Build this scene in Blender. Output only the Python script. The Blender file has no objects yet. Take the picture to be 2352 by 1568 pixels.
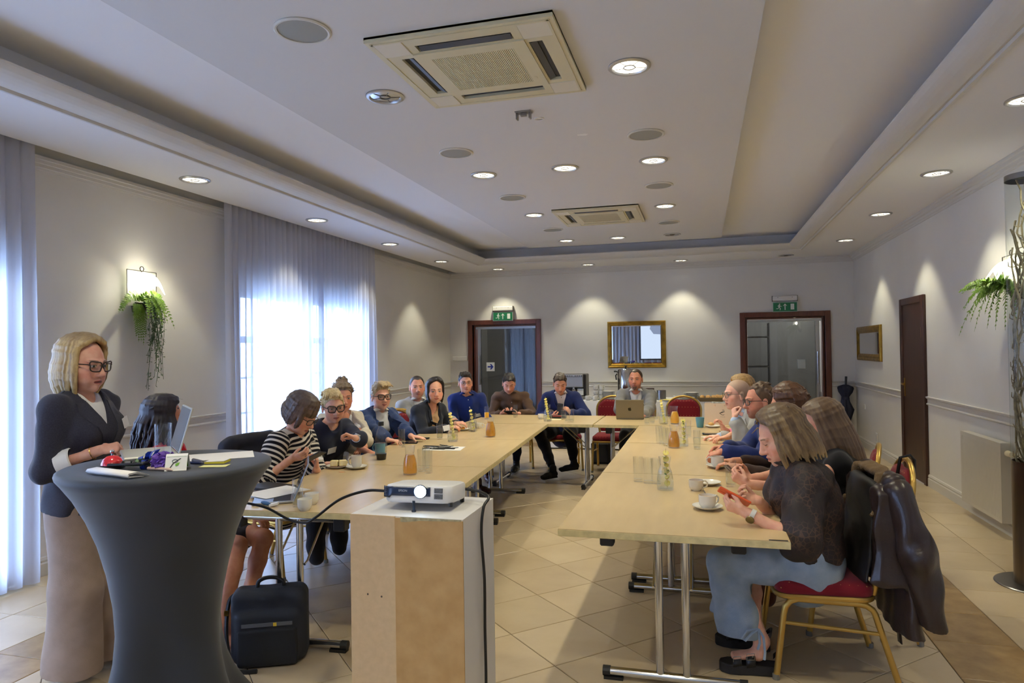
import bpy, bmesh, math, random
import numpy as np
from math import sin, cos, tan, pi, radians, sqrt, atan2
from mathutils import Vector, Matrix
random.seed(7)
S = bpy.context.scene
COL = S.collection

# ------------------------------------------------------------------ camera, world, exposure
CAM_H = 1.55; FPX = 1568.0
YAW = math.atan(434/FPX); PITCH = 0.0129; ROLL = 0.0145
_f = Vector((-sin(YAW)*cos(PITCH), cos(YAW)*cos(PITCH), sin(PITCH)))
_r0 = Vector((cos(YAW), sin(YAW), 0)); _u0 = _r0.cross(_f)
_r = cos(ROLL)*_r0 - sin(ROLL)*_u0; _u = sin(ROLL)*_r0 + cos(ROLL)*_u0
cd = bpy.data.cameras.new('camera'); cam = bpy.data.objects.new('camera', cd); COL.objects.link(cam)
cam.matrix_world = Matrix(((_r.x,_u.x,-_f.x,0),(_r.y,_u.y,-_f.y,0),(_r.z,_u.z,-_f.z,CAM_H),(0,0,0,1)))
cd.sensor_width = 36.0; cd.lens = 24.0; cd.clip_start = 0.05; cd.clip_end = 100
S.camera = cam
S.view_settings.view_transform = 'Standard'; S.view_settings.look = 'None'
S.view_settings.gamma = 1.0; S.view_settings.use_curve_mapping = False
S.view_settings.exposure = 0.62
W = bpy.data.worlds.new('world'); S.world = W; W.use_nodes = True
_bg = W.node_tree.nodes['Background']; _bg.inputs[0].default_value = (0.51, 0.70, 1.0, 1); _bg.inputs[1].default_value = 21.0
S.cycles.max_bounces = 8; S.cycles.diffuse_bounces = 4; S.cycles.glossy_bounces = 4
S.cycles.transmission_bounces = 8; S.cycles.transparent_max_bounces = 32
S.cycles.caustics_reflective = False; S.cycles.caustics_refractive = False
S.cycles.sample_clamp_indirect = 4.0
S.cycles.use_denoising = True
LAMP_COL = (1.0, 0.925, 0.66); LAMP_W = 41.0

def onplane(px, py, axis, v):
    """where the sight line of a photo pixel meets a room plane (x, y or z = v)"""
    d = _f*FPX + _r*(px-1176) - _u*(py-784)
    c = (0, 0, CAM_H)
    t = (v - c[axis]) / d[axis]
    return Vector((d.x*t, d.y*t, CAM_H + d.z*t))
TZ = 0.74
def ontable(px, py): return onplane(px, py, 2, TZ)
def px_size(p):
    return FPX / (Vector(p) - Vector((0,0,CAM_H))).dot(_f)

# ------------------------------------------------------------------ materials
def lin(c):
    return tuple(((v/255)/12.92 if v/255 <= .04045 else ((v/255+.055)/1.055)**2.4) for v in c)
MATS = {}
def nt_new(name):
    m = bpy.data.materials.new(name); m.use_nodes = True
    return m, m.node_tree, m.node_tree.nodes['Principled BSDF']
def mat(name, rgb, rough=.5, metal=0., spec=.5, noise=0., nscale=20., bump=0., bscale=80., sheen=0., coat=0., emit=None, emit_s=0., stretch=None, rgb2=None):
    if name in MATS: return MATS[name]
    m, nt, b = nt_new(name)
    c = lin(rgb)
    b.inputs['Base Color'].default_value = (*c, 1); b.inputs['Roughness'].default_value = rough
    b.inputs['Metallic'].default_value = metal; b.inputs['Specular IOR Level'].default_value = spec
    b.inputs['Sheen Weight'].default_value = sheen; b.inputs['Coat Weight'].default_value = coat
    if emit: b.inputs['Emission Color'].default_value = (*lin(emit), 1); b.inputs['Emission Strength'].default_value = emit_s
    if noise or bump or rgb2:
        tc = nt.nodes.new('ShaderNodeTexCoord'); src = tc.outputs['Object']
        if stretch:
            mp = nt.nodes.new('ShaderNodeMapping'); mp.inputs['Scale'].default_value = stretch
            nt.links.new(src, mp.inputs['Vector']); src = mp.outputs['Vector']
    if noise or rgb2:
        n = nt.nodes.new('ShaderNodeTexNoise'); n.inputs['Scale'].default_value = nscale; n.inputs['Detail'].default_value = 5
        nt.links.new(src, n.inputs['Vector'])
        r = nt.nodes.new('ShaderNodeValToRGB')
        c2 = lin(rgb2) if rgb2 else tuple(v*(1-noise) for v in c)
        c1 = c if rgb2 else tuple(min(1, v*(1+noise)) for v in c)
        r.color_ramp.elements[0].position = .32; r.color_ramp.elements[1].position = .68
        r.color_ramp.elements[0].color = (*c2, 1); r.color_ramp.elements[1].color = (*c1, 1)
        nt.links.new(n.outputs['Fac'], r.inputs['Fac']); nt.links.new(r.outputs['Color'], b.inputs['Base Color'])
    if bump:
        n2 = nt.nodes.new('ShaderNodeTexNoise'); n2.inputs['Scale'].default_value = bscale; n2.inputs['Detail'].default_value = 3
        nt.links.new(src, n2.inputs['Vector'])
        bp = nt.nodes.new('ShaderNodeBump'); bp.inputs['Strength'].default_value = bump; bp.inputs['Distance'].default_value = .004
        nt.links.new(n2.outputs['Fac'], bp.inputs['Height']); nt.links.new(bp.outputs['Normal'], b.inputs['Normal'])
    MATS[name] = m
    return m
def emat(name, rgb, s):
    if name in MATS: return MATS[name]
    m = bpy.data.materials.new(name); m.use_nodes = True; nt = m.node_tree; nt.nodes.clear()
    e = nt.nodes.new('ShaderNodeEmission'); e.inputs[0].default_value = (*lin(rgb), 1); e.inputs[1].default_value = s
    o = nt.nodes.new('ShaderNodeOutputMaterial'); nt.links.new(e.outputs[0], o.inputs[0]); MATS[name] = m
    return m
def glassmat(name, tint=(245,248,248), ior=1.45, rough=.02, body=0., bodyrgb=(255,255,255)):
    """thin clear glass: see-through with Fresnel reflection; body adds a cloudy / coloured share"""
    if name in MATS: return MATS[name]
    m = bpy.data.materials.new(name); m.use_nodes = True; nt = m.node_tree; nt.nodes.clear()
    t = nt.nodes.new('ShaderNodeBsdfTransparent'); t.inputs[0].default_value = (*lin(tint), 1)
    g = nt.nodes.new('ShaderNodeBsdfGlossy'); g.inputs['Roughness'].default_value = rough; g.inputs[0].default_value = (.95,.97,1,1)
    fr = nt.nodes.new('ShaderNodeLayerWeight'); fr.inputs['Blend'].default_value = .5
    pw = nt.nodes.new('ShaderNodeMath'); pw.operation = 'POWER'; pw.inputs[1].default_value = 4.0; nt.links.new(fr.outputs['Facing'], pw.inputs[0])
    ma = nt.nodes.new('ShaderNodeMath'); ma.operation = 'MULTIPLY_ADD'; ma.inputs[1].default_value = .55; ma.inputs[2].default_value = ((ior-1)/(ior+1))**2; nt.links.new(pw.outputs[0], ma.inputs[0])
    mx = nt.nodes.new('ShaderNodeMixShader'); nt.links.new(ma.outputs[0], mx.inputs[0])
    last = t
    if body:
        d = nt.nodes.new('ShaderNodeBsdfPrincipled'); d.inputs['Base Color'].default_value = (*lin(bodyrgb), 1); d.inputs['Roughness'].default_value = .3
        m2 = nt.nodes.new('ShaderNodeMixShader'); m2.inputs[0].default_value = body
        nt.links.new(t.outputs[0], m2.inputs[1]); nt.links.new(d.outputs[0], m2.inputs[2]); last = m2
    nt.links.new(last.outputs[0], mx.inputs[1]); nt.links.new(g.outputs[0], mx.inputs[2])
    o = nt.nodes.new('ShaderNodeOutputMaterial'); nt.links.new(mx.outputs[0], o.inputs[0]); MATS[name] = m
    return m

# ------------------------------------------------------------------ mesh helpers
def link(name, me, m=None, parent=None):
    o = bpy.data.objects.new(name, me); COL.objects.link(o)
    if m and me: me.materials.append(m)
    if parent: o.parent = parent
    return o
def thing(name, label, cat, loc=(0,0,0), rz=0., group=None):
    o = bpy.data.objects.new(name, None); COL.objects.link(o); o.empty_display_size = .1
    o.location = loc; o.rotation_euler = (0,0,rz); o['label'] = label; o['category'] = cat
    if group: o['group'] = group
    return o
def tag(o, label, cat, group=None):
    o['label'] = label; o['category'] = cat
    if group: o['group'] = group
    return o
def dup(root, loc, rz=None, label=None, name=None):
    r = root.copy(); COL.objects.link(r); r.location = loc
    if rz is not None: r.rotation_euler = (0,0,rz)
    if label: r['label'] = label
    for ch in list(root.children):
        c = ch.copy(); COL.objects.link(c); c.parent = r
        for g in ch.children:
            d = g.copy(); COL.objects.link(d); d.parent = c
    return r
class MB:
    def __init__(s): s.v = []; s.f = []
    def add(s, vs, fs, M=None):
        o = len(s.v)
        s.v += [tuple(M @ Vector(v)) if M else tuple(v) for v in vs]
        s.f += [tuple(i+o for i in f) for f in fs]; return s
    def box(s, lo, hi, M=None, bev=0.):
        x0,y0,z0 = lo; x1,y1,z1 = hi
        if bev <= 0:
            vs = [(x0,y0,z0),(x1,y0,z0),(x1,y1,z0),(x0,y1,z0),(x0,y0,z1),(x1,y0,z1),(x1,y1,z1),(x0,y1,z1)]
            return s.add(vs, [(3,2,1,0),(4,5,6,7),(0,1,5,4),(1,2,6,5),(2,3,7,6),(3,0,4,7)], M)
        b = bev; rs = [(b,0),(0,b)]
        def ring(i, z): 
            return [(x0+i,y0,z),(x1-i,y0,z),(x1,y0+i,z),(x1,y1-i,z),(x1-i,y1,z),(x0+i,y1,z),(x0,y1-i,z),(x0,y0+i,z)]
        def ring2(z):
            return [(x0+b,y0+b,z),(x1-b,y0+b,z),(x1-b,y0+b,z),(x1-b,y1-b,z),(x1-b,y1-b,z),(x0+b,y1-b,z),(x0+b,y1-b,z),(x0+b,y0+b,z)]
        rr = [ring2(z0), ring(b, z0+b), ring(b, z1-b), ring2(z1)]
        vs = [v for r in rr for v in r]; fs = []
        for k in range(3):
            for i in range(8): j = (i+1)%8; fs.append((k*8+i, k*8+j, k*8+8+j, k*8+8+i))
        fs.append((7,5,3,1)); fs.append((24+0,24+2,24+4,24+6))
        return s.add(vs, fs, M)
    def tube(s, pts, r, n=10, M=None, cap=True, closed=False):
        P = [Vector(p) for p in pts]; m = len(P)
        rad = r if isinstance(r, (list, tuple)) else [r]*m
        vs = []; fs = []
        ref = None
        for i in range(m):
            a = P[(i-1)%m] if (closed or i > 0) else P[i]; b = P[(i+1)%m] if (closed or i < m-1) else P[i]
            t = (b-a).normalized()
            if ref is None:
                ref = t.orthogonal().normalized()
            ref = (ref - t*ref.dot(t)).normalized(); bi = t.cross(ref)
            for k in range(n):
                a_ = 2*pi*k/n; vs.append(P[i] + (ref*cos(a_) + bi*sin(a_))*rad[i])
        for i in range(m if closed else m-1):
            j = (i+1)%m
            for k in range(n): fs.append((i*n+k, i*n+(k+1)%n, j*n+(k+1)%n, j*n+k))
        if cap and not closed:
            fs.append(tuple(range(n-1,-1,-1))); fs.append(tuple((m-1)*n+k for k in range(n)))
        return s.add(vs, fs, M)
    def lathe(s, prof, n=24, M=None, capb=True, capt=False):
        vs = []; fs = []
        for r, z in prof:
            for k in range(n): a = 2*pi*k/n; vs.append((r*cos(a), r*sin(a), z))
        for i in range(len(prof)-1):
            for k in range(n): fs.append((i*n+k, i*n+(k+1)%n, (i+1)*n+(k+1)%n, (i+1)*n+k))
        if capb: fs.append(tuple(range(n-1,-1,-1)))
        if capt: fs.append(tuple((len(prof)-1)*n+k for k in range(n)))
        return s.add(vs, fs, M)
    def prism(s, poly, z0, z1, M=None):
        n = len(poly); vs = [(x,y,z0) for x,y in poly] + [(x,y,z1) for x,y in poly]
        fs = [tuple(range(n-1,-1,-1)), tuple(range(n,2*n))] + [(i,(i+1)%n,n+(i+1)%n,n+i) for i in range(n)]
        return s.add(vs, fs, M)
    def sphere(s, c, r, n=12, m=8, M=None):
        rx,ry,rz = r if isinstance(r,(tuple,list)) else (r,r,r)
        vs = [(c[0],c[1],c[2]-rz)]; fs = []
        for i in range(1, m):
            t = -pi/2 + pi*i/m
            for k in range(n): a = 2*pi*k/n; vs.append((c[0]+rx*cos(t)*cos(a), c[1]+ry*cos(t)*sin(a), c[2]+rz*sin(t)))
        vs.append((c[0],c[1],c[2]+rz)); L = len(vs)-1
        for k in range(n): fs.append((0, 1+(k+1)%n, 1+k)); fs.append((L, L-n+k, L-n+(k+1)%n))
        for i in range(m-2):
            for k in range(n): a = 1+i*n; fs.append((a+k, a+(k+1)%n, a+n+(k+1)%n, a+n+k))
        return s.add(vs, fs, M)
    def grid(s, fn, nu, nv, closeu=False):
        vs = [fn(i/nu, j/nv) for j in range(nv+1) for i in range(nu+1)]
        fs = [(j*(nu+1)+i, j*(nu+1)+i+1, (j+1)*(nu+1)+i+1, (j+1)*(nu+1)+i) for j in range(nv) for i in range(nu)]
        return s.add(vs, fs)
    def build(s, name, m, parent=None, smooth=False, ang=None):
        me = bpy.data.meshes.new(name); me.from_pydata([tuple(v) for v in s.v], [], s.f); me.update()
        if smooth:
            me.polygons.foreach_set('use_smooth', [True]*len(me.polygons))
            if ang is None: ang = 40
            try: me.set_sharp_from_angle(angle=radians(ang))
            except Exception: pass
        return link(name, me, m, parent)
def T(x=0,y=0,z=0, rz=0, rx=0, ry=0, s=1):
    return Matrix.Translation((x,y,z)) @ Matrix.Rotation(rz,4,'Z') @ Matrix.Rotation(ry,4,'Y') @ Matrix.Rotation(rx,4,'X') @ Matrix.Scale(s,4)
def solidify(o, th, off=0):
    md = o.modifiers.new('thickness','SOLIDIFY'); md.thickness = th; md.offset = off; return o
def bevel(o, w, seg=2):
    md = o.modifiers.new('edge','BEVEL'); md.width = w; md.segments = seg; md.limit_method = 'ANGLE'; return o
def struct(o): o['kind'] = 'structure'; return o
def text(name, s, size, M, m, parent, ex=.0006):
    c = bpy.data.curves.new(name,'FONT'); c.body = s; c.size = size; c.align_x = 'CENTER'; c.align_y = 'CENTER'; c.extrude = ex
    tmp = bpy.data.objects.new(name, c); COL.objects.link(tmp); bpy.context.view_layer.update()
    me = bpy.data.meshes.new_from_object(tmp.evaluated_get(bpy.context.evaluated_depsgraph_get())); bpy.data.objects.remove(tmp); me.transform(M); me.materials.clear()
    o = link(name, me, m, parent); o['kind'] = 'stuff'; return o
# ------------------------------------------------------------------ room
XL, XR, YB, YF = -4.53, 2.38, 12.02, -3.2
ZS, ZLIP, ZC, ZP = 3.0, 3.066, 3.24, 3.14
WALL = mat('wall paint', (222,221,219), .75, noise=.015, nscale=3, bump=.05, bscale=120)
CEIL = mat('ceiling paint', (232,232,234), .8)
TRIM = mat('trim paint', (208,206,203), .55)
WOOD = mat('mahogany', (92,44,26), .35, noise=.25, nscale=6, stretch=(14,14,1.2), coat=.15)
DWOOD = mat('dark walnut', (66,38,26), .4, noise=.3, nscale=5, stretch=(16,16,1.0))
CHROME = mat('chrome', (205,206,208), .13, 1.)
STEEL = mat('brushed steel', (150,150,150), .3, 1.)
ALU = mat('aluminium', (168,170,174), .35, 1.)
BLACKP = mat('black plastic', (28,29,32), .45)
WHITEP = mat('white plastic', (225,225,224), .4)

def quadwall(name, pts, m=WALL):
    mb = MB(); mb.add(pts, [tuple(range(len(pts)))]); return struct(mb.build(name, m))
def wallholes(name, axis, pos, th, u0, u1, z1, holes, m=WALL):
    """upright wall slab with rectangular holes (u0,u1,z0,z1), thickness away from the room"""
    us = sorted({u0,u1,*[h[0] for h in holes],*[h[1] for h in holes]}); zs = sorted({0,z1,*[h[2] for h in holes],*[h[3] for h in holes]})
    mb = MB(); a, b = sorted((pos, pos+th))
    for i in range(len(us)-1):
        for j in range(len(zs)-1):
            cu, cz = (us[i]+us[i+1])/2, (zs[j]+zs[j+1])/2
            if any(h[0] < cu < h[1] and h[2] < cz < h[3] for h in holes): continue
            lo, hi = (us[i], us[i+1]), (zs[j], zs[j+1])
            if axis == 'x': mb.box((a, lo[0], hi[0]), (b, lo[1], hi[1]))
            else: mb.box((lo[0], a, hi[0]), (lo[1], b, hi[1]))
    return struct(mb.build(name, m))
WIN = [(5.98, 7.18), (7.34, 8.54), (0.95, 2.15), (2.31, 3.50), (-2.5, -1.3), (-1.14, .06)]  # last two are unseen windows, added for more bluish ambient light
WZ0, WZ1 = .12, 2.22
wallholes('wall_left', 'x', XL, -.28, YF, YB, 3.3, [(a, b, WZ0, WZ1) for a, b in WIN])
wallholes('wall_right', 'x', XR, .2, YF, YB, 3.3, [])
D1 = (-4.085, -2.865, 0, 2.025); D2 = (.715, 1.94, 0, 2.035)
wallholes('wall_back', 'y', YB, .2, XL-.28, XR+.2, 3.3, [D1, D2])
wallholes('wall_front', 'y', YF, -.2, XL-.28, XR+.2, 3.3, [])

# windows: frames, panes, muntins
WFR = mat('window frame paint', (150,146,142), .5)
PANE = glassmat('window pane', (250,252,255))
for i, (a, b) in enumerate(WIN):
    w = bpy.data.objects.new('window_%d' % (i+1), None); COL.objects.link(w); struct(w); w.location = (XL-.13, a, WZ0)
    w['label'] = 'tall window with thin bars behind the sheer curtain'
    L, Hh = b-a, WZ1-WZ0; fr = MB()
    for u0,u1,z0,z1 in ((0,L,0,.07),(0,L,Hh-.07,Hh),(0,.07,.07,Hh-.07),(L-.07,L,.07,Hh-.07),(L/2-.05,L/2+.05,.07,Hh-.07),(.07,L-.07,1.55,1.62)):
        fr.box((-.04,u0,z0),(.04,u1,z1))
    fr.build('window_frame', WFR, w)
    mu = MB()
    for k in range(1,4):
        z = .07+(1.55-.07)*k/4; mu.box((-.012,.07,z-.011),(.012,L-.07,z+.011))
    mu.build('glazing_bar', WFR, w)
    for (u0,u1,z0,z1) in ((.07,L/2-.05,.07,1.55),(L/2+.05,L-.07,.07,1.55),(.07,L/2-.05,1.62,Hh-.07),(L/2+.05,L-.07,1.62,Hh-.07)):
        p = MB(); p.box((-.003,u0,z0),(.003,u1,z1)); p.build('window_pane', PANE, w)
    p = MB(); p.box((.06,-.04,-.03),(.20,L+.04,0)); p.build('window_sill', TRIM, w)
    # the opening lets the daylight in: a portal only guides the sampling of the sky
    ld = bpy.data.lights.new('window_portal','AREA'); ld.shape = 'RECTANGLE'; ld.size = L; ld.size_y = Hh; ld.cycles.is_portal = True
    lo = bpy.data.objects.new('window_portal', ld); COL.objects.link(lo); lo.location = (XL-.29, (a+b)/2, WZ0+Hh/2)
    lo.rotation_euler = (0, -pi/2, 0)
# ground outside so that the windows see a garden
mb = MB(); mb.box((-40,-20,-.3),(XL-.28,30,-.15)); gr = mb.build('ground_outside', mat('pale paving outside', (190,195,198), .9, noise=.1, nscale=2)); struct(gr)

# floor: grout bed + single tiles
GROUT = mat('dark grout', (98,86,72), .9)
mb = MB(); mb.box((XL,YF,-.1),(XR,YB,-.004)); floor = struct(mb.build('floor', GROUT))
def tilemat(name, c1, c2, sc=2.2, rough=.28, sp=.4):
    m, nt, b = nt_new(name)
    tc = nt.nodes.new('ShaderNodeTexCoord'); oi = nt.nodes.new('ShaderNodeObjectInfo')
    ad = nt.nodes.new('ShaderNodeVectorMath'); ad.operation = 'ADD'
    mu = nt.nodes.new('ShaderNodeVectorMath'); mu.operation = 'SCALE'; mu.inputs['Scale'].default_value = 3.7
    nt.links.new(oi.outputs['Location'], mu.inputs[0]); nt.links.new(tc.outputs['Object'], ad.inputs[0]); nt.links.new(mu.outputs[0], ad.inputs[1])
    n = nt.nodes.new('ShaderNodeTexNoise'); n.inputs['Scale'].default_value = sc; n.inputs['Detail'].default_value = 6; n.inputs['Roughness'].default_value = .6
    nt.links.new(ad.outputs[0], n.inputs['Vector'])
    r = nt.nodes.new('ShaderNodeValToRGB'); r.color_ramp.elements[0].position = .3; r.color_ramp.elements[1].position = .7
    r.color_ramp.elements[0].color = (*lin(c1),1); r.color_ramp.elements[1].color = (*lin(c2),1)
    nt.links.new(n.outputs['Fac'], r.inputs['Fac'])
    hs = nt.nodes.new('ShaderNodeHueSaturation')
    mr = nt.nodes.new('ShaderNodeMapRange'); mr.inputs['To Min'].default_value = .94; mr.inputs['To Max'].default_value = 1.05
    nt.links.new(oi.outputs['Random'], mr.inputs['Value']); nt.links.new(mr.outputs[0], hs.inputs['Value'])
    nt.links.new(r.outputs['Color'], hs.inputs['Color']); nt.links.new(hs.outputs['Color'], b.inputs['Base Color'])
    b.inputs['Roughness'].default_value = rough; b.inputs['Specular IOR Level'].default_value = sp
    return m
TILE = tilemat('beige stone tile', (180,160,130), (198,181,153))
BAND = tilemat('brown marble tile', (128,100,62), (166,138,94), 7, .32)
def tilemesh(poly, nm):
    """bevelled tile from a ccw polygon around its own origin"""
    n = len(poly); g = .0022
    def inset(d):
        out = []
        for i in range(n):
            p0, p1, p2 = Vector(poly[i-1]), Vector(poly[i]), Vector(poly[(i+1)%n])
            e1 = (p1-p0).normalized(); e2 = (p2-p1).normalized()
            n1 = Vector((-e1.y,e1.x)); n2 = Vector((-e2.y,e2.x)); k = 1+n1.dot(n2)
            out.append(p1 + (n1+n2)*(d/k))
        return out
    a, b = inset(g), inset(g+.0025)
    vs = [(p.x,p.y,-.02) for p in a] + [(p.x,p.y,-.002) for p in a] + [(p.x,p.y,0) for p in b]
    fs = [(i,(i+1)%n,n+(i+1)%n,n+i) for i in range(n)] + [(n+i,n+(i+1)%n,2*n+(i+1)%n,2*n+i) for i in range(n)] + [tuple(range(2*n,3*n))]
    me = bpy.data.meshes.new(nm); me.from_pydata(vs, [], fs); me.update(); return me
hd = .309; BX0, BX1, BY1 = -3.19, 1.135, 10.714
yk = 3.607
dia = tilemesh([(hd,0),(0,hd),(-hd,0),(0,-hd)], 'tile')
tri = {'l': tilemesh([(0,-hd),(hd,0),(0,hd)], 'tile'), 'r': tilemesh([(0,hd),(-hd,0),(0,-hd)], 'tile'), 'b': tilemesh([(-hd,0),(0,-hd),(hd,0)], 'tile')}
for me in (dia, *tri.values()): me.materials.append(TILE)
YT0 = 2.2   # in front of this line nothing of the floor is in view: one plain slab there
def puttile(nm, me, x, y):
    o = bpy.data.objects.new(nm, me); COL.objects.link(o); o.parent = floor; o.location = (x, y, 0); return o
NJ = int((BY1-yk)/hd)
for i in range(0, 15):
    x = BX0 + hd*i
    for j in range(-5, 26):
        if (i + j) % 2: continue      # centres of the diamonds
        y = yk + hd*j
        if y > BY1 + .05 or y - hd < YT0 - .35: continue
        if abs(y-BY1) < .02:
            if 0 < i < 14: puttile('tile', tri['b'], x, y)
            continue
        if i == 0: puttile('tile', tri['l'], x, y)
        elif i == 14: puttile('tile', tri['r'], BX1, y)
        else: puttile('tile', dia, x, y)
sq = .4365
def strip(xa, xb, m, y0=2.3, y1=YB, ph=4.055):
    w = xb-xa
    me = tilemesh([(-w/2,-sq/2),(w/2,-sq/2),(w/2,sq/2),(-w/2,sq/2)], 'tile'); me.materials.append(m)
    k = int((y0-ph)/sq)-1; y = ph + k*sq
    while y < y1 - .02:
        h = min(sq, y1-y)
        if y + sq > y0:
            if h > sq-.01: puttile('tile', me, (xa+xb)/2, y+sq/2)
            else:
                me2 = tilemesh([(-w/2,-h/2),(w/2,-h/2),(w/2,h/2),(-w/2,h/2)], 'tile'); me2.materials.append(m); puttile('tile', me2, (xa+xb)/2, y+h/2)
        y += sq
def rowx(ya, yb, m, x0, x1):
    n = round((x1-x0)/sq); w = (x1-x0)/n; h = yb-ya
    me = tilemesh([(-w/2,-h/2),(w/2,-h/2),(w/2,h/2),(-w/2,h/2)], 'tile'); me.materials.append(m)
    for k in range(n): puttile('tile', me, x0+w*(k+.5), (ya+yb)/2)
BY2 = BY1+.405
strip(BX1, 1.54, BAND, y1=BY2); strip(1.54, 1.968, TILE, 2.3, BY2); strip(1.968, XR, TILE, 2.3, BY2)
strip(BX0-.405, BX0, BAND, y1=BY2); strip(-4.03, BX0-.405, TILE, 2.3, BY2); strip(XL, -4.03, TILE, 2.3, BY2)
rowx(BY1, BY2, BAND, BX0, BX1); rowx(BY2, BY2+.42, TILE, XL, XR); rowx(BY2+.42, YB, TILE, XL, XR)
mb = MB(); mb.box((XL,YF,-.02),(XR,YT0-.62,-.0005)); mb.build('floor_slab', TILE, floor)

# ceiling: soffit ring, recess, hanging panel
SX0, SX1, SY1 = -3.60, 1.465, 10.95     # soffit inner edges
SLOT = -4.36                             # soffit ends here, slot for the curtains
PT = .03
mb = MB()
mb.box((SLOT,YF,ZS),(SX0,YB,ZS+.03)); mb.box((SX1,YF,ZS),(XR,YB,ZS+.03)); mb.box((SX0,SY1,ZS),(SX1,YB,ZS+.03))
mb.box((XL,11.98,ZS),(SLOT,YB,ZS+.03))
mb.box((XL,YF,3.3),(XR,YB,3.34))                                       # slab above everything
mb.box((SLOT,YF,ZS+.03),(SLOT+.02,YB,3.3))
RX0, RX1, RY1 = -3.63, 1.51, 11.05
mb.box((RX0-.02,YF,ZS+.03),(RX0,RY1,ZC)); mb.box((RX1,YF,ZS+.03),(RX1+.02,RY1,ZC)); mb.box((RX0,RY1,ZS+.03),(RX1,RY1+.02,ZC))
mb.box((RX0-.02,YF,ZC),(RX1+.02,RY1+.02,ZC+.03))
ceil = struct(mb.build('ceiling', CEIL))
PX0, PX1, PY1 = -2.56, .312, 10.33
mb = MB(); mb.box((PX0,YF,ZP),(PX1,PY1,ZC-.001)); mb.build('ceiling_panel', mat('shaded panel tone', (210,210,211), .8), ceil)  # greyer than the ceiling: weaker window light is put into the panel colour
# cove moulding profile swept along the three sides, mitred
LX0, LX1, LY1 = -3.417, 1.282, 10.77
def cove(prof, name, parent=None):
    mb = MB(); rows = []
    for t, z in prof:   # t 0 = soffit edge, 1 = lip
        a = SX0+(LX0-SX0)*t; b = SX1+(LX1-SX1)*t; c = SY1+(LY1-SY1)*t
        rows.append([(a,YF,z),(a,c,z),(b,c,z),(b,YF,z)])
    for r0, r1 in zip(rows, rows[1:]):
        for k in range(3):
            mb.add([r0[k],r0[k+1],r1[k+1],r1[k]], [(0,1,2,3)])
    return struct(mb.build(name, TRIM, None, True, 35))
cove([(-.10,ZS+.001),(-.10,ZS-.012),(0.02,ZS-.014),(.05,ZS+.004),(.10,ZS+.004),(.16,ZS-.002),(.30,ZS+.001),(.45,ZS+.006),(.60,ZS+.014),(.74,ZS+.026),(.86,ZS+.040),(.95,ZS+.056),(1.0,ZLIP),(1.0,ZLIP+.012),(.9,ZLIP+.012)], 'trim_1')

# crown mouldings, dado rails and baseboards run along the walls
def run(name, prof, side, u0, u1, m=TRIM):
    """prof: (depth from wall, z)"""
    mb = MB(); vs = []
    for d, z in prof:
        for u in (u0, u1):
            vs.append({'l': (XL+d,u,z), 'r': (XR-d,u,z), 'b': (u,YB-d,z), 'f': (u,YF+d,z)}[side])
    n = len(prof)
    fs = [(2*i,2*i+1,2*i+3,2*i+2) for i in range(n-1)] + [tuple(2*i for i in range(n)), tuple(2*i+1 for i in range(n-1,-1,-1))]
    mb.add(vs, fs); return struct(mb.build(name, m))
CR = [(0,2.90),(.012,2.90),(.015,2.918),(.024,2.922),(.03,2.945),(.046,2.95),(.052,2.972),(.066,2.976),(.07,2.999),(0,2.999)]
CRL = [(0,2.885),(.010,2.885),(.014,2.90),(.024,2.902),(.026,2.925),(.036,2.928),(.04,2.95),(.052,2.953),(.054,2.975),(0,2.975)]
run('trim_2', CRL, 'l', YF, YB); run('trim_3', CR, 'r', YF, YB); run('trim_4', CR, 'b', XL, XR); run('trim_5', CR, 'f', XL, XR)
RAIL = [(0,.885),(.006,.885),(.018,.895),(.018,.903),(.006,.912),(.006,.948),(.012,.955),(.022,.962),(.026,.978),(0,.982)]
BASE = [(0,0),(.018,0),(.018,.085),(.012,.097),(.016,.11),(.010,.128),(0,.132)]
k = 6
for nm, prof, zz in (('trim', RAIL, 0), ('baseboard', BASE, 0)):
    segs = [('l', YF, WIN[4][0]-.1), ('l', WIN[5][1]+.1, WIN[2][0]-.1), ('l', WIN[3][1]+.1, WIN[0][0]-.1), ('l', WIN[1][1]+.1, YB), ('r', YF, 8.42), ('r', 9.33, YB), ('b', XL, D1[0]-.09), ('b', D1[1]+.09, D2[0]-.09), ('b', D2[1]+.09, XR), ('f', XL, XR)]
    for sd, a, b in segs:
        if nm == 'trim': run('trim_%d' % k, prof, sd, a, b); k += 1
        else: run('baseboard_' + {'l':'left','r':'right','b':'back','f':'front'}[sd], prof, sd, a, b)

# glazed doors in the back wall and the hall behind them
HALL = mat('hall wall paint', (150,152,155), .8)
mb = MB(); mb.box((XL-.28,YB+3.2,0),(XR+.2,YB+3.3,3)); mb.box((XL-.38,YB+.2,0),(XL-.28,YB+3.3,3)); mb.box((XR+.2,YB+.2,0),(XR+.3,YB+3.3,3)); mb.box((-1.2,YB+.2,0),(-1.1,YB+3.2,3))
struct(mb.build('wall_hall', HALL))
mb = MB(); mb.box((XL-1,YB+.2,-.1),(XR+1,YB+3.3,-.002)); struct(mb.build('floor_hall', TILE))
mb = MB(); mb.box((XL-1.1,YB+.2,3.0),(XR+1.1,YB+3.3,3.1)); struct(mb.build('ceiling_hall', CEIL))
mb = MB(); mb.box((D1[0],YB-.0,-.1),(D1[1],YB+.2,-.001)); mb.box((D2[0],YB,-.1),(D2[1],YB+.2,-.001)); struct(mb.build('floor_threshold', TILE))
DGLASS = glassmat('door glass', (176,178,176), 1.5)
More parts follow.
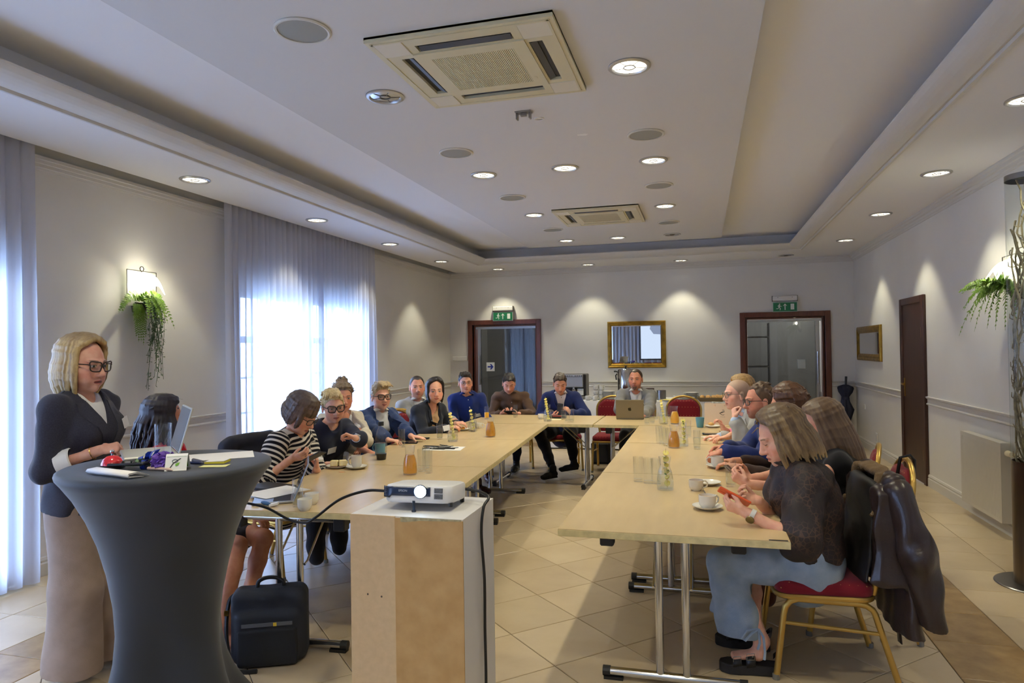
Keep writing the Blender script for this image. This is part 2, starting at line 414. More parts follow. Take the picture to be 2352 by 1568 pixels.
def gdoor(nm, D, label, leafdir):
    d = bpy.data.objects.new(nm, None); COL.objects.link(d); struct(d); d.location = (D[0], YB, 0); d['label'] = label
    w = D[1]-D[0]; h = D[3]; f = MB()
    f.box((-.085,-.03,0),(0,.2,h+.085)); f.box((w,-.03,0),(w+.085,.2,h+.085)); f.box((0,-.03,h),(w,.2,h+.085))
    f.box((0,.06,0),(.035,.2,h)); f.box((w-.035,.06,0),(w,.2,h)); f.box((.035,.06,h-.03),(w-.035,.2,h))
    bevel(f.build('door_frame', WOOD, d), .006)
    xa, xb = (.17, w-.04) if leafdir > 0 else (.04, w-.17)
    hx = .13 if leafdir > 0 else w-.13
    s = MB(); s.box((min(hx,hx-.05*leafdir),.09,.01),(max(hx,hx-.05*leafdir),.13,h-.04)); s.box((.035,.085,h-.075),(w-.035,.135,h-.035)); s.box((min(hx-.065*leafdir,hx-.05*leafdir),.1,.01),(max(hx-.065*leafdir,hx-.05*leafdir),.12,h-.04)); s.build('door_stile', ALU, d)
    xg0, xg1 = (.13, w-.04) if leafdir > 0 else (.04, w-.13)
    g = MB(); g.box((xg0,.105,.01),(xg1,.115,h-.075)); g.build('door_pane', DGLASS, d)
    hh = MB(); hh.tube([(hx-.02*leafdir,.04,.92),(hx-.02*leafdir,.04,1.46)], .012, 10)
    for z in (1.0,1.38): hh.tube([(hx-.02*leafdir,.04,z),(hx-.02*leafdir,.1,z)], .008, 8)
    hh.build('door_handle', CHROME, d, True)
    lk = MB(); lk.box((hx-.05*leafdir-.02,.07,.70),(hx-.05*leafdir+.02,.09,.80)); lk.build('door_lock', STEEL, d)
    return d
d1 = gdoor('door_1', D1, 'glazed door in mahogany frame, beside the left corner of the end wall', 1)
d2 = gdoor('door_2', D2, 'glazed door in mahogany frame, near the umbrella corner', -1)
# blue arrow sign stuck on the first glass door, pale notice on the second
sg = thing('arrow_sign', 'small white square sign with blue arrow, stuck on glass door', 'sign', (-3.775, YB+.10, 1.25))
mb = MB(); mb.box((-.078,-.003,-.082),(.078,.003,.082)); mb.build('sign_plate', mat('sign white', (228,232,236), .5), sg)
mb = MB(); A = [(-.055,-.014),(.012,-.014),(-.012,-.05),(.018,-.05),(.058,0),(.018,.05),(-.012,.05),(.012,.014),(-.055,.014)]
mb.prism(A, .0032, .0045, Matrix.Rotation(pi/2,4,'X')); mb.build('arrow', mat('sign blue', (20,48,160), .5), sg)
mb = MB(); mb.box((1.53,YB+.095,1.18),(1.65,YB+.10,1.33)); tag(mb.build('door_notice', mat('pale notice', (190,198,198), .6)), 'pale paper notice stuck on the glass door by the umbrella', 'notice')
# hall contents seen through the glass
def drape(name, p0, p1, z0, z1, m, folds, amp, th=.004, seed=1, nu=None, nv=24, flare=0., parent=None):
    p0 = Vector((*p0,0)); p1 = Vector((*p1,0)); d = p1-p0; L = d.length; t = d/L; n = Vector((-t.y,t.x,0))
    rnd = random.Random(seed); ph = [rnd.uniform(0,6.28) for _ in range(4)]; js = [rnd.uniform(-.35,.35) for _ in range(folds+2)]
    nu = nu or folds*10
    def fn(u, v):
        z = z0 + (z1-z0)*v
        q = u*folds; k = int(q); fr = q-k
        ss = fr + .10*sin(2*pi*fr) * 1.2
        a = 1 + js[min(k,folds)]*(.3+.7*(1-v))
        w = cos(2*pi*ss)*amp*(.72+.28*(1-v))*a + .35*amp*sin(2.3*q+ph[0]+1.5*v) + .5*amp*(1-v)*sin(.9*q+ph[1])
        uu = .5+(u-.5)*(1+flare*(1-v)) + .004*sin(5*v+ph[2]+q)
        return p0 + t*(uu*L) + n*w + Vector((0,0,z))
    mb = MB(); mb.grid(fn, nu, nv); o = mb.build(name, m, parent, True, 180); return o
BLUEC = mat('hall curtain cloth', (150,160,180), .8)
o = drape('hall_curtain', (-3.05,YB+1.2), (-3.74,YB+1.2), .03, 2.9, BLUEC, 8, .035, seed=4); tag(o, 'blue-grey curtain hanging in the hall behind glass door with arrow sign', 'curtain')
mb = MB(); mb.box((.72,YB+1.9,1.72),(1.25,YB+2.2,1.75)); mb.box((.72,YB+1.9,1.15),(1.25,YB+2.2,1.18)); mb.box((.70,YB+1.9,.3),(.72,YB+2.2,2)); mb.box((1.25,YB+1.9,.3),(1.27,YB+2.2,2)); tag(mb.build('hall_shelf', mat('hall shelf board', (120,118,114), .6)), 'grey open shelf unit in the hall behind the glass door by umbrella', 'shelf')
ld = bpy.data.lights.new('hall_lamp','POINT'); ld.energy = 85; ld.color = (1,.93,.85); ld.shadow_soft_size = .1
for x in (-2.3, 1.6): lo = bpy.data.objects.new('hall_lamp_light', ld); COL.objects.link(lo); lo.location = (x, YB+1.9, 2.7)
# dark wooden door in the right wall
d3 = bpy.data.objects.new('door_3', None); COL.objects.link(d3); struct(d3); d3.location = (XR, 8.87, 0); d3['label'] = 'dark walnut door in the side wall between radiator and gilt mirror'
f = MB(); f.box((-.035,-.46,0),(.0,-.375,2.10)); f.box((-.035,.375,0),(.0,.46,2.10)); f.box((-.035,-.375,2.02),(.0,.375,2.10)); bevel(f.build('door_frame', DWOOD, d3), .008)
f = MB(); f.box((-.02,-.375,.006),(.0,.375,2.02)); f.build('door_leaf', DWOOD, d3)
f = MB(); f.box((-.03,-.372,1.62),(-.019,-.36,1.74)); f.build('door_hinge', mat('brass', (190,150,70), .3, 1.), d3)
f = MB(); f.box((-.03,-.372,.26),(-.019,-.36,.38)); f.build('door_hinge', MATS['brass'], d3)
f = MB(); f.box((-.027,.31,.93),(-.019,.345,1.15)); f.tube([(-.02,.328,1.08),(-.06,.328,1.08),(-.065,.30,1.08),(-.065,.21,1.075)], .009, 8); f.build('door_handle', MATS['brass'], d3, True)

# curtains of the left wall, hung in the slot
m = bpy.data.materials.new('sheer curtain'); m.use_nodes = True; nt = m.node_tree; nt.nodes.clear()
tr = nt.nodes.new('ShaderNodeBsdfTransparent'); tl = nt.nodes.new('ShaderNodeBsdfTranslucent'); df = nt.nodes.new('ShaderNodeBsdfDiffuse')
tl.inputs[0].default_value = (*lin((212,216,232)),1); df.inputs[0].default_value = (*lin((214,214,224)),1)
m1 = nt.nodes.new('ShaderNodeMixShader'); m1.inputs[0].default_value = .45; m2 = nt.nodes.new('ShaderNodeMixShader')
lw = nt.nodes.new('ShaderNodeLayerWeight'); lw.inputs['Blend'].default_value = .35
mr = nt.nodes.new('ShaderNodeMapRange'); mr.inputs['To Min'].default_value = .90; mr.inputs['To Max'].default_value = .985
nt.links.new(lw.outputs['Facing'], mr.inputs['Value']); nt.links.new(mr.outputs[0], m2.inputs[0])
nt.links.new(tl.outputs[0], m1.inputs[1]); nt.links.new(df.outputs[0], m1.inputs[2]); nt.links.new(tr.outputs[0], m2.inputs[1]); nt.links.new(m1.outputs[0], m2.inputs[2])
ou = nt.nodes.new('ShaderNodeOutputMaterial'); nt.links.new(m2.outputs[0], ou.inputs[0]); SHEER = m
CX_ = -4.40
def curt(a, b, n, seed, label, flare=.0):
    o = drape('sheer_curtain', (CX_,a), (CX_,b), .02, 3.06, SHEER, n, .028, seed=seed, flare=flare, nv=20); tag(o, label, 'curtain', 'sheer curtains on the window wall')
curt(5.60, 7.32, 17, 11, 'white sheer curtain nearer the fern sconce, covering the lit windows')
curt(7.25, 8.74, 15, 12, 'white sheer curtain nearer the far corner, covering the lit windows', .01)
curt(2.1, 3.66, 15, 13, 'white sheer curtain behind the standing speaker')
curt(-2.7, .2, 20, 15, 'white sheer curtain over the added unseen windows by the front wall')
curt(.2, 2.05, 15, 14, 'white sheer curtain nearest the projection screen')
# curtain cord hooks
for y, z in ((3.87,1.03),(5.86,1.23)):
    mb = MB(); mb.tube([(XL,y,z+.03),(XL+.03,y,z+.01),(XL+.045,y+.01,z-.01),(XL+.06,y+.04,z+.015)], .004, 6); tag(mb.build('curtain_hook', BLACKP, None, True), 'small dark curtain hook on the wall ' + ('behind the standing speaker' if y < 5 else 'beside the big sheer curtain'), 'hook')
# roll-blind casing at the edge of far curtain and wiring box
mb = MB(); mb.box((XL,8.62,0),(XL+.03,8.72,2.25)); mb.tube([(XL+.05,8.55,2.28),(XL+.05,8.86,2.28)], .035, 12); tag(mb.build('blind_rail', mat('blind white', (214,214,214), .5), None, True), 'white roll-blind casing beside the far curtain', 'blind')
mb = MB(); mb.box((-4.47,YB-.05,1.37),(-4.19,YB,1.45), None, .01); tag(mb.build('cable_box', WHITEP), 'white slim box on end wall left of mahogany door', 'box')

# front wall: projection screen and grey curtains, seen only in the gilt mirror
o = drape('grey_curtain', (-2.0,YF+.2), (-4.3,YF+.2), .02, 2.95, mat('grey curtain', (176,174,178), .85), 16, .05, seed=21); tag(o, 'grey pleated curtain beside the projection screen', 'curtain')
o = drape('grey_curtain', (2.2,YF+.12), (-2.1,YF+.12), .02, 2.95, MATS['grey curtain'], 20, .04, seed=22); tag(o, 'grey pleated curtain behind the projection screen', 'curtain')
scr = thing('projection_screen', 'white projection screen with a dark border on the front wall', 'screen', (-1.15, YF+.35, .25))
mb = MB(); mb.box((-1.15,-.012,.85),(1.15,-.004,2.75)); mb.build('screen_border', BLACKP, scr)
mb = MB(); mb.box((-1.1,-.004,.90),(1.1,.002,2.70)); mb.build('screen_cloth', emat('lit projection screen', (212,226,248), .85), scr)
mb = MB(); mb.tube([(-1.2,0,2.8),(1.2,0,2.8)], .05, 12); mb.build('screen_casing', WHITEP, scr, True)
mb = MB()
blob = [(-.5,.0),(-.42,.36),(-.2,.5),(.1,.42),(.3,.52),(.42,.3),(.3,.12),(.36,-.16),(.16,-.2),(.08,-.08),(-.06,-.22),(-.36,-.2)]
mb.prism([(x-.25,y+2.05) for x,y in blob], -.0035, -.0025, Matrix.Rotation(pi/2,4,'X')); mb.build('projected_figure', emat('projected grey', (150,162,190), .7), scr)
# ------------------------------------------------------------------ ceiling fixtures
RING = mat('lamp ring', (190,190,190), .3, .6)
REFL = mat('lamp reflector', (215,215,215), .12, 1.)
BULB = emat('lit lamp lens', (255,246,226), 2.6)
BULBDIM = emat('dim lamp lens', (230,238,255), 1.2)
def downlight(x, y, z, label, group, on=1., first=[None], spot=84, power=None):
    t = thing('recessed_downlight', label, 'ceiling light', (x,y,z), 0, group)
    mb = MB(); mb.lathe([(.092,.0),(.118,.0),(.120,-.006),(.112,-.012),(.098,-.012),(.092,-.004),(.09,.03)], 32, capb=False); mb.build('ring', RING, t, True)
    mb = MB(); mb.lathe([(.094,-.002),(.088,-.0035)], 24, capb=False, capt=False)
    mb.lathe([(.088,-.003),(.04,-.0055)], 24, capb=False, capt=True); mb.build('lens', BULB if on else REFL, t, True)
    mb = MB(); mb.tube([(.032*cos(a), .032*sin(a), -.008) for a in [2*pi*k/20 for k in range(20)]], .0032, 5, closed=True)
    for k in range(5):
        a = 2*pi*k/5+.4; mb.tube([(.032*cos(a),.032*sin(a),-.008),(.092*cos(a),.092*sin(a),-.004)], .0018, 4)
    mb.build('wire_guard', mat('wire guard', (120,116,108), .4, .5), t, True)
    if on:
        ld = bpy.data.lights.new('downlight_beam','SPOT'); ld.energy = (power or LAMP_W)*on; ld.color = LAMP_COL; ld.spot_size = radians(spot); ld.spot_blend = .45; ld.shadow_soft_size = .05
        lo = bpy.data.objects.new('downlight_beam', ld); COL.objects.link(lo); lo.location = (x,y,z-.016)
    return t
GP, GSF = 'downlights in the hanging ceiling panel', 'downlights in the dropped ceiling border'
rows = [(1.7,(1,1,1)),(3.87,(0,None,1)),(5.87,(1,1,1)),(7.80,(1,None,1)),(9.80,(1,1,0)),(-.4,(1,1,1))]
wh = {1.7:'above the projector',3.87:'beside the nearer air conditioner',5.87:'between the two air conditioners',7.80:'beside the farther air conditioner',9.80:'beyond the farther air conditioner',-.4:'near the projection screen'}
sd = ['left','middle','right']
for y, on in rows:
    for i, x in enumerate((-1.868,-1.12,-.362)):
        if on[i] is None or (y in (1.7,) and i == 1): continue
        lb = ('unlit' if not on[i] else 'lit') + ' panel downlight ' + wh[y] + ', ' + ['on the window side','in the middle','on the door side'][i]
        downlight(x, y, ZP, lb, GP, on[i], spot=112, power=LAMP_W*1.45)
for i, (x, y) in enumerate([(-4.01,4.73),(-4.01,6.59),(-4.0,8.38),(-4.01,10.29),(-4.01,2.9),(-4.01,1.0)]):
    lb = ['above the fern sconce on the window wall','above the big sheer curtain','at the far end of the big sheer curtain','above the bare wall near the far corner','above the standing speaker','near the projection screen on the window side'][i]
    downlight(x, y, ZS, 'border downlight ' + lb, GSF, 1)
for i, (x, y) in enumerate([(-3.46,11.64),(-1.84,11.6),(-.30,11.64),(1.327,11.63)]):
    lb = ['above the glass door with arrow sign','left of the gilt mirror','right of the gilt mirror','dark and unlit, above the door by the umbrella'][i]
    downlight(x, y, ZS, 'border downlight on the end wall ' + lb, GSF, 1 if i < 3 else 0)
for i, (x, y) in enumerate([(1.94,10.27),(1.94,8.36),(1.95,6.53),(1.90,4.72),(1.92,2.9),(1.92,1.0)]):
    lb = ['above the small gilt mirror','above the walnut door','nearer the glass pillar','at the picture edge above the pillar','beyond the picture on the pillar side','near the screen on the pillar side'][i]
    downlight(x, y, ZS, 'border downlight on the walnut door wall ' + lb, GSF, 1)
SPK = mat('speaker mesh', (150,150,142), .7, bump=.3, bscale=900); SPKR = mat('speaker rim', (208,206,198), .5)
def speaker(x, y, label):
    t = thing('ceiling_speaker', label, 'speaker', (x,y,ZP), 0, 'round speakers in the ceiling panel')
    mb = MB(); mb.lathe([(.125,0),(.136,0),(.138,-.006),(.13,-.012),(.121,-.010),(.121,-.004)], 36, capb=False); mb.build('rim', SPKR, t, True)
    mb = MB(); mb.lathe([(.121,-.005),(.08,-.009),(.03,-.0105),(.001,-.011)], 32, capb=False, capt=True); mb.build('grille', SPK, t, True)
for i, y in enumerate((2.95,5.14,6.83,8.84)):
    speaker(-1.864, y, 'round ceiling speaker on the window side, ' + ['largest one beside the nearer air conditioner','beyond the unlit downlight','second before the farther air conditioner','smallest one beside the farther air conditioner'][i])
for i, y in enumerate((5.14,6.79,8.83)):
    speaker(-.368, y, 'round ceiling speaker on the door side, ' + ['beyond the nearer air conditioner','before the farther air conditioner','past the farther air conditioner'][i])
# cassette air conditioners
ACM = mat('aged ivory plastic', (206,198,166), .45, noise=.02, nscale=5); ACD = mat('vent dark', (34,36,40), .6); ACW = mat('ivory corner cap', (214,208,190), .45)
ACG = mat('air filter', (62,57,46), .9)
def cassette(x, y, label, nslat):
    t = thing('air_conditioner', label, 'air conditioner', (x,y,ZP), 0, 'ceiling cassettes')
    r = .487
    # bezel frame with four slots cut as real openings
    sl = .255
    us = [-r, -.385, -.315, -sl, sl, .315, .385, r]
    mb = MB()
    def hole(cx, cy): return (abs(cy) > .315 and abs(cy) < .385 and abs(cx) < sl) or (abs(cx) > .315 and abs(cx) < .385 and abs(cy) < sl) or (abs(cx) < sl and abs(cy) < sl)
    for i in range(7):
        for j in range(7):
            cx, cy = (us[i]+us[i+1])/2, (us[j]+us[j+1])/2
            if not hole(cx, cy): mb.box((us[i],us[j],-.03),(us[i+1],us[j+1],0))
    mb.build('bezel', ACM, t)
    mb = MB(); mb.box((-r-.0,-r,-.012),(r,r,-.001)); 
    for s_ in (1,-1): mb.box((-r+.02,s_*(r-.03)-.006,-.034),(r-.02,s_*(r-.03)+.006,-.03)); mb.box((s_*(r-.03)-.006,-r+.02,-.034),(s_*(r-.03)+.006,r-.02,-.03))
    mb.build('backplate', ACM, t)
    for k in range(4):
        a = k*pi/2; M = Matrix.Rotation(a,4,'Z')
        mb = MB(); mb.box((-sl,.316,-.0135),(sl,.384,-.0125), M); mb.build('air_outlet', ACD, t)
        mb = MB(); mb.add([(-sl+.01,.32,-.03),(sl-.01,.32,-.03),(sl-.01,.352,-.017),(-sl+.01,.352,-.017)], [(0,1,2,3)], M); o = mb.build('flap', mat('flap grey', (70,74,80), .5), t); solidify(o, .004)
        mb = MB(); mb.box((.30,.30,-.0335),(.455,.455,-.029), M, .004); mb.build('corner_cap', ACW, t)
    mb = MB()   # intake panel frame
    q = .30; w = .225
    for lo, hi in (((-q,w,-.038),(q,q,-.028)),((-q,-q,-.038),(q,-w,-.028)),((-q,-w,-.038),(-w,w,-.028)),((w,-w,-.038),(q,w,-.028))): mb.box(lo, hi)
    for k in (-1,0,1): mb.box((-w,k*.112-.002,-.036),(w,k*.112+.002,-.030))
    mb.box((.245,.155,-.039),(.258,.185,-.0375))
    mb.build('intake_frame', ACM, t)
    mb = MB(); mb.box((-w,-w,-.016),(w,w,-.013)); mb.build('air_filter', ACG, t)
    me = None
    for k in range(nslat):
        xx = -w + 2*w*(k+.5)/nslat
        if me is None:
            mb = MB(); mb.box((-.0032,-w,-.037),(.0032,w,-.024)); o = mb.build('slat', ACM, t); me = o.data
        else: o = bpy.data.objects.new('slat', me); COL.objects.link(o); o.parent = t
        o.location = (xx,0,0)
    return t
cassette(-1.13, 3.60, 'large ivory ceiling cassette air conditioner nearer the projector', 46)
cassette(-1.125, 8.07, 'small-looking far ceiling cassette air conditioner near the end wall', 46)
# projector mount stub, cable hole and paint patch
t = thing('ceiling_bracket', 'small grey metal bracket beyond the nearer air conditioner', 'bracket', (-1.115, 4.40, ZP))
mb = MB(); mb.box((-.055,-.03,-.008),(.055,.03,0)); mb.box((-.05,-.02,-.05),(-.038,.02,-.008)); mb.box((.038,-.02,-.05),(.05,.02,-.008)); mb.box((-.02,-.01,-.03),(.02,.012,-.008)); bevel(mb.build('plate', STEEL, t), .002)
mb = MB(); mb.lathe([(.022,0),(.034,0),(.034,-.006),(.022,-.004)], 20, T(-1.045,4.56,ZP), capb=False); mb.lathe([(.0,-.001),(.022,-.001)],20,T(-1.045,4.56,ZP),capb=False); tag(mb.build('cable_hole', WHITEP, None, True), 'small white round cable grommet beside the ceiling bracket', 'grommet')
mb = MB(); mb.prism([(-.04,-.01),(.02,-.02),(.045,.0),(.02,.03),(-.01,.022),(-.035,.012)], -.0012, -.0004, T(-.82,5.0,ZP)); mb.build('paint_patch', mat('patch white', (232,232,232), .8), ceil)

# ------------------------------------------------------------------ exit signs
GREEN = mat('exit green', (10,112,72), .5); SIGNW = mat('exit white', (232,236,232), .5)
def exitsign(x, z, label):
    t = thing('exit_sign', label, 'sign', (x,YB-.06,z), 0, 'emergency exit signs over the glass doors')
    mb = MB(); mb.box((-.19,-.03,.11),(.19,.05,.185), None, .008); mb.build('lamp_housing', WHITEP, t)
    mb = MB(); mb.box((-.195,-.02,.10),(-.185,.05,.19)); mb.box((.185,-.02,.10),(.195,.05,.19)); mb.tube([(-.11,-.031,.16),(-.11,-.034,.16)],.006,8); mb.tube([(.11,-.031,.16),(.11,-.034,.16)],.006,8); mb.build('end_cap', mat('sign grey', (96,96,98), .5), t)
    mb = MB(); mb.box((-.19,-.008,-.075),(.19,.0,.085)); mb.build('edge_frame', mat('sign edge', (170,190,180), .4), t)
    mb = MB(); mb.box((-.18,-.011,-.065),(.18,-.008,.075)); mb.build('green_plate', GREEN, t)
    RX = Matrix.Translation((0,-.0112,.005)) @ Matrix.Rotation(pi/2,4,'X')
    mb = MB()
    mb.lathe([(.0001,0),(.011,0),(.011,.0012),(.0001,.0012)], 12, RX @ T(-.083,.046))
    for P in ([(-.104,.030),(-.085,.034),(-.083,.026),(-.098,.022),(-.108,.008),(-.114,.012)], [(-.092,.034),(-.074,.030),(-.084,-.004),(-.102,-.002)],
              [(-.078,.030),(-.066,.012),(-.052,.016),(-.052,.009),(-.068,.003),(-.083,.020)], [(-.086,.0),(-.098,-.004),(-.108,-.022),(-.138,-.022),(-.138,-.030),(-.104,-.032)],
              [(-.098,-.002),(-.082,-.004),(-.068,-.022),(-.074,-.052),(-.084,-.050),(-.080,-.024)]): mb.prism(P, 0, .0012, RX)
    mb.build('running_figure', SIGNW, t)
    mb = MB(); mb.prism([(-.007,-.05),(.007,-.05),(.007,.035),(.022,.016),(.032,.016),(.0,.055),(-.032,.016),(-.022,.016),(-.007,.035)], 0, .0012, RX); mb.build('arrow', SIGNW, t)
    mb = MB(); mb.prism([(.085,-.045),(.14,-.045),(.14,.05),(.085,.05)], 0, .0012, RX); mb.build('door_symbol', SIGNW, t)
exitsign(-3.475, 2.165, 'green emergency exit sign above the glass door with arrow sign')
exitsign(1.335, 2.19, 'green emergency exit sign above the glass door by the umbrella')

# ------------------------------------------------------------------ mirrors
GILT = mat('old gilt', (150,116,40), .38, .7, noise=.3, nscale=12, bump=.2)
MIR = mat('mirror silver', (225,228,230), .01, 1.)
def mirror(name, loc, rz, w, h, fw, label):
    t = thing(name, label, 'mirror', loc, rz)
    prof = [(0,0),(.0,.018),(.12,.03),(.3,.034),(.45,.026),(.62,.03),(.8,.022),(1,.012),(1,0)]
    mb = MB()
    W2, H2 = w/2, h/2
    for i in range(len(prof)-1):
        (a, da), (b, db) = prof[i], prof[i+1]
        c0 = [(-W2+a*fw,-da,-H2+a*fw),(W2-a*fw,-da,-H2+a*fw),(W2-a*fw,-da,H2-a*fw),(-W2+a*fw,-da,H2-a*fw)]
        c1 = [(-W2+b*fw,-db,-H2+b*fw),(W2-b*fw,-db,-H2+b*fw),(W2-b*fw,-db,H2-b*fw),(-W2+b*fw,-db,H2-b*fw)]
        for k in range(4): mb.add([c0[k],c0[(k+1)%4],c1[(k+1)%4],c1[k]], [(0,1,2,3)])
    mb.build('frame', GILT, t)
    mb = MB(); x, z = W2-fw*.98, H2-fw*.98; b = .016
    mb.add([(-x,-.011,-z),(x,-.011,-z),(x,-.011,z),(-x,-.011,z),(-x+b,-.0125,-z+b),(x-b,-.0125,-z+b),(x-b,-.0125,z-b),(-x+b,-.0125,z-b)], [(4,5,6,7),(0,1,5,4),(1,2,6,5),(2,3,7,6),(3,0,4,7)])
    mb.build('mirror_glass', MIR, t)
mirror('gilt_mirror', (-1.08, YB-.002, 1.62), 0, 1.0, .81, .075, 'gilt framed mirror on the end wall reflecting the projection screen')
mirror('gilt_mirror', (XR-.002, 11.03, 1.575), -pi/2, 1.45, .51, .10, 'small gilt framed mirror on the side wall beside walnut door')
# sockets, switch
def plate(loc, label, cat, sx=.04, sz=.06, nm='wall_socket'):
    t = thing(nm, label, cat, loc); mb = MB(); mb.box((-.012,-sx,-sz),(0,sx,sz), None, .004); mb.build('cover', WHITEP, t); mb = MB(); mb.box((-.015,-sx*.6,-sz*.6),(-.011,sx*.6,sz*.6)); mb.build('insert', mat('socket insert', (206,206,204), .4), t)
plate((XR,10.70,.23), 'white wall socket low between the umbrella and walnut door', 'socket', .045, .075)
plate((XR,11.4,.62), 'white switch plate low on wall behind the umbrella', 'switch', .03, .04, 'wall_switch')

# ------------------------------------------------------------------ umbrella leaning in the corner
NAVY = mat('navy umbrella cloth', (24,30,56), .7, bump=.4, bscale=40)
t = thing('umbrella', 'folded navy umbrella leaning in the room corner by the glass door', 'umbrella', (2.16,11.86,0))
def foldcloth(rs, n=40, f=7, amp=.16):
    mb = MB(); vs = []; fs = []
    for i, (r, z, tw) in enumerate(rs):
        for k in range(n):
            a = 2*pi*k/n; rr = r*(1+amp*sin(f*a+tw)+.1*sin(3*a+2*tw)); vs.append((rr*cos(a), rr*sin(a), z))
    for i in range(len(rs)-1):
        for k in range(n): fs.append((i*n+k,i*n+(k+1)%n,(i+1)*n+(k+1)%n,(i+1)*n+k))
    mb.add(vs, fs); return mb
foldcloth([(.012,.05,0),(.02,.10,0),(.045,.22,.3),(.075,.36,.6),(.105,.50,.9),(.112,.54,1.0),(.085,.60,1.2),(.062,.66,1.6),(.055,.70,2.0),(.05,.73,2.3),(.07,.77,2.6),(.095,.81,2.8),(.11,.87,3.0),(.10,.90,3.1),(.03,.93,3.3)]).build('canopy', NAVY, t, True, 180)
mb = MB(); mb.tube([(0,0,.0),(0,0,.06)], .006, 8); mb.tube([(0,0,.9),(.0,0,.95)], .008, 8); mb.build('shaft', STEEL, t, True)
mb = MB(); mb.tube([(0,0,.93),(0,0,1.06)], [.016,.018], 12); mb.build('handle', BLACKP, t, True)
mb = MB(); mb.lathe([(.055,.685),(.06,.70),(.06,.725),(.053,.74)], 20, capb=False); mb.build('strap', NAVY, t, True)
mb = MB(); mb.tube([(0.06,-.05,.93),(.09,-.07,.6),(.10,-.05,.25)], .003, 5)
t.rotation_euler = (radians(-2), radians(3), 0)

# ------------------------------------------------------------------ radiator
RADM = mat('radiator enamel', (196,192,184), .35)
t = thing('radiator', 'white panel radiator on the side wall behind the glass pillar', 'radiator', (XR-.004,6.70,.12))
L, Hh = .86, .63
mb = MB(); mb.box((-.10,-L/2,0),(-.085,L/2,Hh)); 
for k in range(28): y = -L/2+.03+(L-.06)*k/27; mb.box((-.1006,y-.009,.03),(-.10,y+.009,Hh-.03))
mb.build('front_panel', RADM, t)
mb = MB(); mb.box((-.10,-L/2-.004,0),(-.03,-L/2,Hh)); mb.box((-.10,L/2,0),(-.03,L/2+.004,Hh)); mb.box((-.072,-L/2-.005,.45),(-.06,-L/2-.004,.53)); mb.build('side_cover', RADM, t)
mb = MB(); mb.box((-.10,-L/2,Hh),(-.03,L/2,Hh+.006)); mb.build('top_grille', RADM, t)
mb = MB(); mb.box((-.045,-L/2+.02,.02),(-.03,L/2-.02,Hh-.02)); mb.build('rear_panel', RADM, t)
mb = MB(); mb.tube([(-.06,-L/2-.005,.56),(-.06,-L/2-.03,.56)], .012, 10); mb.tube([(-.06,-L/2-.03,.56),(-.06,-L/2-.11,.56)], [.024,.021], 14); mb.build('thermostat_valve', mat('valve ivory', (226,216,186), .4), t, True)
mb = MB()
for y in (-.3,.3): mb.box((-.04,y-.02,.1),(0,y+.02,.5))
mb.build('wall_bracket', RADM, t)

# ------------------------------------------------------------------ fern sconces
SGLASS = glassmat('satin sconce glass', (240,244,236), 1.45, .2, .55, (240,240,230))
FERN = mat('fern green', (122,156,48), .5, rgb2=(84,122,34), nscale=30); FERN2 = mat('ivy green', (66,92,58), .55, rgb2=(88,112,74), nscale=40)
SHADE = emat('lit shade', (255,250,232), 3.5)
def frond(mb, pts, n, lw, ll, droop, rnd, tip=.25):
    """leaflets along a curved midrib; pts is a quadratic bezier"""
    p0, p1, p2 = map(Vector, pts)
    def B(t): return p0*(1-t)**2 + p1*2*t*(1-t) + p2*t*t
    mb.tube([B(i/8) for i in range(9)], [.0022*(1-.6*i/8) for i in range(9)], 4, cap=False)
    side0 = None
    for i in range(1, n):
        t = i/n; c = B(t); d = (B(min(1,t+.02))-B(t-.02)).normalized()
        sd_ = d.cross(Vector((1,0,.25))).normalized() if abs(d.x) < .9 else d.cross(Vector((0,0,1))).normalized()
        nn = sd_.cross(d)
        l = ll*(sin(pi*min(1,(t*.86+.14))))**.8*rnd.uniform(.85,1.1) + .004
        for s_ in (1,-1):
            v = (sd_*s_ + d*.35 + Vector((0,0,-droop)) + nn*rnd.uniform(-.25,.25)).normalized(); w = d*lw
            e = c+v*l
            mb.add([c-w*.5, c+v*l*.45-w, e, c+v*l*.45+w, c+w*.5], [(0,1,2,3,4)])
